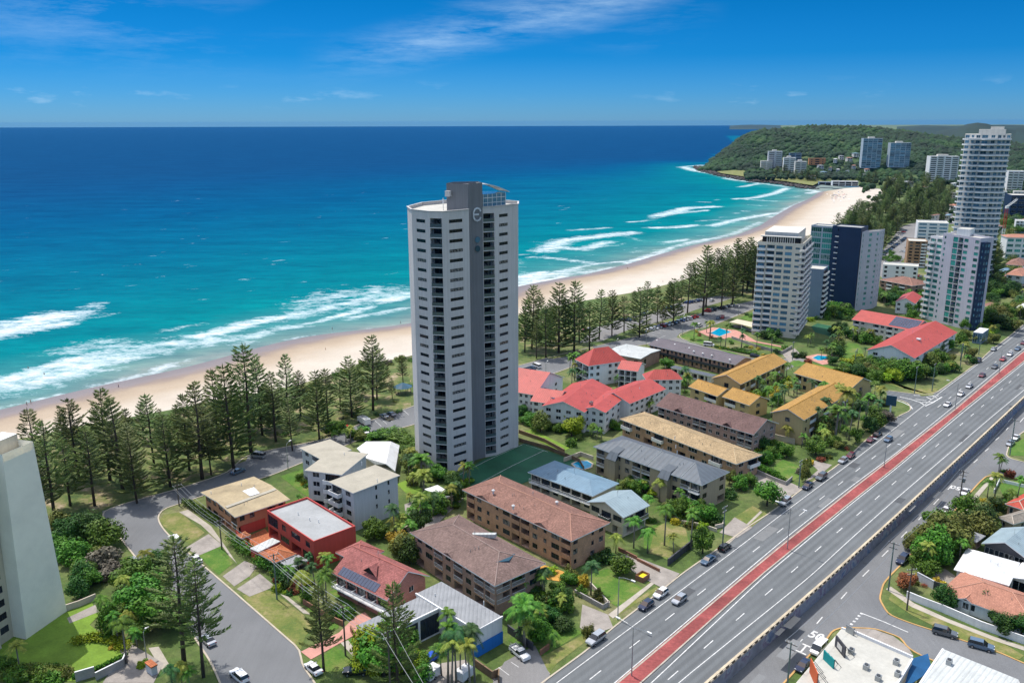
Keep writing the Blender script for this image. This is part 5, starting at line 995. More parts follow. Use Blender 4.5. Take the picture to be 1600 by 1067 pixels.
# ---- hall and motel ----
b = Bld('hall', 'low hall with a nearly flat pale grey sheet roof behind the red roofs', 'hall', 'h715,305', short='the pale roofed hall')
b.wing(b.rect('h553,240', 'h715,290', 'h828,240', 5.0), 5.0, ['ww.w'], 4, M['brnwall'], ('gable', .07, M['sheet_pale'], 0), .4, ['w.'], 'dd')
b = Bld('motel', 'very long two storey motel with mauve-grey roof and a row of room doors', 'motel', 'B640,850', short='the long mauve roofed motel')
Rc = b.rect('h755,210', 'h1242,322', 'h1338,285', 5.2)
b.wing(Rc, 5.2, ['dwdwdwdwdwdwdwdwdwdw', 'dwdwdwdwdwdwdwdwdwdw'], 2.5, M['tanwall'], ('gable', .25, M['sheet_mauve'], 0), .7, ['.', '.'], 'bb')
a, bb_, c, d = Rc; mb = MB(); e = (bb_-a).normalized(); nm = V((e.y, -e.x)); mb.prism([a+nm*.5, bb_+nm*.5, bb_-nm*.8, a-nm*.8], 2.45, 2.6)
for k in range(15): p = a.lerp(bb_, (k+.5)/15)+nm*.4; mb.box((p.x, p.y, 2.6), (.12, .12, 5.2), TH)
mb.prism([a+nm*.5, bb_+nm*.5, bb_+nm*.45, a+nm*.45], 2.6, 3.5); b.part(mb, 'walkway', [M['darkmetal']])
for s_ in ('B35,632', 'B160,662', 'B285,690', 'B535,750', 'A330,955', 'h905,215', 'h985,235'): b.vent(s_, 5.9, 'whirly')
b = Bld('carport', 'long low dark carport with white fascia in front of the motel', 'carport', 'h1000,395'); b.wing(b.rect('h880,335', 'h1110,388', 'h1135,378', 2.7), 2.7, ['gggggg'], 2.6, M['offwhite'], ('flat', M['sheet_dark'], 0), .3, ['g'])
# ---- cream tower ----
def tower(name, label, A, B_, C_, h, rows, rows1, fh, wall, roof, short, at, **k):
    b = Bld(name, label, 'tower', at); landmark(at, short); Rc = b.rect(A, B_, C_, 0)
    b.wing(Rc, h, rows, fh, wall, roof, 0, rows1, **k); return b, Rc
b, Rc = tower('apartment_tower', 'cream concrete apartment tower with curved stacked balconies and a penthouse terrace', 'n165,835', 'n410,930', 'n475,835', 44, n_('BbWWs', 15), n_('BBB', 15), 2.8, mat_render('warm_cream_render', (.74, .69, .58)), ('flat', M['membrane_beige'], 1.0), 'the cream tower', 'n300,900', win='du', bal='sww', out=1.3)
a, bb_, c, d = Rc; e = (bb_-a).normalized(); f = (c-bb_).normalized()
mb = MB(); P_ = [a+e*2+f*6, bb_-e*3+f*6, c-e*3-f*1, d+e*2-f*1]; mb.prism(P_, 44, 49.2, 0, 0); b.part(mb, 'penthouse', [M['offwhite']]); mb = MB(); mb.prism([a+e*1.5+f*3, bb_-e*1.5+f*3, bb_-e*1.5+f*6, a+e*1.5+f*6], 44, 47.2); b.part(mb, 'terrace_dark_opening', [M['dark']]); mb = MB()  # solid block behind the pergola, coloured dark to pass for an unlit opening
for k in range(13): p = (a+e*4).lerp(bb_-e*4, k/12)+f*1.3; mb.box((p.x, p.y, 45.9), (.35, .35, 3), 0)
mb.prism([a+e*1+f*.6, bb_-e*1+f*.6, bb_-e*1+f*2.5, a+e*1+f*2.5], 47.4, 47.8); b.part(mb, 'pergola', [M['offwhite']])
# curved corner terraces
for k in range(15):
    mb = MB(); pc = bb_; P_ = [pc+(e*cos(t)-f*sin(t))*1.7+f*.4 for t in [i*pi/2/5-.1 for i in range(7)]]+[pc-e*2+f*.3, pc-e*.2+f*2]; mb.prism(P_, 2+k*2.8, 2.95+k*2.8); mb.build('corner_balcony', M['offwhite'], b.t)
# ---- navy tower group ----
W = lambda x, y: V((x, y))
b = Bld('apartment_tower', 'navy blue clad tower with green glass front and pale grey right wing', 'tower', 'n720,740', short='the navy tower')
o = b.o; A_, B__ = g('n620,715')-o, g('n815,740')-o; e = (B__-A_).normalized(); f = V((-e.y, e.x))
b.wing([A_, B__, B__+f*12, A_+f*12], 44.5, [('.x.....')]*14, 2.95, M['navy'], ('flat', M['membrane_grey'], .6), 0, n_('', 14), win='ww')
mb = MB(); nq = V((e.y, -e.x))
for k_ in range(13): p = A_+e*(B__-A_).length*.19+nq*.2; mb.box((p.x, p.y, 4.2+k_*2.95), (1.9, .5, .45), atan2(e.y, e.x))
b.part(mb, 'window_hood', [M['white']]); C0_ = g('n945,722')-o; b.wing([B__+e*.3+f*.8, C0_, C0_+f*9, B__+f*9.8], 42.3, n_('v.W.w', 14), 2.9, mat_render('pale_lilac_grey', (.52, .53, .58)), ('flat', M['membrane_beige'], .5), 0, n_('nv', 14), win='wg')
G0 = A_-e*12.5+f*3; b.wing([G0, A_+f*3-e*.2, A_+f*12, G0+f*9], 43.8, n_('GG', 14), 2.95, mat_render('pale_blue_frame', (.42, .48, .55)), ('flat', M['membrane_light'], .6), 0, n_('', 14), win='wg')
b = Bld('apartment_block', 'mid-height blue-grey block with white corner balconies beside the navy tower', 'block', 'n575,790', short='the blue-grey block'); o = b.o
A_, B__ = g('n475,770')-o, g('n575,790')-o; C_ = g('n610,760')-o
b.wing(b.rect('n470,765', 'n578,792', 'n612,760', 0), 25.5, n_('...', 9), 2.8, M['blueblk'], ('flat', M['membrane_light'], .5), 0, n_('B', 9), win='uw', bal='sww')
# ---- red roofed resort, right ----
b = Bld('resort', 'pale resort with red roofs and a large grid of solar panels below the white tower', 'resort', 'p300,730', short='the red roofed resort with the solar grid')
b.wing(b.rect('n802,800', 'n1240,880', 'n1330,835', 7.0), 7.0, n_('bw.bwbw.b', 2)+['gw.gwgw.g'], 2.4, M['offwhite'], RR(.42, 0), .6, n_('', 3), 'ww', 'sww')
b.wing(b.rect('p45,672', 'p325,742', 'p600,575', 7.0), 7.0, n_('w.w', 3), 2.4, M['white'], RR(.40, 1), .6, n_('ww.wbw', 3), 'ww', 'sww')
b.solar2(b.rect('n802,800', 'n1240,880', 'n1330,835', 7.0), 7.0, .42, .58, .99, .1, .92, 10, 5)
mb = MB(); p = g('p350,615', 10)-b.o; mb.box((p.x, p.y, 10), (1.6, 1.6, .6), TH); b.part(mb, 'skylight', [M['sheet_white']])
# ---- white tower with navy edge ----
b = Bld('apartment_tower', 'white and lilac tower with green glass balconies and a dark navy side', 'tower', 'p560,545', short='the white and navy tower'); o = b.o
A_, B__ = g('p440,500')-o, g('1513,516')-o; e = (B__-A_).normalized(); f = V((-e.y, e.x)); LIL = mat_render('lilac_white_render', (.56, .55, .62))
b.wing([A_, B__, B__+f*9, A_+f*9], 44.5, n_('n.GbW.W', 15), 2.9, LIL, ('flat', M['membrane_light'], .8), 0, n_('', 15), win='dg', bal='gwk', depth=1.8)
L0 = g('p365,480')-o; e2 = (A_-L0).normalized(); f2_ = V((-e2.y, e2.x)); b.wing([L0, A_+f2_*.3, A_+f2_*12, L0+f2_*12], 42.5, n_('BW', 14), 2.95, M['white'], ('flat', M['membrane_light'], .6), 0, n_('', 14), win='dg', bal='sww', out=1.5)
b.wing([B__+e*.02+f*.6, B__+e*2.2+f*1.0, B__+e*2.2+f*4.5, B__+e*.02+f*4.5], 43.0, n_('n', 15), 2.85, M['navy'], ('flat', M['membrane_grey'], .3), 0, n_('WW', 15), win='du')
mb = MB(); p = A_+e*6+f*8; mb.box((p.x, p.y, 46.2), (8, 6, 3.4), TH, 0, 1); b.part(mb, 'rooftop_room', [M['white'], M['membrane_light']])
# ---- tall white round-cornered tower ----
b = Bld('apartment_tower', 'tallest white tower with rounded stacks of curved balconies at the right', 'tower', (g('1512,450')), short=None); landmark('1530,260', 'the tallest white tower'); o = b.o
dirv = g('1512,450').normalized(); rg = V((dirv.y, -dirv.x)); Ht = 92; nf = 30; fh = Ht/nf; mb = MB()
def rnd(cx, cy, rx, n=18, a0=0, a1=2*pi): return [V((cx, cy))+rg*rx*cos(a0+(a1-a0)*i/n)-dirv*rx*sin(a0+(a1-a0)*i/n) for i in range(n)]
lobes = [(rg*-7.5+dirv*0, 5.6), (rg*1.0+dirv*-2.0, 4.6), (rg*7.5+dirv*1.5, 5.0)]
core_ = [rg*-12+dirv*14, rg*-12+dirv*2, rg*-3.5-dirv*2.6, rg*5-dirv*2.2, rg*12+dirv*2.5, rg*12+dirv*14]; core_ = core_[::-1]; cw = MB(); cc = core_[::-1]
for i in range(len(cc)-1): b.facade(cw, cc[i], cc[i+1], 0, fh, n_('WwW' if i in (1, 3) else 'Ww', nf), 'wu') if i in (1, 2, 3) else cw.wallq(cc[i], cc[i+1], 0, Ht)
cw.wallq(cc[-1], cc[0], 0, Ht); b.part(cw, 'wall', [M['offwhite'], M['dark']])
mb = MB(); mb.poly([(p.x, p.y, Ht) for p in cc]); b.part(mb, 'roof', [M['membrane_light']])
for c_, r_ in lobes:
    for k in range(1, nf):
        mb = MB(); P_ = [c_+p for p in rnd(0, 0, r_, 14, -.15, pi+.15)]; mb.prism(P_, k*fh-.2, k*fh+.02, 0, 0); L_ = [p for p in P_]; strip(mb, [c_+(p-c_)*.985 for p in L_], .12, k*fh+.02, 0, .55); o_ = mb.build('balcony', M['white'], b.t)
        if (c_, r_) != lobes[0]: pass
mb = MB(); mb.prism([c+dirv*3 for c in (rg*-5, rg*9, rg*9+dirv*9, rg*-5+dirv*9)], Ht, Ht+2.6, 0, 0); mb.prism([c+dirv*5 for c in (rg*1, rg*8, rg*8+dirv*5, rg*1+dirv*5)], Ht+2.6, Ht+4.2); b.part(mb, 'rooftop_room', [M['offwhite']])
# ---- mid-distance blocks ----
def fb(name, label, cat, pl, pr_, yb, yt, dep, rows, rows1, wall, roof, ang=0, z=0, win='dd', bal='sww', short=None, group=None, side=0):
    "block standing on the ground between two surveyed base points; side = turn of the near face"
    a, c = g((pl, yb), z), g((pr_, yb), z); mid = (a+c)/2; b = Bld(name, label, cat, (mid.x, mid.y), z, group); wd = (c-a).length; h = hgt((pr_*.5+pl*.5, yb), yt, z); e = V((cos(radians(ang)), sin(radians(ang)))); f = V((-e.y, e.x))
    wd2 = max(4, (wd-dep*abs(sin(radians(ang))))/max(.3, cos(radians(ang)))); A_ = -e*wd2/2; nf = len(rows)
    b.wing([A_, A_+e*wd2, A_+e*wd2+f*dep, A_+f*dep], h, rows, h/nf*.98, wall, roof, 0 if roof[0] == 'flat' else .5, rows1, win=win, bal=bal)
    if short: landmark(((pl+pr_)/2, (yb+yt)/2), short)
    return b, h
FL = ('flat', M['membrane_light'], .5); FG = ('flat', M['membrane_grey'], .5)
fb('apartment_block', 'orange-brown brick block with recessed dark balconies beside the car park', 'block', 1411, 1449, 418, 378, 16, n_('wWb', 8), n_('bb', 8), M['ochbrick'], FL, -20, short='the orange-brown block')
fb('apartment_block', 'white stepped block with blue glass behind the orange-brown block', 'block', 1427, 1480, 392, 349, 18, n_('WWW', 8), n_('w', 8), M['white'], FL, -20, win='wu', short=None)
fb('flats', 'plain white four storey flats above the brown brick flats', 'flats', 1376, 1434, 437, 416, 12, n_('w.ww.w', 3), n_('w', 3), M['white'], FL, -25, short='the plain white flats')
b = Bld('flats', 'brown brick flats with hipped russet roof below the plain white flats', 'flats', (*g('1410,462'),)); landmark('1408,450', 'the russet roofed flats'); b.wing(b.rect('s20,785', 's370,850', 's465,800', 6.5), 6.5, n_('wbwbw', 2)+['gwgwg'], 2.2, M['brnwall'], ('hip', .3, M['tile_terra']), .5, n_('ww', 3), 'dd', 'sww')
b = Bld('house', 'white gabled house with red roof beside the white and navy tower', 'house', (*g('1418,488'),)); b.wing(b.rect('s205,1000', 's400,1035', 's475,960', 6), 6, ['w.w', 'w.w'], 2.7, M['white'], ('gable', .5, M['sheet_red'], 1), .4, ['', ''], 'ww')
fb('apartment_block', 'low dark office block with white bands right of the tallest tower', 'block', 1573, 1612, 342, 306, 25, n_('WWW', 5), n_('', 5), M['navy'], FL, -15, win='wd', short=None)
fb('apartment_block', 'pale banded apartment block at the far right skyline', 'block', 1570, 1598, 300, 268, 20, n_('BBB', 8), n_('WW', 8), M['white'], FL, -20, short='the pale banded block')
fb('apartment_block', 'white and teal low block at the right edge below the crane', 'block', 1568, 1620, 405, 372, 14, n_('WWWW', 4), n_('', 4), M['white'], ('hip', .25, M['tile_pink']), -12, win='wg', short='the white and teal block')
for lab, A_, B__, C__, z, wm, rm in [('salmon tiled house at the right edge beyond the tall tower', 't560,890', 't700,925', 't760,880', 4, M['brnwall'], M['tile_terra']), ('pink house with orange tiled hip roof at the right edge', 't570,985', 't700,1020', 't780,970', 6, M['lav'], M['tile_pink'])]:
    b = Bld('house', lab, 'house', B__); b.wing(b.rect(A_, B__, C__, z), z, ['ww', 'ww'], z/2, wm, ('hip', .45, rm), .5, ['w', 'w'])
b = Bld('house', 'small white house with orange roof at the foot of the white and navy tower', 'house', 'D300,420'); b.wing(b.rect('D225,330', 'D370,375', 'D435,350', 5), 5, ['w.w', 'w.w'], 2.4, M['white'], ('hip', .5, M['tile_terra']), .5, ['w', 'w'])
b = Bld('shelter', 'blue framed entrance structure at the base of the white and navy tower', 'shelter', 'D240,690'); b.wing(b.rect('D170,620', 'D250,650', 'D320,600', 5), 5, ['GG'], 4.6, M['blueblk'], ('flat', M['sheet_white'], 0), 0, ['GG'], 'wu')
for l, r_, yb, yt, nf, wl_, lab in [(1578, 1600, 330, 300, 5, M['offwhite'], 'cream five storey block behind the dark office block'), (1556, 1574, 318, 300, 4, M['lav'], 'pale grey low block just right of the tallest tower'), (1582, 1606, 364, 346, 4, M['white'], 'white four storey block below the dark office block'), (1484, 1496, 318, 302, 4, M['cream'], 'small cream block left of the tallest tower'), (1586, 1610, 288, 268, 6, M['offwhite'], 'cream block beside the pale banded skyline block'), (1436, 1450, 312, 302, 3, M['white'], 'small white block inside the far pine stand')]:
    fb('apartment_block', lab, 'block', l, r_, yb, yt, 14, n_('WwW', nf), n_('ww', nf), wl_, FL, -25)
for i, (x, yt, w_) in enumerate([(1553, 203, 5), (1561, 209, 9), (1572, 206, 7), (1583, 210, 10), (1592, 204, 6), (1534, 212, 8), (1598, 211, 8), (1545, 211, 6), (1578, 212, 6)]):
    b, h = fb('skyline_block', None, 'block', x-w_/2, x+w_/2, 224+i % 3, yt, 30, n_('WW', 5), n_('W', 5), M['lav'] if i % 2 else M['blueblk'], FL, -15, 0, group='blocks on the distant skyline'); rep(b.t, ['blue-grey', 'pale'][i % 2]+' distant skyline block', 'block', 'blocks on the distant skyline')
# far cluster under the headland
def far(name, lab, l, r_, yb, yt, nf, pat, wall, dep=18, z=3, **k):
    z = hill_z((l+r_)/2, yb, 1)
    if name == 'far_tower' or nf > 6:
        b, h = fb(name, lab, 'tower' if nf > 8 else 'block', l, r_, yb, yt, dep, n_(pat, nf), n_('W', nf), wall, FL, k.pop('ang', -12), z, **k); q_ = MB(); q_.box((0, dep*.4, h+1.6), ((r_-l)*.35, dep*.4, 3.6), -.2); b.part(q_, 'rooftop_room', [M['offwhite']]); return b, h
    return fb(name, lab, 'tower' if nf > 8 else 'block', l, r_, yb, yt, dep, n_(pat, nf), n_('W', nf), wall, FL, k.pop('ang', -12), z, **k)
far('far_tower', 'far round-topped blue-grey tower, taller of the pair under the headland', 1344, 1376, 263, 217, 15, 'GGGG', mat_render('pale_blue_concrete', (.42, .50, .56)), 24, win='wu', short='the twin far towers')
far('far_tower', 'far blue-grey tower, right and lower of the pair under the headland', 1387, 1421, 262, 224, 13, 'GGGG', mat_render('pale_blue_concrete_b', (.42, .50, .56)), 24, win='wu')
far('far_tower', 'far white ribbed tower among trees left of the tallest tower', 1449, 1495, 284, 245, 12, 'WbWb', M['white'], 24, short='the far white tower')
far('far_block', 'far pale block with grey side, highest of the hillside group', 1198, 1222, 262, 237, 8, 'WB', M['lav'], 20, short='the hillside block', z=8)
far('far_block', 'far stepped terrace block at the left end of the hillside group', 1187, 1207, 268, 252, 5, 'BB', M['offwhite'], 18, z=5)
far('far_block', 'far white banded block in the middle of the hillside group', 1222, 1243, 272, 247, 8, 'BB', M['white'], 18, z=4)
far('far_block', 'far banded block with brown side at the right of the hillside group', 1240, 1260, 276, 253, 8, 'BB', M['offwhite'], 18, z=4)
far('far_block', 'far blue roofed block half hidden behind the hillside group', 1232, 1252, 255, 240, 6, 'WW', M['blueblk'], 14, z=14)
far('far_block', 'far orange walled building on the hillside right of the banded blocks', 1263, 1290, 258, 248, 3, 'wWw', mat_render('orange_hill_wall', (.55, .25, .12)), 14, z=14)
far('surf_club', 'long low white surf club at the far end of the beach', 1300, 1341, 291, 284, 2, 'GGGG', M['white'], 16, z=0, short='the far surf club')
far('pavilion', 'pale blue low roofed pavilion left of the surf club', 1279, 1300, 289, 285, 1, 'GG', M['bluegrey'] if 'bluegrey' in M else M['blueblk'], 12, z=0)
rr = random.Random(21); hs = [(1305, 252), (1315, 247), (1328, 250), (1338, 243), (1296, 265), (1308, 268), (1322, 270), (1334, 262), (1288, 272), (1272, 278), (1347, 276), (1283, 262), (1355, 268)]
RF = [M['sheet_white'], M['sheet_grey'], M['tile_pink'], M['sheet_bluegrey'], M['tile_terra']]
for i, (x, y) in enumerate(hs):
    z = hill_z(x, y+3, 2); b, h = fb('hillside_house', None, 'house', x-4.5, x+4.5, y+3, y-3, 12, ['WW', 'ww'], ['w', 'w'], rr.choice([M['white'], M['offwhite'], M['lav']]), ('hip', .2, RF[i % 5]), rr.uniform(-40, 10), z, group='houses on the far hillside'); b.t['label'] = None
    del b.t['label']; rep(b.t, ['white roofed', 'grey roofed', 'salmon roofed', 'blue-grey roofed', 'terracotta roofed'][i % 5]+' far hillside house', 'house', 'houses on the far hillside')
# suburb roofs beyond the right-hand towers
sub = [(1478, 300), (1490, 330), (1440, 296), (1420, 288), (1586, 262), (1560, 250), (1596, 240), (1456, 345), (1590, 430), (1563, 432), (1588, 330), (1597, 352), (1560, 362), (1400, 283), (1478, 345), (1486, 290), (1572, 440), (1600, 455), (1408, 300), (1430, 310), (1592, 490)]
for i, (x, y) in enumerate(sub):
    w_ = 5+rr.random()*4 if y < 310 else 9; b, h = fb('suburb_house', None, 'house', x-w_, x+w_, y+4, y-3 if y < 310 else y-8, 14, ['WwW', 'ww.'], ['w', 'w'], rr.choice([M['white'], M['offwhite'], M['lav'], M['cream']]), ('hip', .3, RF[(i*2) % 5]), rr.uniform(-50, -5), 0, group='houses among the trees')
    rep(b.t, ['white roofed', 'salmon roofed', 'terracotta roofed', 'grey roofed', 'blue-grey roofed'][i % 5]+' small house', 'house', 'houses among the trees')
# ---- right hand houses beyond the service road (lower land) ----
def low(name, lab, at, A_, B__, C__, z, rows, rows1, wall, roof, short=None, over=.6, **k):
    b = Bld(name, lab, 'house', at, ZW, short=short); b.wing(b.rect(A_, B__, C__, z), z, rows, z/len(rows), wall, roof, over, rows1, **k); return b
b = low('bungalow', 'low white-walled bungalow with long salmon tiled hip roof behind a white wall', 'f760,770', 'f672,712', 'f1040,850', 'f1120,760', 2.9, ['w.Ww.wWw.w'], ['.'], M['white'], ('hip', .38, M['tile_pink']), 'the salmon tiled bungalow', win='wb')
b.wing(b.rect('f742,740', 'f798,762', 'f850,715', 2.9), 2.9, ['W'], 2.8, M['white'], ('gable', .5, M['tile_pink'], 1), .6, ['.'])
b = low('bungalow', 'house with bright white sheet hip roof between salmon and grey-green roofs', 'f870,690', 'f735,610', 'f942,690', 'f985,600', 3.2, ['w.w'], ['w'], M['offwhite'], ('hip', .45, M['sheet_white']), 'the white sheet roofed house')
b.wing(b.rect('f940,655', 'f1070,700', 'f1120,640', 3.0), 3.0, ['G'], 2.8, M['offwhite'], ('gable', .25, M['sheet_white'], 1), .5)
b = low('gabled_house', 'dark gabled house with grey-green roof and glazed gable', 'f930,560', 'f825,530', 'f1010,585', 'f1085,520', 4.2, ['GGGG'], ['w'], M['darkfence'], ('gable', .45, M['sheet_teal'], 1), 'the grey-green gabled house', win='wd')
b = low('bungalow', 'house with old mottled grey tiled roof above the grey-green gable', 'f950,450', 'f885,425', 'f960,450', 'f1060,420', 3.4, ['w.'], ['w'], M['sand'], ('hip', .4, mat_tile('old_grey_tiles', (.27, .24, .20))), 'the mottled grey roofed house')
b = low('bungalow', 'red tiled house at the right edge behind a garden', 'f960,400', 'f928,368', 'f1000,395', 'f1080,350', 3.2, ['w.'], ['w'], M['brnwall'], ('hip', .42, mat_tile('bright_red_tiles', (.50, .09, .06))), 'the bright red tiled house')
b = low('carport', 'small timber and red sheet lean-to beside the grey-green gable', 'f820,560', 'f775,500', 'f815,520', 'f850,495', 2.6, ['g'], ['g'], M['brnwall'], ('flat', M['sheet_grey'], 0))
# shop on the corner, bottom right
b = Bld('corner_shop', 'flat roofed corner shop with colourful roof signs and rooftop fans', 'shop', 'j1000,700', ZW, short='the flat roofed corner shop'); o = b.o; zr = 4.6
P_ = [g(q, zr+ZW)-o for q in ('j735,395', 'j850,440', 'j1445,700', 'j1290,960', 'j1180,1150', 'j100,1150')]
mb = MB(); mb.prism(P_, 0, zr, 0); b.part(mb, 'wall', [M['offwhite']]); mb = MB(); mb.prism([c*.985 for c in P_], zr-.1, zr+.05); b.part(mb, 'roof', [M['membrane_light']])
mb = MB(); strip(mb, [P_[1], P_[2]], .35, zr, 0, .7); strip(mb, [P_[0], P_[1]], .3, zr, 0, .35); strip(mb, [P_[2], P_[3]], .3, zr, 0, .3); b.part(mb, 'parapet', [M['white']])
def sign(s0, s1, hh, m, txt=None):
    p, q2 = g(s0, zr+ZW)-o, g(s1, zr+ZW)-o; e = (q2-p).normalized(); n2 = V((-e.y, e.x)); mb = MB(); f3 = lambda c, z: (c.x, c.y, z)
    mb.prism([p, q2, q2+n2*.15, p+n2*.15], zr, zr+hh, 0); so = b.part(mb, 'sign_board', [m]); fr = MB()
    for t in (0, .33, .66, 1): c = p.lerp(q2, t)+n2*.2; fr.tube([f3(c, zr+hh), f3(c+n2*hh*.8, zr)], .05, 4); fr.tube([f3(c, zr), f3(c, zr+hh)], .05, 4)
    for zz_ in (.3, .9): fr.tube([f3(p+n2*.2, zr+hh*zz_), f3(q2+n2*.2, zr+hh*zz_)], .05, 4)
    fr.build('frame', M['darkmetal'], so); return so, p, q2, e
sign('j775,425', 'j850,470', 1.6, M['metal']); so, p, q2, e = sign('j665,570', 'j760,690', 2.4, M['darkfence'])
mb = MB(); c = (p+q2)/2-V((-e.y, e.x))*.03; mb.prism([c-e*.9, c+e*.9, c+e*.9-V((-e.y, e.x))*.04, c-e*.9-V((-e.y, e.x))*.04], zr+.6, zr+1.7); mb.build('sign_face', M['offwhite'], so)
sign('j548,700', 'j650,800', 2.0, M['teal']); sign('j412,830', 'j480,990', 3.0, M['orange'])
for s_ in ('j980,800', 'j1100,910', 'j1280,750', 'j830,640', 'j1295,870'): b.vent(s_, zr, 'unit')
mb = MB(); c = [g(q, 3.4+ZW)-o for q in ('j1445,690', 'j1420,560', 'j1600,640', 'j1640,800', 'j1350,1000', 'j1330,900')]
b2 = Bld('awning', 'deep blue shade awning between the corner shop and ribbed shed', 'awning', 'j1480,760', ZW); mb.prism([p+o-b2.o for p in (c[0], c[2], c[3], c[4])], 3.2, 3.35); b2.part(mb, 'canopy', [mat('navy_shade_cloth', (.01, .08, .20), var=.15)])
for p in (c[2], c[3]): q_ = p+o-b2.o; mb = MB(); mb.tube([(q_.x, q_.y, 0), (q_.x, q_.y, 3.2)], .08, 6); b2.part(mb, 'post', [M['metal']])
b = Bld('shed', 'large shed with pale ribbed sheet roof at the bottom right corner', 'shed', 'i700,1000', ZW, short='the ribbed roof shed'); b.wing(b.rect('i280,1060', 'i540,680', 'i1390,1030', 4.4), 4.4, ['.'], 4.3, M['offwhite'], ('flat', M['sheet_pale'], 0), .1) if 0 else None
o = b.o; P_ = [g(q, 4.4+ZW)-o for q in ('i200,1180', 'i535,678', 'i1390,1025', 'i1500,1300', 'i700,1500')]; mb = MB(); mb.prism(P_, 0, 4.3); b.part(mb, 'wall', [M['offwhite']]); mb = MB(); e = (P_[2]-P_[1]).normalized(); f = V((-e.y, e.x))
mb.poly([(p.x, p.y, 4.42) for p in P_[::-1]], 0, [(p.dot(e), p.dot(f)) for p in P_[::-1]]); b.part(mb, 'roof', [M['sheet_pale']]); mb = MB(); strip(mb, [P_[0], P_[1]], .4, 4.3, 0, .2); b.part(mb, 'gutter', [M['trim']]); b.vent('i600,850', 4.4, 'unit')
# park shelter
p = g('T122,470'); t = thing('park_shelter', 'round park shelter with pale blue conical roof on posts in the beach park', 'shelter', (p.x, p.y, 0)); mb = MB(); mb.tube([(0, 0, 2.7), (0, 0, 4.2)], [3.6, .25], 12); mb.build('roof', M['bglass'], t)
for k in range(6): mb = MB(); mb.tube([(3*cos(k*pi/3), 3*sin(k*pi/3), 0), (3*cos(k*pi/3), 3*sin(k*pi/3), 2.8)], .1, 6); mb.build('post', M['pole_wood'], t)
# shade sail by the cream tower pool
b = Bld('shade_sail', 'long cream shade canopy stretched beside the cream tower', 'canopy', 'B760,260'); o = b.o; mb = MB(); P_ = [(*(g(s_, z)-o), z) for s_, z in (('B530,205', 2.8), ('B640,165', 4.0), ('B985,235', 3.2), ('B930,300', 2.8), ('B700,240', 3.2))]; mb.poly(P_); mb.poly([(p[0], p[1], p[2]-.06) for p in P_[::-1]]); b.part(mb, 'canopy', [M['cream']])
for p in P_: mb = MB(); mb.tube([(p[0], p[1], 0), (p[0], p[1], p[2])], .08, 5); b.part(mb, 'post', [M['trim']])
# tower crane
p = g('1530,352'); p = g('t505,720'); t = thing('tower_crane', 'red and white lattice crane mast beside the tallest white tower', 'crane', (p.x, p.y, 0)); landmark('1518,350', 'the red crane')
def lattice(mb, p, q2, w_, n):
    p, q2 = Vector(p), Vector(q2); ax = (q2-p).normalized(); u_ = ax.orthogonal().normalized()*w_/2; v_ = ax.cross(u_.normalized())*w_/2; cs_ = [u_+v_, u_-v_, -u_-v_, -u_+v_]
    for c in cs_: mb.tube([p+c, q2+c], .13, 4)
    for i in range(n):
        a_, b_2 = p.lerp(q2, i/n), p.lerp(q2, (i+1)/n)
        for k in range(4): mb.tube([a_+cs_[k], b_2+cs_[(k+1) % 4]], .07, 3, 0, False)
hc = hgt('t505,720', Q('t530,390')[1]); mb = MB(); lattice(mb, (0, 0, 0), (0, 0, hc*.45), 1.8, 12); mb.build('lower_mast', M['trim'], t); mb = MB(); lattice(mb, (0, 0, hc*.45), (0, 0, hc), 1.8, 12); mb.build('upper_mast', mat('crane_red', (.55, .05, .05), var=.1), t)
mb = MB(); mb.box((0, 0, hc+1), (2, 2, 2)); mb.build('cab', M['trim'], t); mb = MB(); lattice(mb, (0, 0, hc+1.5), (11, 6, hc+7), 1.2, 14); mb.build('jib', M['trim'], t)
# road sign board and small signs
p = g('p165,1100'); t = thing('billboard', 'pale blue roadside billboard on a post beside the side street', 'billboard', (p.x, p.y, 0)); mb = MB(); mb.box((0, 0, 5.2), (3.4, .3, 3.6), -.5); mb.build('panel', M['bglass'], t); mb = MB(); mb.tube([(0, 0, 0), (0, 0, 3.6)], .3, 8); mb.build('post', M['trim'], t)
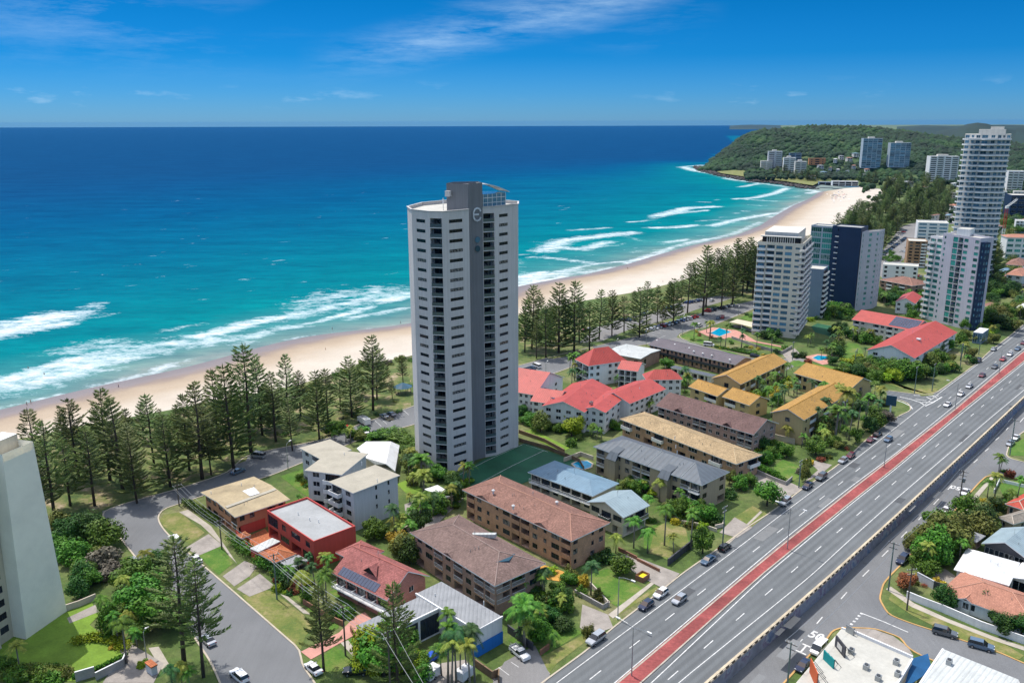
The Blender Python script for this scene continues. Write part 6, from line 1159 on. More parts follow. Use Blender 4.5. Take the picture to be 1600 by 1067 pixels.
# ------------------------------------------------------------- trees
def pine_meshes(seed, H=20.0, spread=.19, lean=0.0, bare=.22, density=1.0):
    rr = random.Random(seed); tr = MB(); tr.tube([(0, 0, -.3), (.02*H*lean, 0, H*.3), (.01*H, 0, H*.65), (0, 0, H)], [H*.017, H*.013, H*.008, .03], 6)
    V_, F_ = [], []
    def spindle(p, q, r):
        p, q = Vector(p), Vector(q); ax = (q-p).normalized(); u = ax.orthogonal().normalized(); v = ax.cross(u); m = p.lerp(q, .45); k = len(V_)
        V_.extend([tuple(p), tuple(q)]+[tuple(m+(u*cos(a)+v*sin(a))*r) for a in (0, 2.094, 4.189)])
        for i in range(3): j = (i+1) % 3; F_.extend([(k, k+2+i, k+2+j), (k+1, k+2+j, k+2+i)])
    z = H*bare; a0 = 0
    while z < H*.985:
        t = (z-H*bare)/(H*(1-bare)); L = H*spread*1.13*(1-t)**.66*rr.uniform(.85, 1.12)+.35; nb = 6 if t < .7 else 5; a0 += rr.uniform(.3, .9)
        for i in range(nb):
            if rr.random() < .13: continue
            a = a0+i*2*pi/nb+rr.uniform(-.2, .2); l = L*rr.uniform(.68, 1.12); d = Vector((cos(a), sin(a), 0)); side = Vector((-sin(a), cos(a), 0)); up_ = .10+.35*t
            def pt(s): return Vector((0, 0, z))+d*l*s+Vector((0, 0, l*(up_*s-.22*s+.34*s*s)))
            tr.tube([pt(0), pt(.5), pt(.95)], [.05, .035, .015], 3, 0, False)
            nk = max(4, int(l*2.6*density))
            for k in range(nk):
                s = .22+.78*(k+.5)/nk; fl = (.48+.56*(1-abs(s-.55)))*(.6+.4*min(1, l/3))*rr.uniform(.7, 1.25)
                for sg in (-1, 1):
                    p = pt(s); q = p+(d*.75+side*sg*.75).normalized()*fl+Vector((0, 0, fl*rr.uniform(.25, .65))); spindle(p, q, .10+.045*(1-t))
            spindle(pt(.85), pt(1.0)+d*.5+Vector((0, 0, .35)), .15)
        z += H*(.046 if t < .7 else .040)*rr.uniform(.85, 1.15)
    spindle((0, 0, H*.95), (0, 0, H*1.03), .16)
    cr = bpy.data.meshes.new('pine_crown'); cr.from_pydata(V_, [], F_); cr.materials.append(M['pine'])
    return tr.mesh('pine_trunk', M['bark'], True), cr
PINES = [pine_meshes(1), pine_meshes(2, spread=.16, bare=.30), pine_meshes(3, spread=.21, bare=.16, density=1.15), pine_meshes(4, spread=.175, bare=.34, density=.85), pine_meshes(5, spread=.23, bare=.1, density=1.2), pine_meshes(6, spread=.19, bare=.26)]
def tree(name, meshes, x, y, z, s, rz, phrase, group, cat='tree', sx=None, leaf=None, mats=None):
    t = put(name, None, None, (x, y, z), rz); t.empty_display_size = .5; rep(t, phrase, cat, group); sx = sx or s
    put('trunk', meshes[0], t, (0, 0, 0), 0, (sx, sx, s)); c = put('crown', meshes[1], t, (0, 0, 0), 0, (sx, sx, s))
    if leaf: c.material_slots[0].link = 'OBJECT'; c.material_slots[0].material = leaf
    return t
def pine(b_, ytop, k=None, H=None, z=0, sp=1.0, ph=None):
    p = g(b_, z); h = H or hgt(b_, ytop, z)*1.04
    if h < 4: h = 6
    k = R.randrange(6) if k is None else k; s = h/20.6
    kind = ph or ('tall dark Norfolk pine' if h > 24 else 'mid-height Norfolk pine' if h > 17 else 'small Norfolk pine')
    t = tree('norfolk_pine', PINES[k], p.x, p.y, z-.1, s, R.uniform(0, 6.28), kind, 'Norfolk pines along the beach park', 'pine tree', sx=s*sp*R.uniform(.88, 1.16)); t.rotation_euler = (R.uniform(-.025, .025), R.uniform(-.025, .025), t.rotation_euler[2]); return t
landmark('170,700', 'the sandy gap in the left pines'); landmark('392,710', 'the shaded van on the esplanade'); landmark('583,660', 'the parked utility truck'); landmark('500,640', 'the dune track'); landmark('870,560', 'the parked cars by the park lawn'); landmark('1045,505', 'the car park row'); landmark('1150,470', 'the dense pine stand')
PL = [('86,814', 660), ('124,750', 624), ('172,750', 609), ('192,766', 625), ('148,790', 668), ('214,786', 662), ('242,734', 617), ('266,760', 650), ('296,734', 617), ('316,748', 600), ('344,716', 578), ('365,731', 572), ('392,706', 541), ('410,680', 562), ('431,690', 582), ('450,662', 556), ('457,704', 622), ('499,687', 580), ('513,663', 577), ('550,652', 558), ('583,641', 526), ('589,624', 542), ('613,623', 590), ('100,700', 640), ('60,760', 640), ('225,690', 628), ('335,700', 632), ('110,790', 690), ('280,700', 632), ('470,650', 580), ('532,640', 575), ('560,620', 570), ('70,820', 700), ('380,668', 590), ('205,735', 640), ('158,708', 632), ('330,742', 655), ('420,668', 596), ('255,700', 640), ('600,600', 556), ('630,600', 556),
      ('831,545', 447), ('853,559', 478), ('873,551', 444), ('897,551', 441), ('921,550', 473), ('936,531', 453), ('956,525', 454), ('975,520', 463), ('999,527', 450), ('1010,508', 440), ('1027,504', 447), ('1035,512', 470), ('1052,508', 436), ('1074,489', 411), ('1085,463', 408), ('1098,493', 385), ('1103,479', 400), ('1127,484', 402), ('860,535', 470), ('884,530', 468), ('845,525', 460), ('905,535', 470), ('820,550', 470), ('838,560', 500),
      ('1110,462', 398), ('1118,456', 388), ('1133,458', 385), ('1145,470', 382), ('1150,452', 374), ('1160,462', 378), ('1167,454', 372), ('1176,466', 384), ('1183,456', 380), ('1190,470', 392), ('1137,446', 392), ('1125,448', 396), ('1170,446', 380), ('1188,448', 384), ('1155,440', 384), ('1180,440', 388), ('1144,478', 420), ('1065,470', 430), ('1046,478', 440), ('990,500', 455)]
for i, (b_, yt) in enumerate(PL): pine(b_, yt, k=(i*7+3) % 6)
pine('318,1057', 880, 3, sp=1.0, ph='large street Norfolk pine'); pine('288,1037', 840, 3, sp=.95, ph='large street Norfolk pine'); pine('506,1048', 916, 1, ph='slim street Norfolk pine'); pine('624,1108', 916, 5, ph='thin street Norfolk pine'); pine('1548,452', 378, 2, z=0, ph='bushy Norfolk pine')
# dense far stand beside the beach: about a hundred individual trees
rs = random.Random(31); poly_ = [(1300, 372), (1340, 352), (1378, 330), (1385, 300), (1396, 292), (1440, 290), (1472, 300), (1485, 318), (1480, 338), (1440, 342), (1400, 356), (1375, 372), (1350, 390), (1320, 398)]
def inside(x, y, P):
    c = False
    for i in range(len(P)):
        (x1, y1), (x2, y2) = P[i-1], P[i]
        if (y1 > y) != (y2 > y) and x < (x2-x1)*(y-y1)/(y2-y1)+x1: c = not c
    return c
landmark('1340,370', 'the back of the navy tower'); landmark('1400,300', 'the far end of the sand'); landmark('1440,320', 'the middle of the far pine stand')
cnt = 0
for x, y in [(1392, 372), (1400, 364), (1408, 352), (1416, 348), (1424, 346), (1432, 344), (1384, 380), (1372, 392), (1366, 400), (1442, 350), (1450, 346), (1462, 344), (1470, 346)]: pine((x, y), 0, k=4, H=rs.uniform(16, 24), sp=1.3, ph='far Norfolk pine')
while cnt < 110:
    x, y = rs.uniform(1300, 1486), rs.uniform(288, 398)
    if not inside(x, y, poly_): continue
    pine((x, y), 0, k=rs.choice([2, 4, 0, 4]), H=rs.uniform(17, 27), sp=1.35, ph='far Norfolk pine'); cnt += 1
for x, y in [(1225, 276), (1233, 279), (1243, 280), (1252, 281), (1262, 283), (1268, 283), (1214, 275), (1275, 284), (1257, 278), (1345, 285), (1356, 287), (1366, 289)]: pine((x, y), 0, k=4, H=rs.uniform(15, 24), sp=1.5, ph='far foreshore pine')
# ------------------------------------------------------------- palms
def palm_meshes(seed, H=8.0, nf=17, fl=2.5, droop=1.0, w_=.17):
    rr = random.Random(seed); tr = MB(); bx, by = rr.uniform(-.4, .4), rr.uniform(-.4, .4); tr.tube([(0, 0, -.2), (bx*.3, by*.3, H*.4), (bx, by, H)], [w_*1.25, w_*.85, w_*.75], 7)
    V_, F_ = [], []; c = Vector((bx, by, H))
    for i in range(nf):
        a = i*2.4+rr.uniform(-.2, .2); el = rr.uniform(-.25, 1.15); d = Vector((cos(a)*cos(el), sin(a)*cos(el), sin(el))); L = fl*rr.uniform(.8, 1.15); side = Vector((-sin(a), cos(a), 0)); P_ = []
        for k in range(8): s = k/7; P_.append(c+d*L*s+Vector((0, 0, -droop*L*.62*s*s))+Vector((0, 0, .2)))
        for k in range(1, 8):
            for sub in (0, .5):
                p = P_[k-1].lerp(P_[k], sub); t_ = (P_[k]-P_[k-1]).normalized(); s = (k-1+sub)/7; ll = .75*sin(min(1, s+.15)*pi*.88)*(fl/2.5)+.12
                for sg in (-1, 1):
                    q = p+(side*sg*.85+t_*.55).normalized()*ll+Vector((0, 0, -ll*.45)); wv = t_*.11*(fl/2.5); n0 = len(V_); V_.extend([tuple(p-wv), tuple(p+wv), tuple(q)]); F_.append((n0, n0+1, n0+2))
        for k in range(7):
            p, q = P_[k], P_[k+1]; n0 = len(V_); u_ = side*.035; V_.extend([tuple(p-u_), tuple(p+u_), tuple(q+u_), tuple(q-u_)]); F_.append((n0, n0+1, n0+2, n0+3))
    m_ = bpy.data.meshes.new('palm_crown'); m_.from_pydata(V_, [], F_); m_.materials.append(M['palmleaf']); return tr.mesh('palm_trunk', M['palmbark'], True), m_
PALMS = [palm_meshes(1), palm_meshes(2, nf=14, fl=2.2), palm_meshes(3, nf=20, fl=2.8, droop=1.3), palm_meshes(4, nf=26, fl=3.2, droop=.9, w_=.28)]
M['palmleaf2'] = mat_leaf('yellowing_fronds', (.13, .17, .02), (.30, .32, .05), 1.2); M['palmleaf3'] = mat_leaf('dark_fronds', (.02, .07, .02), (.06, .14, .035), 1.2)
def palm(b_, ct, k=None, z=0, leaf=None, sp=1.0, grp='palms in the gardens'):
    p = g(b_, z); cy = ct; h = max(2.2, hgt(b_, cy, z)); k = R.randrange(3) if k is None else k; s = h/8; sx = max(.62, min(1.15, .55+h*.06))*sp
    t = put('palm', None, None, (p.x, p.y, z-.05), R.uniform(0, 6.28)); ph = ('tall slender palm' if h > 8.5 else 'medium palm' if h > 5 else 'short palm'); lf = leaf or R.choice([None, None, M['palmleaf2'], M['palmleaf3']])
    if lf is M['palmleaf2']: ph = ph.replace('palm', 'yellow-green palm')
    if lf is M['palmleaf3']: ph = ph.replace('palm', 'dark green palm')
    rep(t, ph, 'palm', grp); put('trunk', PALMS[k][0], t, (0, 0, 0), 0, (sx, sx, s)); c = put('crown', PALMS[k][1], t, (0, 0, h-8*sx), 0, (sx, sx, sx))
    if lf: c.material_slots[0].link = 'OBJECT'; c.material_slots[0].material = lf
    return t
PM = '''d433,722,884 d245,730,900 d252,732,893 d720,530,794 d655,560,830 d757,560,838 d822,545,800 d530,560,838 d150,900,935 d175,935,974 d282,920,989 d600,540,812 d598,400,800
c295,500,793 c288,490,812 c392,470,777 c330,480,806 c405,470,790 c395,300,716 c405,330,741 c365,300,742 c420,420,772 c350,360,780 c310,520,820
690,1055,1012 700,1066,980 713,1070,986 719,1060,1003 729,1052,992 742,1066,984 697,1000,956 735,1080,1005 706,1075,1000
809,1000,958 820,1010,946 830,995,968 816,1004,985
1184,620,590 1266,625,596 1304,693,640 1318,672,612 1340,671,629 1365,630,598 1274,680,640 1228,690,667 1252,699,680 1290,668,625 1326,688,645 1352,662,618 1374,640,606 1285,640,600 1310,650,606 1330,650,615
1190,625,604 1200,632,606 1210,622,600 1222,628,604 1232,618,598 1240,612,592 1196,645,625 1205,652,630 1215,640,616 1226,640,612 1245,626,604 1192,612,596 1250,600,586 1180,634,612
1084,530,506 1108,532,505 1110,528,503 1133,543,510 1158,544,516 1182,544,522 1205,552,525 1104,520,504 1262,541,525 1266,538,522 1304,535,512 1309,538,528 1348,536,520 1351,556,545 1366,569,549 1376,569,547 1387,566,545 1410,566,550 1283,560,545 1300,555,538 1345,530,514 1372,520,504
1554,778,742 1590,775,747 1488,870,838 1498,880,845 1477,862,838 1508,868,848
198,1036,972 185,1000,960 204,990,958 215,1010,985 160,960,935 172,975,948 270,1082,1045 285,1075,1040 298,1078,1048
h120,450,604 h140,440,598 h165,470,602 h195,480,605 h240,470,604 h600,440,588 h575,440,590 h190,470,602 h320,375,555 h350,375,553 h335,380,560 h410,480,610 h560,500,608 h495,490,606 h760,600,630 h770,590,625 h960,480,594 h945,470,598 h680,380,571
h450,720,664 h470,740,670 h500,740,674 h700,960,744 h730,990,752 h770,990,748 h640,1000,760 h810,1010,757 h600,1010,765 h290,680,647
b500,700,888 b560,740,897 b640,760,900 b650,750,894 b640,640,868 b655,650,872 b548,640,876 b585,620,868 b690,520,838 b715,560,841 b540,370,778 b660,370,785 b690,380,790
p60,760,546 p75,760,545 p150,770,547 p165,770,548 p240,780,549 p655,590,522 p540,640,532 p520,680,537 p560,680,536 p460,740,552 p590,660,532
D150,720,525 D480,470,488 D640,400,474 D20,840,541 D50,900,549 u560,250,675 u740,200,670 u745,250,668 u690,230,673
j640,-80,905'''
for tk in PM.split():
    s_, ct = tk.rsplit(',', 1)
    if s_[0] == 'j': continue
    x, y = Q(s_); low_ = x > 1470 and y > 740
    big = s_ in ('c395,300', 'c405,330', '1304,693', '1318,672', '820,1010')
    palm(s_, float(ct), k=3 if big else None, z=ZW if low_ else 0, sp=1.15 if big else 1.0)
# ------------------------------------------------------------- broadleaf trees and shrubs
def leafy(seed, W_=1.0, H=1.0, n=900, trunk=.25, lobes=11, leaf=.085, flat=.8):
    "unit crown about 1 m in radius, standing on a trunk; scaled when placed"
    rr = random.Random(seed); tr = MB(); tr.tube([(0, 0, -.15), (.02, .01, trunk+.25), (0, .02, trunk+.7)], [.075, .05, .02], 6); L = []
    for i in range(lobes):
        a = i*2.4; r_ = .62*sqrt((i+.5)/lobes); L.append((Vector((cos(a)*r_, sin(a)*r_, trunk+.62*H+rr.uniform(-.36, .36)*H-(r_*.30))), rr.uniform(.30, .48)))
        tr.tube([(0, 0, trunk+.15), tuple(L[-1][0]*.6+Vector((0, 0, trunk*.3))), tuple(L[-1][0])], [.035, .02, .008], 4, 0, False)
    V_, F_ = [], []
    for i in range(n):
        c, r_ = L[rr.randrange(lobes)]; d = Vector((rr.gauss(0, 1), rr.gauss(0, 1), rr.gauss(0, 1)))
        if d.length < .01: continue
        d.normalize(); rad = r_*(rr.random()**.35); p = c+Vector((d.x*rad, d.y*rad, d.z*rad*flat)); nrm_ = (d*.9+Vector((rr.uniform(-.7, .7), rr.uniform(-.7, .7), rr.uniform(-.1, .9)))).normalized(); u = nrm_.orthogonal().normalized(); v = nrm_.cross(u); a = rr.uniform(0, 6.28); u, v = u*cos(a)+v*sin(a), v*cos(a)-u*sin(a); s = leaf*rr.uniform(.7, 1.4); n0 = len(V_)
        V_.extend([tuple(p-u*s), tuple(p-v*s*.6), tuple(p+u*s), tuple(p+v*s*.6)]); F_.append((n0, n0+1, n0+2, n0+3))
    m_ = bpy.data.meshes.new('leaf_crown'); m_.from_pydata(V_, [], F_); m_.materials.append(LEAF['mid']); return tr.mesh('tree_trunk', M['bark'], True), m_
TREES = [leafy(1, n=3000, trunk=.32, lobes=13, leaf=.062, flat=.95), leafy(2, n=3000, trunk=.28, lobes=16, leaf=.062, flat=.95), leafy(3, n=2600, trunk=.4, lobes=11, flat=.85, leaf=.065)]
BUSH = [leafy(11, n=1300, trunk=-.12, lobes=10, leaf=.085), leafy(12, n=1300, trunk=-.15, lobes=12, leaf=.08), leafy(13, n=1100, trunk=-.1, lobes=8, leaf=.10)]
NAMEC = {'dark': 'dark green', 'mid': 'mid green', 'lime': 'lime green', 'olive': 'olive green', 'grey': 'grey-brown', 'gold': 'golden', 'red': 'dark red'}
SHR = []
def shrub(b_, r_, h, c, kind='bush', z=0):
    SHR.append((b_, r_, h, c, kind, z, R.randrange(3), R.uniform(0, 6.28)))
def plant(b_, r_, h, c, kind, z, k, rot):
    p = g(b_, z); ms = (TREES if kind == 'tree' else BUSH)[k]; top = 1.42 if kind == 'tree' else 1.1
    t = put('broadleaf_tree' if kind == 'tree' else 'shrub', None, None, (p.x, p.y, z), rot); rep(t, f"{'large ' if r_ > 3 else 'small ' if r_ < 1.3 else ''}{NAMEC[c]} {'tree' if kind == 'tree' else 'shrub'}", 'tree' if kind == 'tree' else 'shrub', 'garden trees' if kind == 'tree' else 'garden shrubs')
    put('trunk', ms[0], t, (0, 0, 0), 0, (r_, r_, h/top)); o = put('crown', ms[1], t, (0, 0, 0), 0, (r_*1.15, r_*1.15, h/top)); o.material_slots[0].link = 'OBJECT'; o.material_slots[0].material = LEAF[c]; return t
# position, radius, height, colour
TR = '''d870,560,2.9,6,mid d560,640,3.0,4.5,mid d425,880,1.6,3.4,olive e495,375,4.2,6.5,mid e645,280,1.6,5,olive a560,780,5,7.5,mid a640,850,5.5,8,mid a520,700,4.5,7,mid a600,740,4,7,mid a360,500,4.5,7,dark a420,540,4.5,7,mid a300,600,4,6,mid a270,520,4,6.5,dark a330,690,3,5.5,dark a240,500,3.5,7,olive a440,650,4,4.5,grey a400,600,4,4.5,grey a310,740,2.5,5,dark a430,880,2.2,7,mid
c250,1040,5.5,8.5,mid c200,980,4,8,lime c300,960,4,7,mid f690,560,5.5,9,olive f640,600,5,9,mid f720,520,4.5,8,olive f620,540,4,7.5,olive f830,470,4,7,dark f600,610,3,5.5,mid f850,790,2.6,4.5,dark f690,770,2.8,5,dark f905,870,2.6,4.5,dark f990,880,2.6,4.5,dark f560,550,2.2,4.5,olive f540,700,2.4,4,red f660,460,2.6,3.5,grey f895,395,2.4,4,dark f935,355,1.8,3,mid f945,265,1.6,3.5,red
h330,720,3.8,6,lime h360,700,3,6,lime h160,690,3.4,6.5,olive h100,650,3.2,4,mid h215,680,2.2,3.5,dark h50,600,2.6,4,dark c395,480,3,6,dark h330,770,2.2,3,mid h860,340,3,4.5,mid h880,330,2,3.5,mid
N680,540,3.8,5.5,mid N730,380,3,6,olive N1050,430,2.4,5,mid N1230,290,3.4,6,mid N1330,240,3,4.5,grey N590,720,1.5,5,olive N410,560,2.6,4,mid N230,620,2,4,mid N1180,320,2.6,5,dark
p170,860,4.5,7.5,mid p230,870,5,7.5,mid p300,880,5,8,mid p350,880,4.5,7,mid p130,820,3.5,5,mid p400,870,3.5,6,dark p430,800,4,6.5,olive p480,790,4,7,mid p540,780,3,5,olive p560,820,3,4,mid p60,830,3,5,mid p500,830,3,4,mid p690,740,2.6,5,olive
D330,560,5,9,mid D400,520,5,9,olive D280,540,4,8,mid D450,600,5,8,dark D540,600,4,6,mid D600,610,4,5.5,olive D370,760,3,5,olive D120,160,5,9,dark D330,180,6,9,dark D380,220,5,8,dark D700,480,4,6,olive D100,100,4,8,mid D620,450,3,5,dark D420,480,5,8,mid D560,480,3,6,mid D500,560,4,7,olive
1478,548,3.6,6,mid 1462,556,3.6,6,mid 1500,540,3.2,6,mid 1508,530,2.6,5,olive 1446,560,3.5,6,olive 1432,566,3.6,6,mid 1416,572,3.6,6,dark
v600,350,3,4,mid v760,440,2.6,4,dark v800,600,3,5,dark v760,620,2.8,5,mid v640,640,3,4.5,mid v560,700,2.8,4,mid v700,560,2,3.5,dark v330,860,2,3,olive c330,580,3.5,6,olive c310,560,3,5.5,gold c350,600,3,6,dark c210,500,3,5,mid c240,500,2.5,4,mid c85,520,2,3,mid
u1180,150,4.5,2.6,mid u1250,170,4.5,2.8,mid u1340,200,4.5,3,mid u1420,240,4,2.5,mid u1130,180,3,2.2,dark u1380,330,3,2.4,mid u1460,560,3.5,6,olive u1000,200,3,3,mid u870,200,2.5,3.5,olive u900,140,3,3,mid u800,170,3,3.5,mid u620,120,2.4,4,mid u520,140,2.4,4.5,mid u150,680,1.8,3,mid u200,730,1.4,2.4,mid
y690,900,2.4,4,mid y760,1000,2.4,4.5,dark y850,650,2,3.6,olive y1000,720,1.8,3,gold y980,830,1.6,2.8,mid y1180,880,1.5,3.2,olive y780,1020,2.4,4,mid y1280,420,2.6,3.6,dark y1150,440,2.4,3,dark y420,960,1.8,3,mid y540,970,1.6,3,olive d235,900,2.8,4.8,mid d215,870,2.2,4,mid d250,770,2,3,dark d300,770,2.4,3.5,mid
L1150,250,2.8,4.6,mid L1020,220,2,3.6,olive L880,220,3,5,mid L800,220,2.4,4,olive L1290,250,2,3,mid L1200,350,1.6,2.4,lime L1050,330,1.8,2.6,olive L880,290,1.4,2.4,gold L960,270,1.4,2.4,mid d640,320,2.4,4,mid d600,330,2.4,4,mid d570,320,2.2,4,olive d790,400,2.2,4,mid d760,390,2,3.5,mid d850,420,2.6,4.5,mid d895,430,2.4,4,mid e180,400,2.4,4.5,mid e220,430,2.6,4.5,mid e250,430,2.4,4,mid e300,440,1.8,3,dark
e350,340,2.4,3.5,dark e390,310,2.6,4,mid e430,300,2.2,4,mid e350,290,1.8,4,olive e480,160,2.4,4.5,dark e460,210,2.4,4,dark
A1150,790,2,2.5,mid A770,850,1.2,2,gold A800,890,1.4,2.2,red A930,910,1.4,2,red A730,940,1.8,2,mid A1380,680,1.8,2,mid A1330,660,1.6,2,dark B1160,450,2.6,5,dark B1050,440,2.4,4,dark B1210,450,2.4,4,dark B1290,580,2,2.5,mid B560,510,1.6,2.2,mid B1180,640,1.8,2.6,dark B640,590,2,1.6,dark B830,570,1.4,2,gold B930,590,1.4,2,gold B760,560,1.4,1.6,mid B870,640,2,1.8,mid B700,600,1.8,1.6,mid
r60,170,3.5,3.5,mid r220,190,3,3,lime r480,100,4,5,mid r560,110,4,5,mid r650,120,4,5.5,mid r740,130,4,5,mid r420,90,3.5,5,dark r810,440,2.4,3.5,mid r740,420,3,4.5,dark r1000,500,4,5.5,mid r940,480,3.5,5,dark r1130,510,3.4,4,mid r30,700,2,3,dark r120,700,2,3,dark r540,800,2.4,4,dark r600,690,3,5,dark r900,730,3,3,lime r760,770,4,3,lime r1090,850,4,5.5,mid r980,880,4,5,mid r1160,870,3.6,5,dark r900,920,4,4.5,mid r700,900,4,4,mid r1060,940,3.6,4.5,olive r1250,950,3.6,4.5,mid r1120,1040,3,5,mid r200,780,2,2.4,red r650,350,3.5,5,dark r560,380,3,5,dark r470,180,2,3,mid r610,640,3.4,6,mid
q1100,560,1,1,dark s170,590,4,5,mid s240,980,3.5,5,mid s100,1020,5,6,dark s190,1040,5,6,dark s30,1000,4,6,mid s260,930,3,4,mid s340,1060,3.5,5,dark s60,500,2,2,mid n900,690,4,6,dark n700,740,3.5,5,mid n650,740,3.5,5,mid n760,750,3.5,5,dark n1110,620,3.5,5,mid n1250,740,3.5,6,dark n1210,760,3.5,6,mid n940,650,4,6,dark n980,640,4,6,mid n1060,680,4,6,dark n1290,640,3,5,mid
t560,560,6,8,mid t620,520,7,8,mid t680,560,6,8,mid t580,640,5,7,olive t640,620,5,7,mid t450,860,5,8,olive t420,900,5,7,olive t700,470,6,8,dark t600,900,4,7,olive t640,470,6,8,olive t690,620,5,6,mid t440,760,4,6,olive'''
for tk in TR.split():
    s_, r_, h, c = tk.rsplit(',', 3); r_, h = float(r_), float(h); x, y = Q(s_); low_ = s_[0] == 'f'
    if s_ == 'q1100,560' or s_ == 's60,500': continue
    shrub(s_, r_, h, c, 'tree' if h > 3.9 and h > r_*1.15 else 'bush', ZW if low_ else 0)
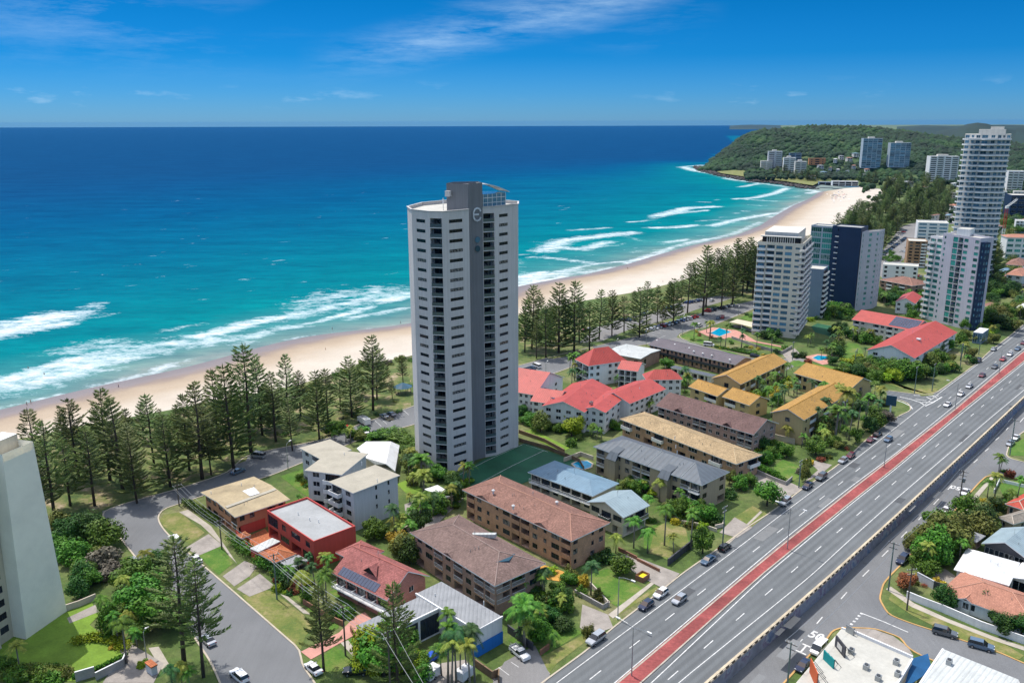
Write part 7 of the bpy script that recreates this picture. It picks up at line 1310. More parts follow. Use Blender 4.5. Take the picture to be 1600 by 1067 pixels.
# garden planting between the buildings, every plant on its own
def garden(poly_s, n, kinds, lo=1.2, hi=2.6, z=0, seed=1, pal=0.0):
    rg_ = random.Random(seed*17+n); P = [Q(q) for q in poly_s.split()]; xs = [p[0] for p in P]; ys = [p[1] for p in P]; k = 0
    while k < n:
        x, y = rg_.uniform(min(xs), max(xs)), rg_.uniform(min(ys), max(ys))
        if not inside(x, y, P): continue
        k += 1
        if rg_.random() < pal: palm((x, y), y-rg_.uniform(14, 34)*(y-150)/600, z=z)
        else: r_ = rg_.uniform(lo, hi); shrub((x, y), r_, r_*rg_.uniform(.9, 1.7), rg_.choice(kinds), 'tree' if r_ > 2.1 else 'bush', z)
for ps, n, kd, lo, hi, pal in [('k600,560 k640,520 k780,440 k850,470 k860,560 k760,620 k700,640', 34, 'mid lime mid gold', 1.3, 2.4, .3), ('k930,760 k1000,620 k1180,560 k1280,560 k1400,640 k1330,720 k1200,760 k1120,860 k960,880', 46, 'mid dark mid olive', 1.6, 3.0, .35), ('k640,880 k740,810 k800,860 k760,930 k680,930', 10, 'mid dark lime', 1.2, 2.2, .1), ('k280,620 k420,650 k620,700 k620,660 k400,600', 9, 'lime mid', 1.0, 1.8, .2), ('k860,1010 k960,930 k1040,900 k1180,830 k1200,860 k1060,920', 6, 'grey olive red', .9, 1.6, 0),
    ('h35,560 h110,560 h230,640 h330,690 h420,700 h520,660 h560,640 h600,690 h480,700 h400,750 h200,700 h40,640', 24, 'mid dark olive mid', 1.3, 2.4, .15), ('h330,390 h440,370 h480,430 h420,450 h330,440', 14, 'dark mid', 1.2, 2.0, .4), ('h900,440 h980,400 h1010,440 h960,500 h900,490', 8, 'mid olive', 1.4, 2.4, .3), ('d560,290 d640,320 d720,330 d800,360 d900,420 d930,460 d860,460 d760,430 d690,360 d600,330', 24, 'mid mid dark lime', 1.4, 2.4, .2), ('d640,420 d700,440 d700,470 d650,470', 4, 'olive mid', .9, 1.4, .2),
    ('v150,700 v430,600 v560,560 v860,640 v720,740 v560,800 v380,880 v230,960 v120,900', 26, 'mid dark mid olive', 1.4, 2.6, .35), ('v730,320 v900,400 v990,330 v1050,360 v900,450 v700,380', 12, 'mid dark lime', 1.2, 2.0, .2), ('v240,250 v330,240 v560,300 v560,420 v300,420', 14, 'mid olive', 1.3, 2.2, .3), ('c270,500 c370,500 c390,600 c300,590', 9, 'lime olive gold', 1.3, 2.4, .3), ('c730,720 c870,640 c980,620 c1000,740 c900,760 c760,780', 16, 'mid dark lime', 1.2, 2.2, .15), ('d110,760 d230,700 d300,720 d380,800 d380,860 d300,860 d200,880 d130,830', 16, 'mid dark lime', 1.2, 2.2, .2), ('b425,640 b560,640 b620,700 b720,790 b760,800 b700,840 b560,740 b440,700', 22, 'mid dark lime red', .8, 1.8, .15), ('b560,260 b640,330 b720,400 b720,440 b640,390 b540,300', 10, 'mid olive gold', .8, 1.5, .1),
    ('a470,650 a640,620 a680,760 a600,900 a500,870 a420,820', 14, 'mid mid dark', 2.0, 3.4, .1), ('a210,480 a330,450 a440,560 a360,700 a260,720 a230,640', 12, 'dark mid olive', 1.8, 3.2, 0), ('a380,870 a480,860 a540,960 a600,1040 a420,960', 6, 'lime mid gold', .9, 1.8, .2), ('a0,1010 a180,980 a300,1050 a300,1067 a0,1067', 12, 'olive mid', 1.2, 2.2, .3), ('c160,1010 c300,900 c400,960 c420,1067 c200,1067', 12, 'mid lime mid', 1.8, 3.2, .1),
    ('r20,230 r240,170 r440,110 r800,140 r780,190 r480,150 r250,210 r60,260', 18, 'mid dark lime', 1.4, 2.4, .15), ('r440,640 r560,520 r720,400 r1050,500 r1150,560 r900,500 r700,460 r600,620 r560,760 r480,760', 26, 'mid dark olive', 1.3, 2.4, .35), ('r450,830 r900,820 r1300,760 r1600,760 r1600,1060 r1200,1020 r800,960', 34, 'mid dark lime mid', 2.0, 3.6, .1), ('p130,790 p330,780 p560,740 p700,700 p700,800 p560,860 p300,880 p150,860', 26, 'mid dark olive', 1.8, 3.2, .2), ('D40,480 D200,560 D320,480 D560,420 D640,560 D560,680 D330,760 D200,760 D60,700', 30, 'mid dark olive lime', 2.2, 4.2, .15), ('D200,30 D700,30 D700,220 D400,250 D240,150', 22, 'dark mid olive', 2.6, 4.5, .1), ('D420,330 D700,380 D700,520 D560,440', 10, 'mid olive', 2, 3.4, .1),
    ('s20,960 s180,900 s460,950 s460,1067 s20,1067', 18, 'dark mid', 2.2, 3.8, .2), ('n560,700 n800,740 n800,790 n600,760', 10, 'mid dark', 2, 3.2, .2), ('n960,640 n1120,640 n1300,700 n1280,780 n1080,740', 14, 'mid dark', 2, 3.4, .15), ('n1200,760 n1300,740 n1290,800 n1200,810', 6, 'mid', 2, 3, .2), ('t420,430 t700,440 t700,640 t540,620 t440,760 t420,620', 34, 'mid olive dark', 3, 5.5, 0), ('s20,520 s240,480 s240,640 s60,620', 12, 'mid dark', 1.8, 3.4, .1), ('1480,348 1500,340 1500,420 1484,430 1470,400', 8, 'dark mid', 2.4, 4, 0), ('D560,230 D711,240 D711,420 D560,330', 14, 'mid dark olive', 2.2, 4, .2), ('D260,250 D420,250 D420,330 D300,300', 8, 'dark mid', 2, 3.6, 0), ('1372,445 1380,470 1450,480 1444,460', 8, 'dark mid', 1.6, 2.8, .2), ('1452,330 1486,318 1484,344 1456,352', 9, 'dark mid', 2.5, 4.5, 0), ('t400,820 t700,880 t700,1060 t420,1060', 22, 'olive dark mid', 2.6, 4.6, .1), ('B900,380 B1250,440 B1300,520 B1000,470', 10, 'dark mid', 1.4, 2.6, .1), ('B300,500 B500,540 B1000,640 B1200,690 B1100,700 B700,640 B400,590', 18, 'mid dark gold', .7, 1.3, .1), ('N120,580 N330,480 N420,540 N300,600 N160,640', 8, 'mid dark lime', 1.4, 2.4, .1)]:
    garden(ps, n, kd.split(), lo, hi, 0, n, pal)
for ps, n, kd, lo, hi, pal in [('f560,590 f640,440 f780,400 f860,440 f800,560 f720,640 f620,640', 16, 'olive mid mid', 2.2, 4.2, .15), ('f840,330 f1000,330 f1000,420 f880,430 f800,400', 12, 'mid olive gold', 1.0, 2.2, .15), ('f510,660 f640,700 f820,790 f1000,860 f1000,830 f840,740 f600,650', 18, 'dark red olive gold', .8, 1.7, 0), ('f900,240 f1000,260 f1000,300 f900,270', 5, 'mid', .8, 1.5, .3)]:
    garden(ps, n, kd.split(), lo, hi, ZW, n, pal)
# dune scrub behind the beach, each clump its own shrub
rd = random.Random(77); dl = dens([g(q, 0) for q in '20,712 200,668 300,648 400,630 470,612 520,590 580,572 640,562 700,548'.split()], 80)+dens([g(q, 0) for q in '815,520 900,490 990,480 1060,455 1100,445 1190,405 1300,370'.split()], 105)
landmark('640,560', 'the tall tower, along the dune'); landmark('200,660', 'the pines at the left dune')
for p in dl:
    q2 = p+Vector((rd.uniform(-7, 7), rd.uniform(-7, 5))); r_ = rd.uniform(1.4, 2.8); px, py = prj(q2.x, q2.y, 0)
    shrub((px, py), r_, r_*rd.uniform(.7, 1.1), rd.choice(['grey', 'olive', 'dark', 'mid', 'olive', 'dark']))
# understorey clumps in the park
for _ in range(70):
    x = rd.uniform(40, 640); y = rd.uniform(0, 1); y = (745-x*.16)+y*40-30
    shrub((x, y), rd.uniform(.8, 2.0), rd.uniform(.7, 1.6), rd.choice(['olive', 'mid', 'dark', 'grey']))
# the plants that show largest each stand alone; the small rest are one mass of undergrowth
def visible_size(t):
    px, py = prj(*g(t[0], t[5]), t[5]+t[2]/2); return t[1]*t[2]/g(t[0], t[5]).length**2 if -20 < px < 1620 and py < 1090 else 0
rest = []
for kd in ('tree', 'bush'):
    li = sorted([t for t in SHR if t[4] == kd], key=lambda t: -visible_size(t)); [plant(*t) for t in li[:295]]; rest += li[295:]
va, fa_ = [], []; n0 = 0; mi_ = []; LK = list(LEAF)
for b_, r_, h, c, kind, z, k, rot in rest:
    if visible_size((b_, r_, h, c, kind, z)) == 0: continue
    ms = (TREES if kind == 'tree' else BUSH)[k][1]; nv = len(ms.vertices)//4//3*4; co_ = np.empty(len(ms.vertices)*3); ms.vertices.foreach_get('co', co_); co_ = co_.reshape(-1, 3)[:nv]; p = g(b_, z); top = 1.42 if kind == 'tree' else 1.1; sc_ = r_*1.15
    x, y = co_[:, 0]*sc_, co_[:, 1]*sc_; va.append(np.stack([p.x+x*cos(rot)-y*sin(rot), p.y+x*sin(rot)+y*cos(rot), z+co_[:, 2]*h/top], 1)); fa_.append(np.arange(nv).reshape(-1, 4)+n0); n0 += nv; mi_ += [LK.index(c)]*(nv//4)
me = bpy.data.meshes.new('undergrowth'); me.from_pydata(np.concatenate(va).tolist(), [], np.concatenate(fa_).tolist())
for c in LK: me.materials.append(LEAF[c])
me.polygons.foreach_set('material_index', mi_); tag(put('undergrowth', me), 'small low shrubs filling the dune edge, garden beds and park floor', 'undergrowth', kind='stuff')
# suburban tree cover beyond the towers: far-off, reads as one mass
sp = []; rd = random.Random(9)
for _ in range(2600):
    x, y = rd.uniform(1345, 1720), rd.uniform(213, 352)
    if y > 330 and x < 1485: continue
    if 1500 < x < 1560 and y > 300 and rd.random() < .4: continue
    if rd.random() < .25: continue
    p = g((x, y), 0); d = p.length
    if d > 3600: continue
    r_ = rd.uniform(3.5, 7.5)*(.7 if y > 300 else 1)
    if y > 290 and x < 1500 and rd.random() < .6: continue
    sp.append((p.x, p.y, r_*.55, r_, r_*.8))
tag(blobs('distant_trees', sp, M['canopy'], 4), 'spreading tree cover of the distant suburb beyond the towers', 'trees', kind='stuff')
sp = []
for _ in range(900):
    x, y = rd.uniform(1165, 1350), rd.uniform(262, 286)
    if y > 280 or (1195 < x < 1265 and rd.random() < .5): continue
    p = g((x, y), 3); r_ = rd.uniform(3, 6); sp.append((p.x, p.y, 3+r_*.3, r_, r_*.8))
tag(blobs('foreshore_trees', sp, M['canopy'], 5), 'low trees between the far buildings at the foot of the headland', 'trees', kind='stuff')
# hedges
def hedge(s, wd, h, c, lab, z=0):
    P = dens(pts(s, z), max(2, int(sum((a-b).length for a, b in zip(pts(s, z), pts(s, z)[1:]))/.8))); rr = random.Random(len(s)); c0 = P[0]; V_, F_ = [], []
    for p in P:
        for _ in range(150):
            q = Vector((p.x-c0.x+rr.uniform(-wd/2, wd/2), p.y-c0.y+rr.uniform(-wd/2, wd/2), rr.uniform(.1, 1)**.6*h)); n = Vector((rr.gauss(0, 1), rr.gauss(0, 1), rr.gauss(.6, 1))).normalized(); u = n.orthogonal().normalized()*.2; v = n.cross(u.normalized())*.15; k = len(V_); V_.extend([tuple(q-u), tuple(q-v), tuple(q+u), tuple(q+v)]); F_.append((k, k+1, k+2, k+3))
    me = bpy.data.meshes.new('hedge'); me.from_pydata(V_, [], F_); me.materials.append(LEAF[c]); o = put('hedge', me, None, (c0.x, c0.y, z)); tag(o, lab, 'hedge', 'clipped hedges')
hedge('b285,520 b300,530 b355,580', 3.0, 2.4, 'mid', 'dense clipped hedge in front of the red courtyard wall'); hedge('b100,370 b165,405 b225,445', 1.8, 1.6, 'mid', 'hedge along the side of the tan roofed house'); hedge('b380,610 b410,630', 2.4, 2.4, 'mid', 'rounded hedge left of the twin driveways'); hedge('b440,620 b490,690', 3.2, 3, 'dark', 'dark overgrown hedge behind the power pole by the driveways')
hedge('N110,650 N180,680 N250,715 N320,745', 1.8, 1.6, 'mid', 'row of clipped round bushes along the wall before the plum roofed flats'); hedge('L760,130 L900,150 L1000,220', 1.4, 1.3, 'olive', 'low hedge along the lawn behind the palms of the gabled house'); hedge('O870,610 O1100,560 O1300,600 O1420,680', 2.6, 1.0, 'lime', 'bright lime hedge curving round the lawn of the cream slab tower'); hedge('O0,1000 O400,960 O700,980', 3.0, 1.6, 'olive', 'shrub bed at the bottom edge of the slab tower lawn'); hedge('O850,1010 O1150,900 O1420,770', .8, .8, 'mid', 'thin hedge on the wall beside the slab tower lawn')
hedge('h30,640 h110,650 h130,690', 3, 2.0, 'mid', 'hedge right of the tall tower base below the white resort'); hedge('v590,300 v680,350 v850,450', 1.6, 1.6, 'mid', 'hedge along the green court fence under the tall tower'); hedge('B340,560 B620,620 B850,660', 1.6, .9, 'mid', 'low hedge row on the verge behind the white van'); hedge('e520,265 e560,280', 1.2, 1.2, 'mid', 'small bush row by the yellow skip bin') 
# ------------------------------------------------------------- walls and fences
def wall(s, h, lab, m, z=0, wd=.22, name='garden_wall', cat='wall', cap=None):
    P = pts(s, z); c0 = P[0]; t = thing(name, lab, cat, (c0.x, c0.y, z)); mb = MB(); L = [p-c0 for p in P]; strip(mb, L, wd, 0, 0, h); mb.build('panel' if 'fence' in name else 'wall', m, t)
    mb = MB(); strip(mb, L, wd+.08, h, 0, .08); mb.build('capping', cap or m, t)
    if 'fence' in name:
        n = max(1, int(sum((a-b).length for a, b in zip(L, L[1:]))/2.6))
        for p in dens(L, n): mb = MB(); mb.box((p.x, p.y, h/2+.05), (.12, .34, h+.2), TH); mb.build('post', m, t)
wall('L790,790 L1075,560', 1.7, 'charcoal slatted fence beside the yellow-flowering street tree', M['darkfence'], name='fence', cat='fence'); wall('d430,690 d505,770', 1.1, 'low cream wall between driveway and lawn beside the double lamp post', M['creamwall']); wall('d370,720 d480,780 d505,765', 1.1, 'brick wall edging the sunken drive below the terracotta flats', M['blockwall'])
wall('L420,730 L690,865', .7, 'low brown brick wall along the drive of the gabled house', M['brickwall']); wall('L200,610 L420,720', .9, 'brown brick planter wall behind the round bush', M['brickwall']); wall('L810,200 L960,290 L1200,330 L1370,390', .9, 'curving cream stone wall behind the palms of the gabled house', M['creamwall']); wall('L1350,350 L1440,330 L1445,290', 1.0, 'short curved cream wall beside the grey power pole', M['creamwall'])
wall('N95,690 N270,770 N400,820 N460,770', 1.1, 'grey block retaining wall below the row of round bushes', M['blockwall']); wall('N280,390 N480,440', 1.8, 'pale fence at the foot of the tallest ochre block', M['creamwall'], name='fence', cat='fence'); wall('h40,700 h180,750 h290,810', 1.2, 'brown paling fence between green court and bright lawn', M['wood'], name='fence', cat='fence'); wall('h290,860 h380,825 h450,850', 1.3, 'pale curved pool fence behind the kidney shaped pool', M['creamwall'], name='fence', cat='fence')
wall('560,1067', 1, '', M['wood']) if 0 else None
wall('f540,735 f600,760 f680,790 f830,855 f1000,915', 1.7, 'long white rendered wall in front of the salmon tiled bungalow', M['white'], ZW); wall('f580,665 f645,700', 2, 'grey rendered garage wall left of the salmon tiled bungalow', M['lav'], ZW); wall('f645,700 f700,715', 1.9, 'slatted dark gate beside the grey garage wall', M['darkmetal'], ZW, name='gate', cat='gate')
wall('O860,1050 O1080,985', 2.0, 'grey wall with white capping at the bottom left corner', M['blockwall'], cap=M['trim']); wall('O1090,1035 O1400,880 O1440,790', 1.6, 'grey ramp wall with white capping beside the slab tower lawn', M['blockwall'], cap=M['trim']); wall('O745,250 O900,200 O1090,120', 1.4, 'pale wall running right from the slab tower base', M['creamwall']); wall('c735,870 c830,940', 1.7, 'dark paling fence between the blue walled shop and lawn', M['darkfence'], name='fence', cat='fence'); wall('d235,960 d270,935', 1.2, 'short red brick letterbox wall by the small palm', M['brickwall'])
wall('x730,870 x940,1020 x1015,990 x1010,1067', 1.6, 'brown timber screen fence in front of the palms at the shop', M['wood'], name='fence', cat='fence'); wall('b745,865 b770,905 b800,930', 1.3, 'brick and iron front fence right of the pink driveway', M['brickwall']); wall('b560,760 b680,830 b715,845', 1.2, 'red brick front fence left of the pink driveway', M['brickwall']); wall('v0,1000 v200,960 v400,840', 1.5, 'concrete boundary wall behind the dark brown tiled flats', M['creamwall']); wall('B560,440 B900,560 B1260,650 B1400,570', 1.3, 'grey wall terracing the lawn below the cream tower', M['blockwall'])
wall('812,690 856,702 905,722 912,734', 1.1, 'low paling fence around the green court at the tall tower', M['wood'], name='fence', cat='fence', wd=.06); wall('A1150,790 A1270,800 A1400,850', 1.4, 'brick wall beneath the cream shade canopy', M['blockwall']); wall('G1080,880 G1020,1000', 1.0, 'white picket fence beside the palm on the right verge', M['trim'], ZW, name='fence', cat='fence', wd=.1); wall('G1100,890 G1334,945', .9, 'white low fence along the top of the right garden', M['trim'], ZW, name='fence', cat='fence', wd=.1)
# brick bin enclosure, skip, sign boxes
def boxthing(name, lab, cat, s, d, m, z=0, top=None, rz=TH, inner=None):
    p = g(s, z); t = thing(name, lab, cat, (p.x, p.y, z), rz); mb = MB(); w_ = .15
    for x, y, a, b2 in ((0, -d[1]/2, d[0], w_), (0, d[1]/2, d[0], w_), (-d[0]/2, 0, w_, d[1]-w_), (d[0]/2, 0, w_, d[1]-w_)): mb.box((x, y, d[2]/2), (a, b2, d[2]))
    mb.build('wall', m, t); mb = MB(); mb.box((0, 0, d[2]*.35), (d[0]-.2, d[1]-.2, d[2]*.5)); mb.build('contents', inner or M['darkmetal'], t); return t
boxthing('bin_enclosure', 'brick bin enclosure holding a yellow lidded bin by the driveway', 'bin enclosure', 'L485,950', (2.6, 2.0, 1.3), M['brickwall'], inner=mat('yellow_bin_lid', (.75, .60, .02), var=.1)); boxthing('skip_bin', 'yellow and green skip bin beside the trimmed hedge', 'skip', 'N610,630', (3.4, 1.8, 1.2), mat('yellow_skip', (.60, .38, .02), var=.15), inner=mat('green_waste', (.05, .25, .05)))
p = g('M560,960'); t = thing('letterbox_pillar', 'rendered letterbox pillar with terracotta cap near the bottom left', 'pillar', (p.x, p.y, 0), -.7); mb = MB(); mb.box((0, 0, .9), (2.2, 1.1, 1.8)); mb.build('pillar', M['lav'], t); mb = MB(); mb.box((0, 0, 1.9), (2.5, 1.3, .25)); mb.build('cap', M['tile_orange'], t)
# ------------------------------------------------------------- poles, lamps, wires
WM = M['metal']
def power_pole(s, yt, z=0, arms=2, m='pole_wood', rz=TH, ph='timber power pole', trans=False):
    p = g(s, z); h = hgt(s, yt, z); t = put('power_pole', None, None, (p.x, p.y, z)); rep(t, ph, 'power pole', 'power poles'); mb = MB(); mb.tube([(0, 0, -.2), (0, 0, h)], [.19, .13], 8); mb.build('pole', M[m], t); e = V((cos(rz), sin(rz)))
    tops = []
    for k in range(arms):
        za = h-.35-k*1.1; ln = 2.4 if k == 0 else 1.8; mb = MB(); mb.box((0, 0, za), (ln, .12, .12), rz); a = mb.build('crossarm', M['pole_wood'], t)
        for x in (-ln*.45, -ln*.2, ln*.2, ln*.45): mb = MB(); mb.tube([(e.x*x, e.y*x, za), (e.x*x, e.y*x, za+.3)], .06, 5); mb.build('insulator', M['trim'], a)
        tops.append([(p.x+e.x*x, p.y+e.y*x, z+za+.3) for x in (-ln*.45, ln*.45)])
    if trans: mb = MB(); mb.tube([(.45, 0, h-3.4), (.45, 0, h-2.2)], .35, 8); mb.build('transformer', M['metal'], t)
    return tops
def wire(a, b2, sag=.8, lab=None):
    a, b2 = Vector(a), Vector(b2); n = 10; P = [a.lerp(b2, i/n)-Vector((0, 0, sag*4*(i/n)*(1-i/n))) for i in range(n+1)]; c = (a+b2)/2; mb = MB(); mb.tube([p-c for p in P], .03, 3, 0, False); o = mb.build('power_line', M['metal'], None, tuple(c)); return o
HYP = [power_pole('b75,375', 757, rz=.6, ph='timber power pole with twin crossarms'), power_pole('b242,545', 812, rz=.6, ph='timber power pole with twin crossarms'), power_pole('b457,740', 865, arms=2, rz=.6, m='pole_green', ph='stout green power pole'), power_pole('b725,960', 946, rz=.6, ph='timber power pole with twin crossarms'), power_pole('612,1125', 985, rz=.6, ph='timber power pole with twin crossarms')]
k = 0
for A_, B__ in zip(HYP, HYP[1:]):
    for i in range(2):
        for j in range(2):
            o_ = wire(A_[i][j], B__[i][j], .9); rep(o_, 'sagging power line', 'power line', 'power lines over the side street')
last = HYP[-1]; far_ = (g('740,1290').x, g('740,1290').y)
for j in range(2): o_ = wire(last[0][j], (far_[0], far_[1]+j, 9.5), .6); rep(o_, 'sagging power line', 'power line', 'power lines over the side street')
power_pole('e323,520', 791, m='pole_green', ph='grey green power pole'); power_pole('e620,305', 719, m='pole_green', ph='grey green power pole'); power_pole('k883,1067', 718, m='pole_green') if 0 else None
RP = [power_pole('j190,1000', 1003, ZW, 2, 'pole_green', TH-pi/2, 'tall green power pole'), power_pole('f470,705', 847, ZW, 2, 'pole_green', TH-pi/2, 'tall green power pole'), power_pole('f742,400', 735, ZW, 3, 'pole_wood', TH-pi/2, 'tall power pole with transformer', True), power_pole('G1185,610', 655, ZW, 1, 'pole_green', TH-pi/2, 'thin green power pole')]
power_pole('f542,782', 888, ZW, 2, 'pole_wood', .2, 'grey power pole on the corner verge')
for A_, B__ in zip(RP, RP[1:]):
    for j in range(2): rep(wire(A_[0][j], B__[0][j], 1.0), 'thin power line', 'power line', 'power lines over the service road')
for s_, yt in (('p435,950', 568), ('p322,965', 573), ('p613,820', 537), ('p735,715', 531), ('r845,840', 548), ('r875,700', 545), ('B1405,735', 534), ('N1135,300', 651)): power_pole(s_, yt, 0, 1, 'pole_green', ph='slim grey power pole')
def lamp(s, yt, z=0, arms=2, ph='double armed highway lamp', rz=TH+pi/2, ln=3.2):
    p = g(s, z); h = hgt(s, yt, z); t = put('street_lamp', None, None, (p.x, p.y, z+.1)); rep(t, ph, 'street lamp', 'street lamps'); mb = MB(); mb.tube([(0, 0, 0), (0, 0, h*.5), (0, 0, h)], [.13, .10, .07], 8); mb.build('pole', M['metal'], t)
    for sg in ((1, -1) if arms == 2 else (1,)):
        e = V((cos(rz), sin(rz)))*sg; mb = MB(); mb.tube([(0, 0, h-.1), (e.x*ln*.4, e.y*ln*.4, h+.35), (e.x*ln, e.y*ln, h+.55)], .05, 5); a = mb.build('arm', M['metal'], t); mb = MB(); mb.box((e.x*(ln+.3), e.y*(ln+.3), h+.55), (.95, .34, .16), rz); mb.build('lamp_head', M['trim'], a)
for s_, yt in (('e575,545', 794), ('d592,1040', 981), ('N1312,655', 693), ('p583,1066', 600), ('p865,835', 548), ('e955,225', 692)):
    if s_ != 'e955,225': lamp(s_, yt)
lamp('d538,820', 902, arms=1, ph='single armed kerbside lamp', rz=TH-pi/2); lamp('p350,40', 0) if 0 else None
for s_, yt in (('A615,885', 495), ('A210,1000', 518), ('J1335,830', 695), ('h188,395', 568), ('A1235,660', 481), ('H1245,940', 533)): lamp(s_, yt, 0, 1, 'grey single street lamp', 1.2, 1.6)
lamp('M505,820', 988, 0, 1, 'thin silver lamp', 1, .6)
# ------------------------------------------------------------- vehicles
PAINT = {}
def paint(n, c, metal=.0):
    m, nt, b = _nt('car_paint_'+n); setin(b, Roughness=.25, Metallic=metal); b.inputs['Base Color'].default_value = c4(c); b.inputs['Coat Weight'].default_value = .6; b.inputs['Coat Roughness'].default_value = .05
    co = geo(nt); nt.links.new(mix(nt, 1.0, c, ramp(nt, noise(nt, co, 3, 3), [(.3, (.88,)*3), (.7, (1.05,)*3)]), 'MULTIPLY'), b.inputs['Base Color']); PAINT[n] = m
for n, c, me_ in (('white', (.78, .78, .77), 0), ('silver', (.45, .47, .49), .5), ('black', (.012, .012, .014), 0), ('grey', (.13, .145, .16), .4), ('blue', (.02, .06, .22), .2), ('red', (.42, .02, .02), 0), ('maroon', (.14, .015, .03), .2), ('navy', (.012, .02, .06), .2), ('steel', (.12, .19, .28), .4), ('brightblue', (.01, .08, .55), 0)): paint(n, c, me_)
CG = mat('car_glass', (.012, .016, .02), .05, var=.1, spec=.9); TY = mat('tyre', (.015, .015, .015), .9, var=.1); RIM = mat('wheel_rim', (.35, .35, .36), .3, var=.1, metal=.7); HLm = mat('headlight_lens', (.6, .62, .62), .1, var=.05); TL = mat('tail_light_lens', (.35, .01, .01), .2, var=.1)
# stations: x, bottom z, belt z, roof z, half width at belt, half width at roof
SH = {'sedan': (4.6, [(-2.3, .45, .72, .72, .78, .78), (-2.2, .3, .95, .95, .86, .80), (-1.55, .25, 1.0, 1.02, .9, .74), (-.85, .25, .98, 1.42, .9, .62), (.35, .25, .96, 1.44, .9, .62), (1.15, .25, .95, .98, .9, .74), (2.1, .28, .80, .80, .84, .78), (2.3, .4, .62, .62, .74, .74)]),
 'hatch': (4.1, [(-2.05, .45, .8, .8, .78, .76), (-1.98, .3, 1.0, 1.02, .86, .74), (-1.6, .25, 1.02, 1.46, .88, .64), (.2, .25, .98, 1.50, .88, .64), (1.1, .25, .96, 1.0, .88, .74), (1.9, .28, .82, .82, .82, .76), (2.05, .4, .62, .62, .72, .72)]),
 'suv': (4.8, [(-2.4, .5, .9, .9, .84, .82), (-2.35, .38, 1.12, 1.14, .92, .80), (-2.05, .35, 1.15, 1.74, .94, .70), (.35, .35, 1.1, 1.76, .94, .70), (1.15, .35, 1.08, 1.12, .94, .80), (2.2, .38, .95, .95, .90, .84), (2.4, .5, .72, .72, .80, .80)]),
 'van': (4.9, [(-2.45, .4, 1.1, 1.1, .86, .84), (-2.42, .32, 1.15, 1.9, .9, .82), (-1.2, .3, 1.15, 2.0, .92, .82), (1.1, .3, 1.12, 1.98, .92, .82), (1.95, .3, 1.08, 1.15, .92, .84), (2.4, .35, .9, .9, .86, .82), (2.45, .45, .62, .62, .8, .8)])}
def wheel_mesh():
    mb = MB(); n = 14
    for r_, y0, y1, mi in ((.33, -.11, .11, 0), (.2, -.115, -.10, 1)):
        P0 = [(r_*cos(2*pi*i/n), y0, r_*sin(2*pi*i/n)) for i in range(n)]; P1 = [(x, y1, z_) for x, _, z_ in P0]; mb.poly(P0, mi); mb.poly(P1[::-1], mi)
        for i in range(n): j = (i+1) % n; mb.quad(P0[i], P0[j], P1[j], P1[i], mi)
    return mb.mesh('wheel', [TY, RIM])
WH = wheel_mesh(); _cm = {}
def car_meshes(kind, col):
    if (kind, col) in _cm: return _cm[(kind, col)]
    ln, St = SH[kind]; bd, gl = MB(), MB()
    def sec(s): x, zb, zt, zr, wb, wr = s; return [(x, -wb*.92, zb), (x, -wb, (zb+zt)/2), (x, -wb*.97, zt), (x, -wr, zr), (x, wr, zr), (x, wb*.97, zt), (x, wb, (zb+zt)/2), (x, wb*.92, zb)]
    S_ = [sec(s) for s in St]
    for i in range(len(S_)-1):
        a, b2 = S_[i], S_[i+1]; ra, rb_ = St[i][3]-St[i][2], St[i+1][3]-St[i+1][2]; gh = max(ra, rb_) > .15
        for j in range(7):
            tgt, mi = bd, 0
            if gh and j in (2, 4): tgt = gl
            if gh and j == 3 and min(ra, rb_) < .15: tgt = gl
            tgt.quad(a[j], b2[j], b2[j+1], a[j+1])
        bd.quad(a[7], b2[7], b2[0], a[0])
        if gh and min(ra, rb_) > .15:
            for sg in (-1, 1):
                k = 3 if sg < 0 else 4; x0 = b2[k][0]; bd.box((x0, sg*(St[i+1][4]+St[i+1][5])/2*1.0, (St[i+1][2]+St[i+1][3])/2), (.09, .10, (St[i+1][3]-St[i+1][2])*.98))
    bd.poly(S_[0][::-1]); bd.poly(S_[-1]); x0 = ln/2
    for sg in (-1, 1): bd.box((x0*.28 if kind != 'van' else x0*.5, sg*(St[3][4]+.1), St[3][2]+.05), (.12, .2, .14))
    h1, t1 = MB(), MB(); zz1 = St[-2][2]-.12; h1.box((x0-.14, 0, zz1), (.22, .34, .15)); zt1 = St[1][2]-.14; t1.box((-x0+.08, 0, zt1), (.14, .26, .22))
    full = MB()
    for src, mi in ((bd, 0), (gl, 1)):
        for f_, uvf in zip(src.f, src.uv): full.poly([src.v[i_] for i_ in f_], mi, uvf)
    for sx_ in (-1, 1):
        for sy_ in (-1, 1): full.box((sx_*ln*.31, sy_*St[2][4]*.93, .33), (.6, .2, .62), 0, 2)
    _cm[(kind, col)] = (bd.mesh('car_body', PAINT[col], True), gl.mesh('car_windows', CG), h1.mesh('headlight', HLm), t1.mesh('tail_light', TL), full.mesh('car', [PAINT[col], CG, TY]))
    me = _cm[(kind, col)][0]; 
    try: me.set_sharp_from_angle(angle=radians(35))
    except Exception: pass
    return _cm[(kind, col)]
CN = {'sedan': 'sedan', 'hatch': 'hatchback', 'suv': 'wagon', 'van': 'van'}
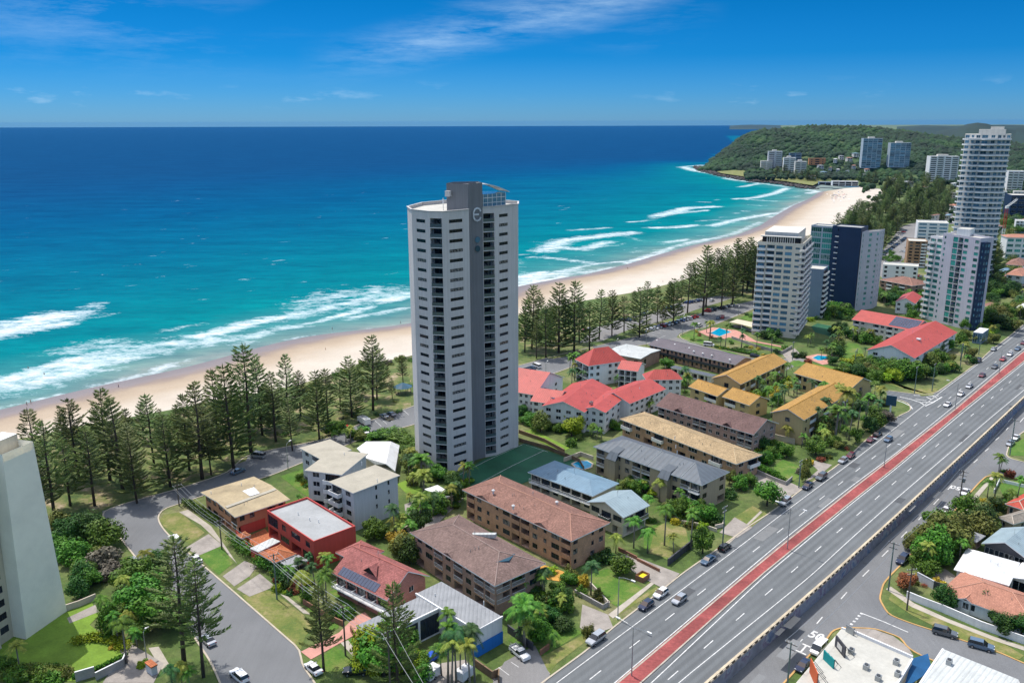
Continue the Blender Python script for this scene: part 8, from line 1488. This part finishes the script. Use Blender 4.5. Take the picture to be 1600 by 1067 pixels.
def car(s, kind, col, rz, z=0, lab=None, grp='cars parked along the streets', off=True):
    p = g(s, z); d = p.length; ms = car_meshes(kind, col); ln, St = SH[kind]
    if d > 330:
        o = put('car', ms[4], None, (p.x, p.y, z+.02), rz)
    else:
        o = put('car', None, None, (p.x, p.y, z+.02), rz); put('body', ms[0], o); put('windows', ms[1], o)
        for sx_ in (-1, 1):
            for sy_ in (-1, 1): put('wheel', WH, o, (sx_*ln*.31, sy_*(St[2][4]-.06), .33), 0 if sy_ < 0 else pi)
        for sy_ in (-1, 1): put('headlight', ms[2], o, (0, sy_*.6, 0)); put('tail_light', ms[3], o, (0, sy_*.66, 0))
    if lab: tag(o, lab, CN[kind] if kind == 'van' else 'car', grp)
    else: rep(o, {'steel': 'steel blue', 'grey': 'dark grey', 'brightblue': 'bright blue'}.get(col, col)+' '+CN[kind], 'van' if kind == 'van' else 'car', grp)
    return o
hwc = 'cars on the highway'; U_ = TH
for s_, k_, c_, lab in [('d452,905', 'suv', 'silver', 'silver wagon with roof rails parked nearest the camera on the highway edge'), ('d648,772', 'hatch', 'navy', 'dark hatchback parked on the highway in front of a white one'), ('d706,726', 'hatch', 'white', 'white hatchback parked on the highway behind a dark one'), ('d890,595', 'sedan', 'steel', 'blue-silver hatchback under the round street tree'), ('d955,545', 'hatch', 'black', 'black hatchback parked ahead of the car under the street tree'), ('N730,760', 'suv', 'grey', 'grey wagon parked on the highway edge by the driveway crossover'), ('N600,845', 'hatch', 'navy', 'small dark car parked behind the grey wagon'), ('N930,605', 'hatch', 'silver', 'silver hatchback parked ahead of the grey wagon'), ('N1190,410', 'sedan', 'maroon', 'maroon sedan parked in the palm shade'), ('N1000,560', 'hatch', 'maroon', 'maroon hatchback half hidden under the round tree'), ('e565,368', 'suv', 'silver', 'silver wagon parked in the shade of the lime street tree'), ('N1250,360', 'sedan', 'black', 'dark sedan parked ahead of the maroon sedan')]:
    car(s_, k_, c_, U_+(pi if c_ != 'black' else 0), 0, lab)
for s_, k_, c_, lab in [('d778,750', 'hatch', 'silver', 'silver hatchback driving in the inner lane'), ('N1350,410', 'hatch', 'steel', 'steel blue hatchback driving past the palm shade'), ('G535,95', 'sedan', 'white', 'white sedan driving beside the median lamp'), ('p620,975', 'sedan', 'white', 'white sedan second in the queue of moving cars'), ('p675,925', 'sedan', 'silver', 'silver sedan third in the queue of moving cars'), ('p757,855', 'sedan', 'maroon', 'dark maroon car fourth in the queue of moving cars'), ('p838,800', 'sedan', 'grey', 'grey car fifth in the queue of moving cars'), ('p890,752', 'sedan', 'red', 'red car in the outer lane far up the highway'), ('p935,720', 'sedan', 'white', 'white car ahead of the red car far up the highway'), ('p830,688', 'hatch', 'silver', 'silver car emerging from the kerb far up the highway'), ('D200,965', 'suv', 'navy', 'dark wagon parked at the kerb beyond the signs'), ('D640,830', 'sedan', 'steel', 'blue car far up the highway in tree shade'), ('D705,765', 'sedan', 'maroon', 'dark red car farthest up the highway')]:
    car(s_, k_, c_, U_+pi, 0, lab, hwc)
for s_, k_, c_, lab in [('G715,1010', 'sedan', 'white', 'white sedan parked beside the painted speed figures'), ('z515,270', 'sedan', 'white', 'white sedan parked just beyond the big olive tree'), ('z330,475', 'suv', 'navy', 'dark blue wagon parked left of the big olive tree'), ('z65,785', 'suv', 'navy', 'navy wagon parked at the corner of the service road'), ('G1190,500', 'sedan', 'silver', 'silver sedan parked by the thin green pole'), ('G1245,440', 'sedan', 'white', 'white sedan parked ahead of the silver sedan'), ('j350,790', 'sedan', 'navy', 'dark sedan parked beside the corner shop'), ('j505,620', 'van', 'white', 'white utility parked beside the corner shop')]:
    car(s_, k_, c_, U_+pi, ZW, lab)
car('i550,520', 'suv', 'grey', -.55, ZW, 'grey wagon parked on the lower street outside the white wall, front one of two'); car('i960,670', 'suv', 'steel', -.55, ZW, 'blue-grey wagon parked on the lower street, right one of two')
sa = atan2(*( (g('b310,730')-g('b550,940')).yx))
car('b58,515', 'suv', 'white', sa, 0, 'white wagon parked at the grassy corner of the side street'); car('b140,592', 'sedan', 'white', sa, 0, 'white sedan parked on the side street by the driveways'); car('b600,1020', 'sedan', 'white', sa, 0, 'white sedan parked on the side street by the slim pine'); car('b310,1050', 'suv', 'white', sa+.05, 0, 'white four wheel drive at the bottom of the side street'); car('a525,600', 'sedan', 'silver', sa, 0, 'silver car partly hidden by the grey-brown bush'); car('M1120,660', 'sedan', 'silver', sa, 0, 'silver car hidden behind the large street pines'); car('b765,1030', 'suv', 'black', sa+.9, 0, 'black car parked nose-in under the big green tree')
ea = atan2(*((g('569,684')-g('426,742')).yx)); car('J640,880', 'sedan', 'steel', ea, 0, 'blue-grey sedan driving on the shaded esplanade'); car('J915,665', 'van', 'silver', ea+1.9, 0, 'silver van parked nose-in in tree shade off the esplanade')
car('x270,790', 'hatch', 'brightblue', .9, 0, 'bright blue hatchback parked in the shop forecourt'); car('m890,755', 'sedan', 'silver', 2.2, 0, 'silver car parked in the bay right of the utility truck'); car('m930,745', 'sedan', 'grey', 2.2, 0, 'grey car parked beside the silver one near the tall tower'); car('u690,80', 'hatch', 'red', 2.3, 0, 'red car parked among the trees by the dune park'); car('u440,110', 'hatch', 'silver', 2.3, 0, 'pale car hidden by pines left of the red car'); car('u960,165', 'hatch', 'white', .3, 0, 'white car roof behind the hedge above the folded roof'); car('u1070,150', 'hatch', 'navy', .3, 0, 'navy car behind the hedge above the folded roof')
car('h75,360', 'sedan', 'black', 2.2); car('h90,352', 'sedan', 'navy', 2.2); car('h110,345', 'hatch', 'steel', 2.2); car('h135,335', 'van', 'white', 2.2)
car('B245,540', 'van', 'white', -.45, 0, 'white van parked on the lane behind the motel'); car('B880,690', 'hatch', 'navy', -.45, 0, 'small dark car at the end of the motel lane')
rc_ = random.Random(8); cols_ = ['white', 'silver', 'grey', 'navy', 'black', 'steel', 'white', 'blue', 'red', 'silver']
def crow(s0, s1, n, rz, grp, skip=.1, z=0):
    a, c = g(s0, z), g(s1, z)
    for i in range(n):
        if rc_.random() < skip: continue
        p = a.lerp(c, (i+.5)/n); px, py = prj(p.x, p.y, z); car((px, py), rc_.choice(['sedan', 'hatch', 'suv', 'sedan']), rc_.choice(cols_), rz+rc_.uniform(-.05, .05), z, None, grp)
da = ea+.0
crow('A140,860', 'A770,680', 15, da+1.75, 'cars in the nose-in parking row', .05); crow('A870,625', 'A960,605', 3, da+1.75, 'cars in the nose-in parking row', 0); crow('A1030,590', 'A1170,555', 5, da+1.75, 'cars in the nose-in parking row', .1); crow('A0,720', 'A260,640', 5, da+.1, 'cars along the beach road', .2); crow('A330,625', 'A600,560', 5, da+1.75, 'cars along the beach road', .15); crow('A640,530', 'A820,500', 5, da+1.75, 'cars along the beach road', .05); crow('A920,510', 'A960,500', 1, da, 'cars along the beach road', 0)
crow('H1290,620', 'H1400,620', 2, da+1.7, 'cars along the beach road', 0); crow('H830,760', 'H960,720', 2, da+.1, 'cars along the beach road', 0)
car('A800,785', 'suv', 'white', da, 0, 'white wagon at the kerb beside the cream tower garden'); car('A1435,570', 'hatch', 'white', da, 0, 'white hatchback on the esplanade left of the cream tower'); car('A1010,700', 'hatch', 'steel', da+.3); car('A1060,690', 'hatch', 'red', da+.3)
crow('1378,400', '1416,372', 14, 1.9, 'cars in the far car park', .1); crow('1384,412', '1424,384', 9, 1.9, 'cars in the far car park', .3); crow('1388,384', '1420,356', 12, 1.9, 'cars in the far car park', .15); crow('s400,740', 's470,760', 3, 1, 'cars by the plain white flats', 0); crow('n1010,640', 'n1100,640', 4, .8, 'cars by the plain white flats', 0)
crow('s650,170', 's790,180', 6, .2, 'cars beside the tallest tower', .1)
sheet('far_car_park', '1372,428 1378,394 1408,354 1440,345 1438,376 1400,418 1385,442', 0, M['asphalt3'], .02); sheet('far_car_park', 's630,160 s800,150 s820,200 s640,210', 0, M['asphalt3'], .02)
sheet('far_street', '1480,345 1474,320 1484,300 1490,300 1484,322 1492,345', 0, M['asphalt3'], .02)
# ute with canopy and the parked utility truck
def ute(s, rz, lab, col='white'):
    p = g(s); t = thing('utility_truck', lab, 'truck', (p.x, p.y, .02), rz); mb = MB(); mb.box((0, 0, .62), (4.9, 1.75, .5)); mb.box((1.75, 0, .9), (1.3, 1.7, .22)); mb.build('body', PAINT[col], t); mb = MB()
    P0 = [(-.3, -.82, .86), (1.25, -.82, .86), (1.25, .82, .86), (-.3, .82, .86)]; P1 = [(-.15, -.68, 1.55), (.75, -.68, 1.55), (.75, .68, 1.55), (-.15, .68, 1.55)]
    for i in range(4): j = (i+1) % 4; mb.quad(P0[i], P0[j], P1[j], P1[i])
    mb.build('windows', CG, t); mb = MB(); mb.box((.3, 0, 1.6), (1.0, 1.42, .08)); mb.build('cab_roof', PAINT[col], t); mb = MB()
    for sx_, sy_, a, b2 in ((-1.35, -.8, 2.1, .08), (-1.35, .8, 2.1, .08), (-2.4, 0, .08, 1.6), (-.32, 0, .08, 1.6)): mb.box((sx_, sy_, 1.05), (a, b2, .4))
    mb.build('tray', M['metal'], t); mb = MB()
    for y_ in (-.6, .6): mb.tube([(-2.2, y_, 1.25), (-2.2, y_, 1.85), (.9, y_, 1.85)], .04, 4)
    mb.build('roof_rack', M['metal'], t)
    for sx_ in (-1, 1):
        for sy_ in (-1, 1): put('wheel', WH, t, (sx_*1.5, sy_*.85, .33), 0 if sy_ < 0 else pi)
ute('d155,960', -.95, 'white utility with roof racks parked beside the blue walled shop')
p = g('b797,55'); t = thing('utility_truck', 'white service truck with ladders on top parked in the esplanade bay', 'truck', (p.x, p.y, .02), 2.2); mb = MB(); mb.box((-.8, 0, 1.5), (4.6, 2.1, 1.9)); mb.build('service_body', PAINT['white'], t); mb = MB(); mb.box((2.3, 0, 1.2), (1.6, 2.0, 1.5)); mb.build('cab', PAINT['white'], t); mb = MB(); mb.box((2.75, 0, 1.6), (.8, 1.85, .6)); mb.build('windows', CG, t); mb = MB()
for y_ in (-.6, -.2, .3, .7): mb.tube([(-3, y_, 2.6), (2.4, y_, 2.7)], .06, 4)
for k in range(8): mb.box((-2.8+k*.7, 0, 2.6), (.06, 1.4, .06))
mb.build('ladder_rack', M['metal'], t)
for sx_ in (-1, 1):
    for sy_ in (-1, 1): put('wheel', WH, t, (sx_*1.9, sy_*1.0, .38), 0, (1.2, 1, 1.2))
# white trailers or caravans bottom centre
for s_, lab in (('x250,1000', 'white covered trailer parked among the palms at the bottom edge'), ('x620,1010', 'white box trailer right of the covered trailer at the bottom edge')):
    p = g(s_); t = thing('trailer', lab, 'trailer', (p.x, p.y, 0), .9); mb = MB(); mb.box((0, 0, 1.2), (3.0, 2.0, 1.6)); mb.prism([(-1.5, -1), (1.5, -1), (1.5, 1), (-1.5, 1)], 2.0, 2.1); mb.build('box', M['white'], t)
    for sy_ in (-1, 1): put('wheel', WH, t, (0, sy_*1.0, .33))
    mb = MB(); mb.tube([(1.5, 0, .5), (2.7, 0, .45)], .05, 4); mb.build('drawbar', M['darkmetal'], t)
# ------------------------------------------------------------- people
def person(s, z, pose, lab, top=(.3, .05, .05), skin=(.35, .2, .13), rz=0):
    p = g(s, z); t = thing('person', lab, 'person', (p.x, p.y, z), rz); st = .28 if pose == 'walk' else .1; V_ = [(0, 0, .95), (0, 0, 1.2), (0, 0, 1.42), (0, 0, 1.5), (0, 0, 1.62), (0, 0, 1.74), (0, .1, .88), (st*.5, .1, .48), (st, .1, .06), (st+.14, .1, .02), (0, -.1, .88), (-st*.2, -.1, .48), (-st, -.1, .06), (-st+.14, -.1, .02), (0, .19, 1.4), (-.06, .25, 1.13), (.06, .26, .9), (0, -.19, 1.4), (.06, -.25, 1.13), (.1, -.26, .9)]
    E_ = [(0, 1), (1, 2), (2, 3), (3, 4), (4, 5), (0, 6), (6, 7), (7, 8), (8, 9), (0, 10), (10, 11), (11, 12), (12, 13), (2, 14), (14, 15), (15, 16), (2, 17), (17, 18), (18, 19)]; rad = [.15, .13, .15, .06, .095, .08, .09, .06, .04, .03, .09, .06, .04, .03, .06, .042, .035, .06, .042, .035]
    me = bpy.data.meshes.new('body'); me.from_pydata(V_, E_, []); o = put('body', me, t); md = o.modifiers.new('skin', 'SKIN'); me.skin_vertices[0].data[0].use_root = True
    for i, r_ in enumerate(rad): me.skin_vertices[0].data[i].radius = (r_, r_)
    o.modifiers.new('subdivision', 'SUBSURF').levels = 1; me.materials.append(mat('skin_and_swimwear', skin, .6, var=.1)); mb = MB(); mb.tube([(0, 0, .78), (0, 0, 1.0)], [.19, .17], 8); mb.build('shorts', mat('shorts', top), t)
person('l150,690', -3.2, 'walk', 'person in dark shorts walking along the water at the far left', (.03, .03, .05), rz=.6); person('l172,678', -3.2, 'walk', 'person in red shorts just behind another walker at the far left', rz=.6); person('l660,592', -3.0, 'stand', 'person in blue shorts standing alone on wet sand', (.03, .06, .3)); person('m118,357', -3.4, 'walk', 'person in dark clothes at the shoreline above the pines', (.05, .05, .05)); person('m602,270', -3.5, 'stand', 'person wading at the water edge above the tall pine', (.02, .02, .02)); person('m982,236', -3.4, 'walk', 'person walking on wet sand left of the tall tower', (.02, .05, .2)); person('m565,386', -2.2, 'stand', 'person on the dry sand above the dune scrub', (.4, .3, .1)); person('H1377,15', -3.2, 'stand', 'person standing on wet sand right of the tall tower', (.03, .03, .03)); person('A395,300', -1.0, 'walk', 'person walking on dry sand behind the car park pines', (.05, .05, .3)); person('A3,145', -3.2, 'stand', 'dark figure at the water line right of the tall tower', (.02, .02, .02)); person('l158,490', ZS-.6, 'stand', 'bather standing in the white water at far left', (.02, .02, .02)); person('l247,524', ZS-.6, 'stand', 'bather in the foam right of another bather', (.02, .02, .02))
rp_ = random.Random(4)
for i in range(34):
    x, y = rp_.gauss(1308, 11), rp_.gauss(306, 4.5)
    if x < 1288: x = 1300
    p = g((x, y), -1.4); t = put('beach_shelter', None, None, (p.x, p.y, -1.9)); c_ = rp_.choice(['blue', 'red', 'white', 'dark']); rep(t, f'{c_} beach umbrella', 'beach umbrella', 'umbrellas on the far beach'); mb = MB(); mb.tube([(0, 0, 1.9), (0, 0, 2.5)], [1.3, .1], 8); mb.build('canopy', {'blue': PAINT['blue'], 'red': PAINT['red'], 'white': M['trim'], 'dark': M['darkmetal']}[c_], t); mb = MB(); mb.tube([(0, 0, 0), (0, 0, 2.4)], .04, 4); mb.build('pole', M['trim'], t)
landmark('1308,306', 'the middle of the far beach crowd')
[landmark(a_, b_) for a_, b_ in (('k740,540', 'the palm court'), ('k1150,760', 'the kerbside palm grove'), ('v400,650', 'the palms by the white pergola'), ('d770,400', 'the bushes below the charcoal flats'), ('r640,520', 'the shaded resort garden'), ('r1200,900', 'the dense trees by the side street'), ('D400,560', 'the trees past the white and navy tower'), ('D450,150', 'the green beyond the highway bend'), ('a560,760', 'the thicket by the slab tower'), ('a300,560', 'the trees right of the slab wall'), ('c280,1000', 'the big tree by the power lines'), ('b560,690', 'the garden below the red house'), ('d260,800', 'the garden under the dark brown flats'), ('B900,560', 'the lawn of the cream tower'), ('f680,520', 'the big olive tree'), ('f900,370', 'the garden behind the bright red tiles'), ('h250,660', 'the garden under the white resort'), ('t560,540', 'the trees behind the crane'), ('t560,950', 'the houses under the crane'), ('s200,1000', 'the yard below the russet roof'))]
HAZE = 0.000015
# ------------------------------------------------------------- air
hz = MB(); hz.prism([(-17000, -450), (20500, -450), (20500, 21500), (-17000, 21500)], -9, 104.5); 
m = bpy.data.materials.new('haze'); m.use_nodes = True; nt = m.node_tree; nt.nodes.remove(nt.nodes['Principled BSDF']); pv = N(nt, 'ShaderNodeVolumePrincipled'); pv.inputs['Color'].default_value = (.10, .38, .80, 1); pv.inputs['Density'].default_value = HAZE; pv.inputs['Anisotropy'].default_value = 0
nt.links.new(pv.outputs[0], [n for n in nt.nodes if n.type == 'OUTPUT_MATERIAL'][0].inputs['Volume'])
if HAZE > 0:
    o = hz.build('haze', m); o['kind'] = 'stuff'
finish_labels()
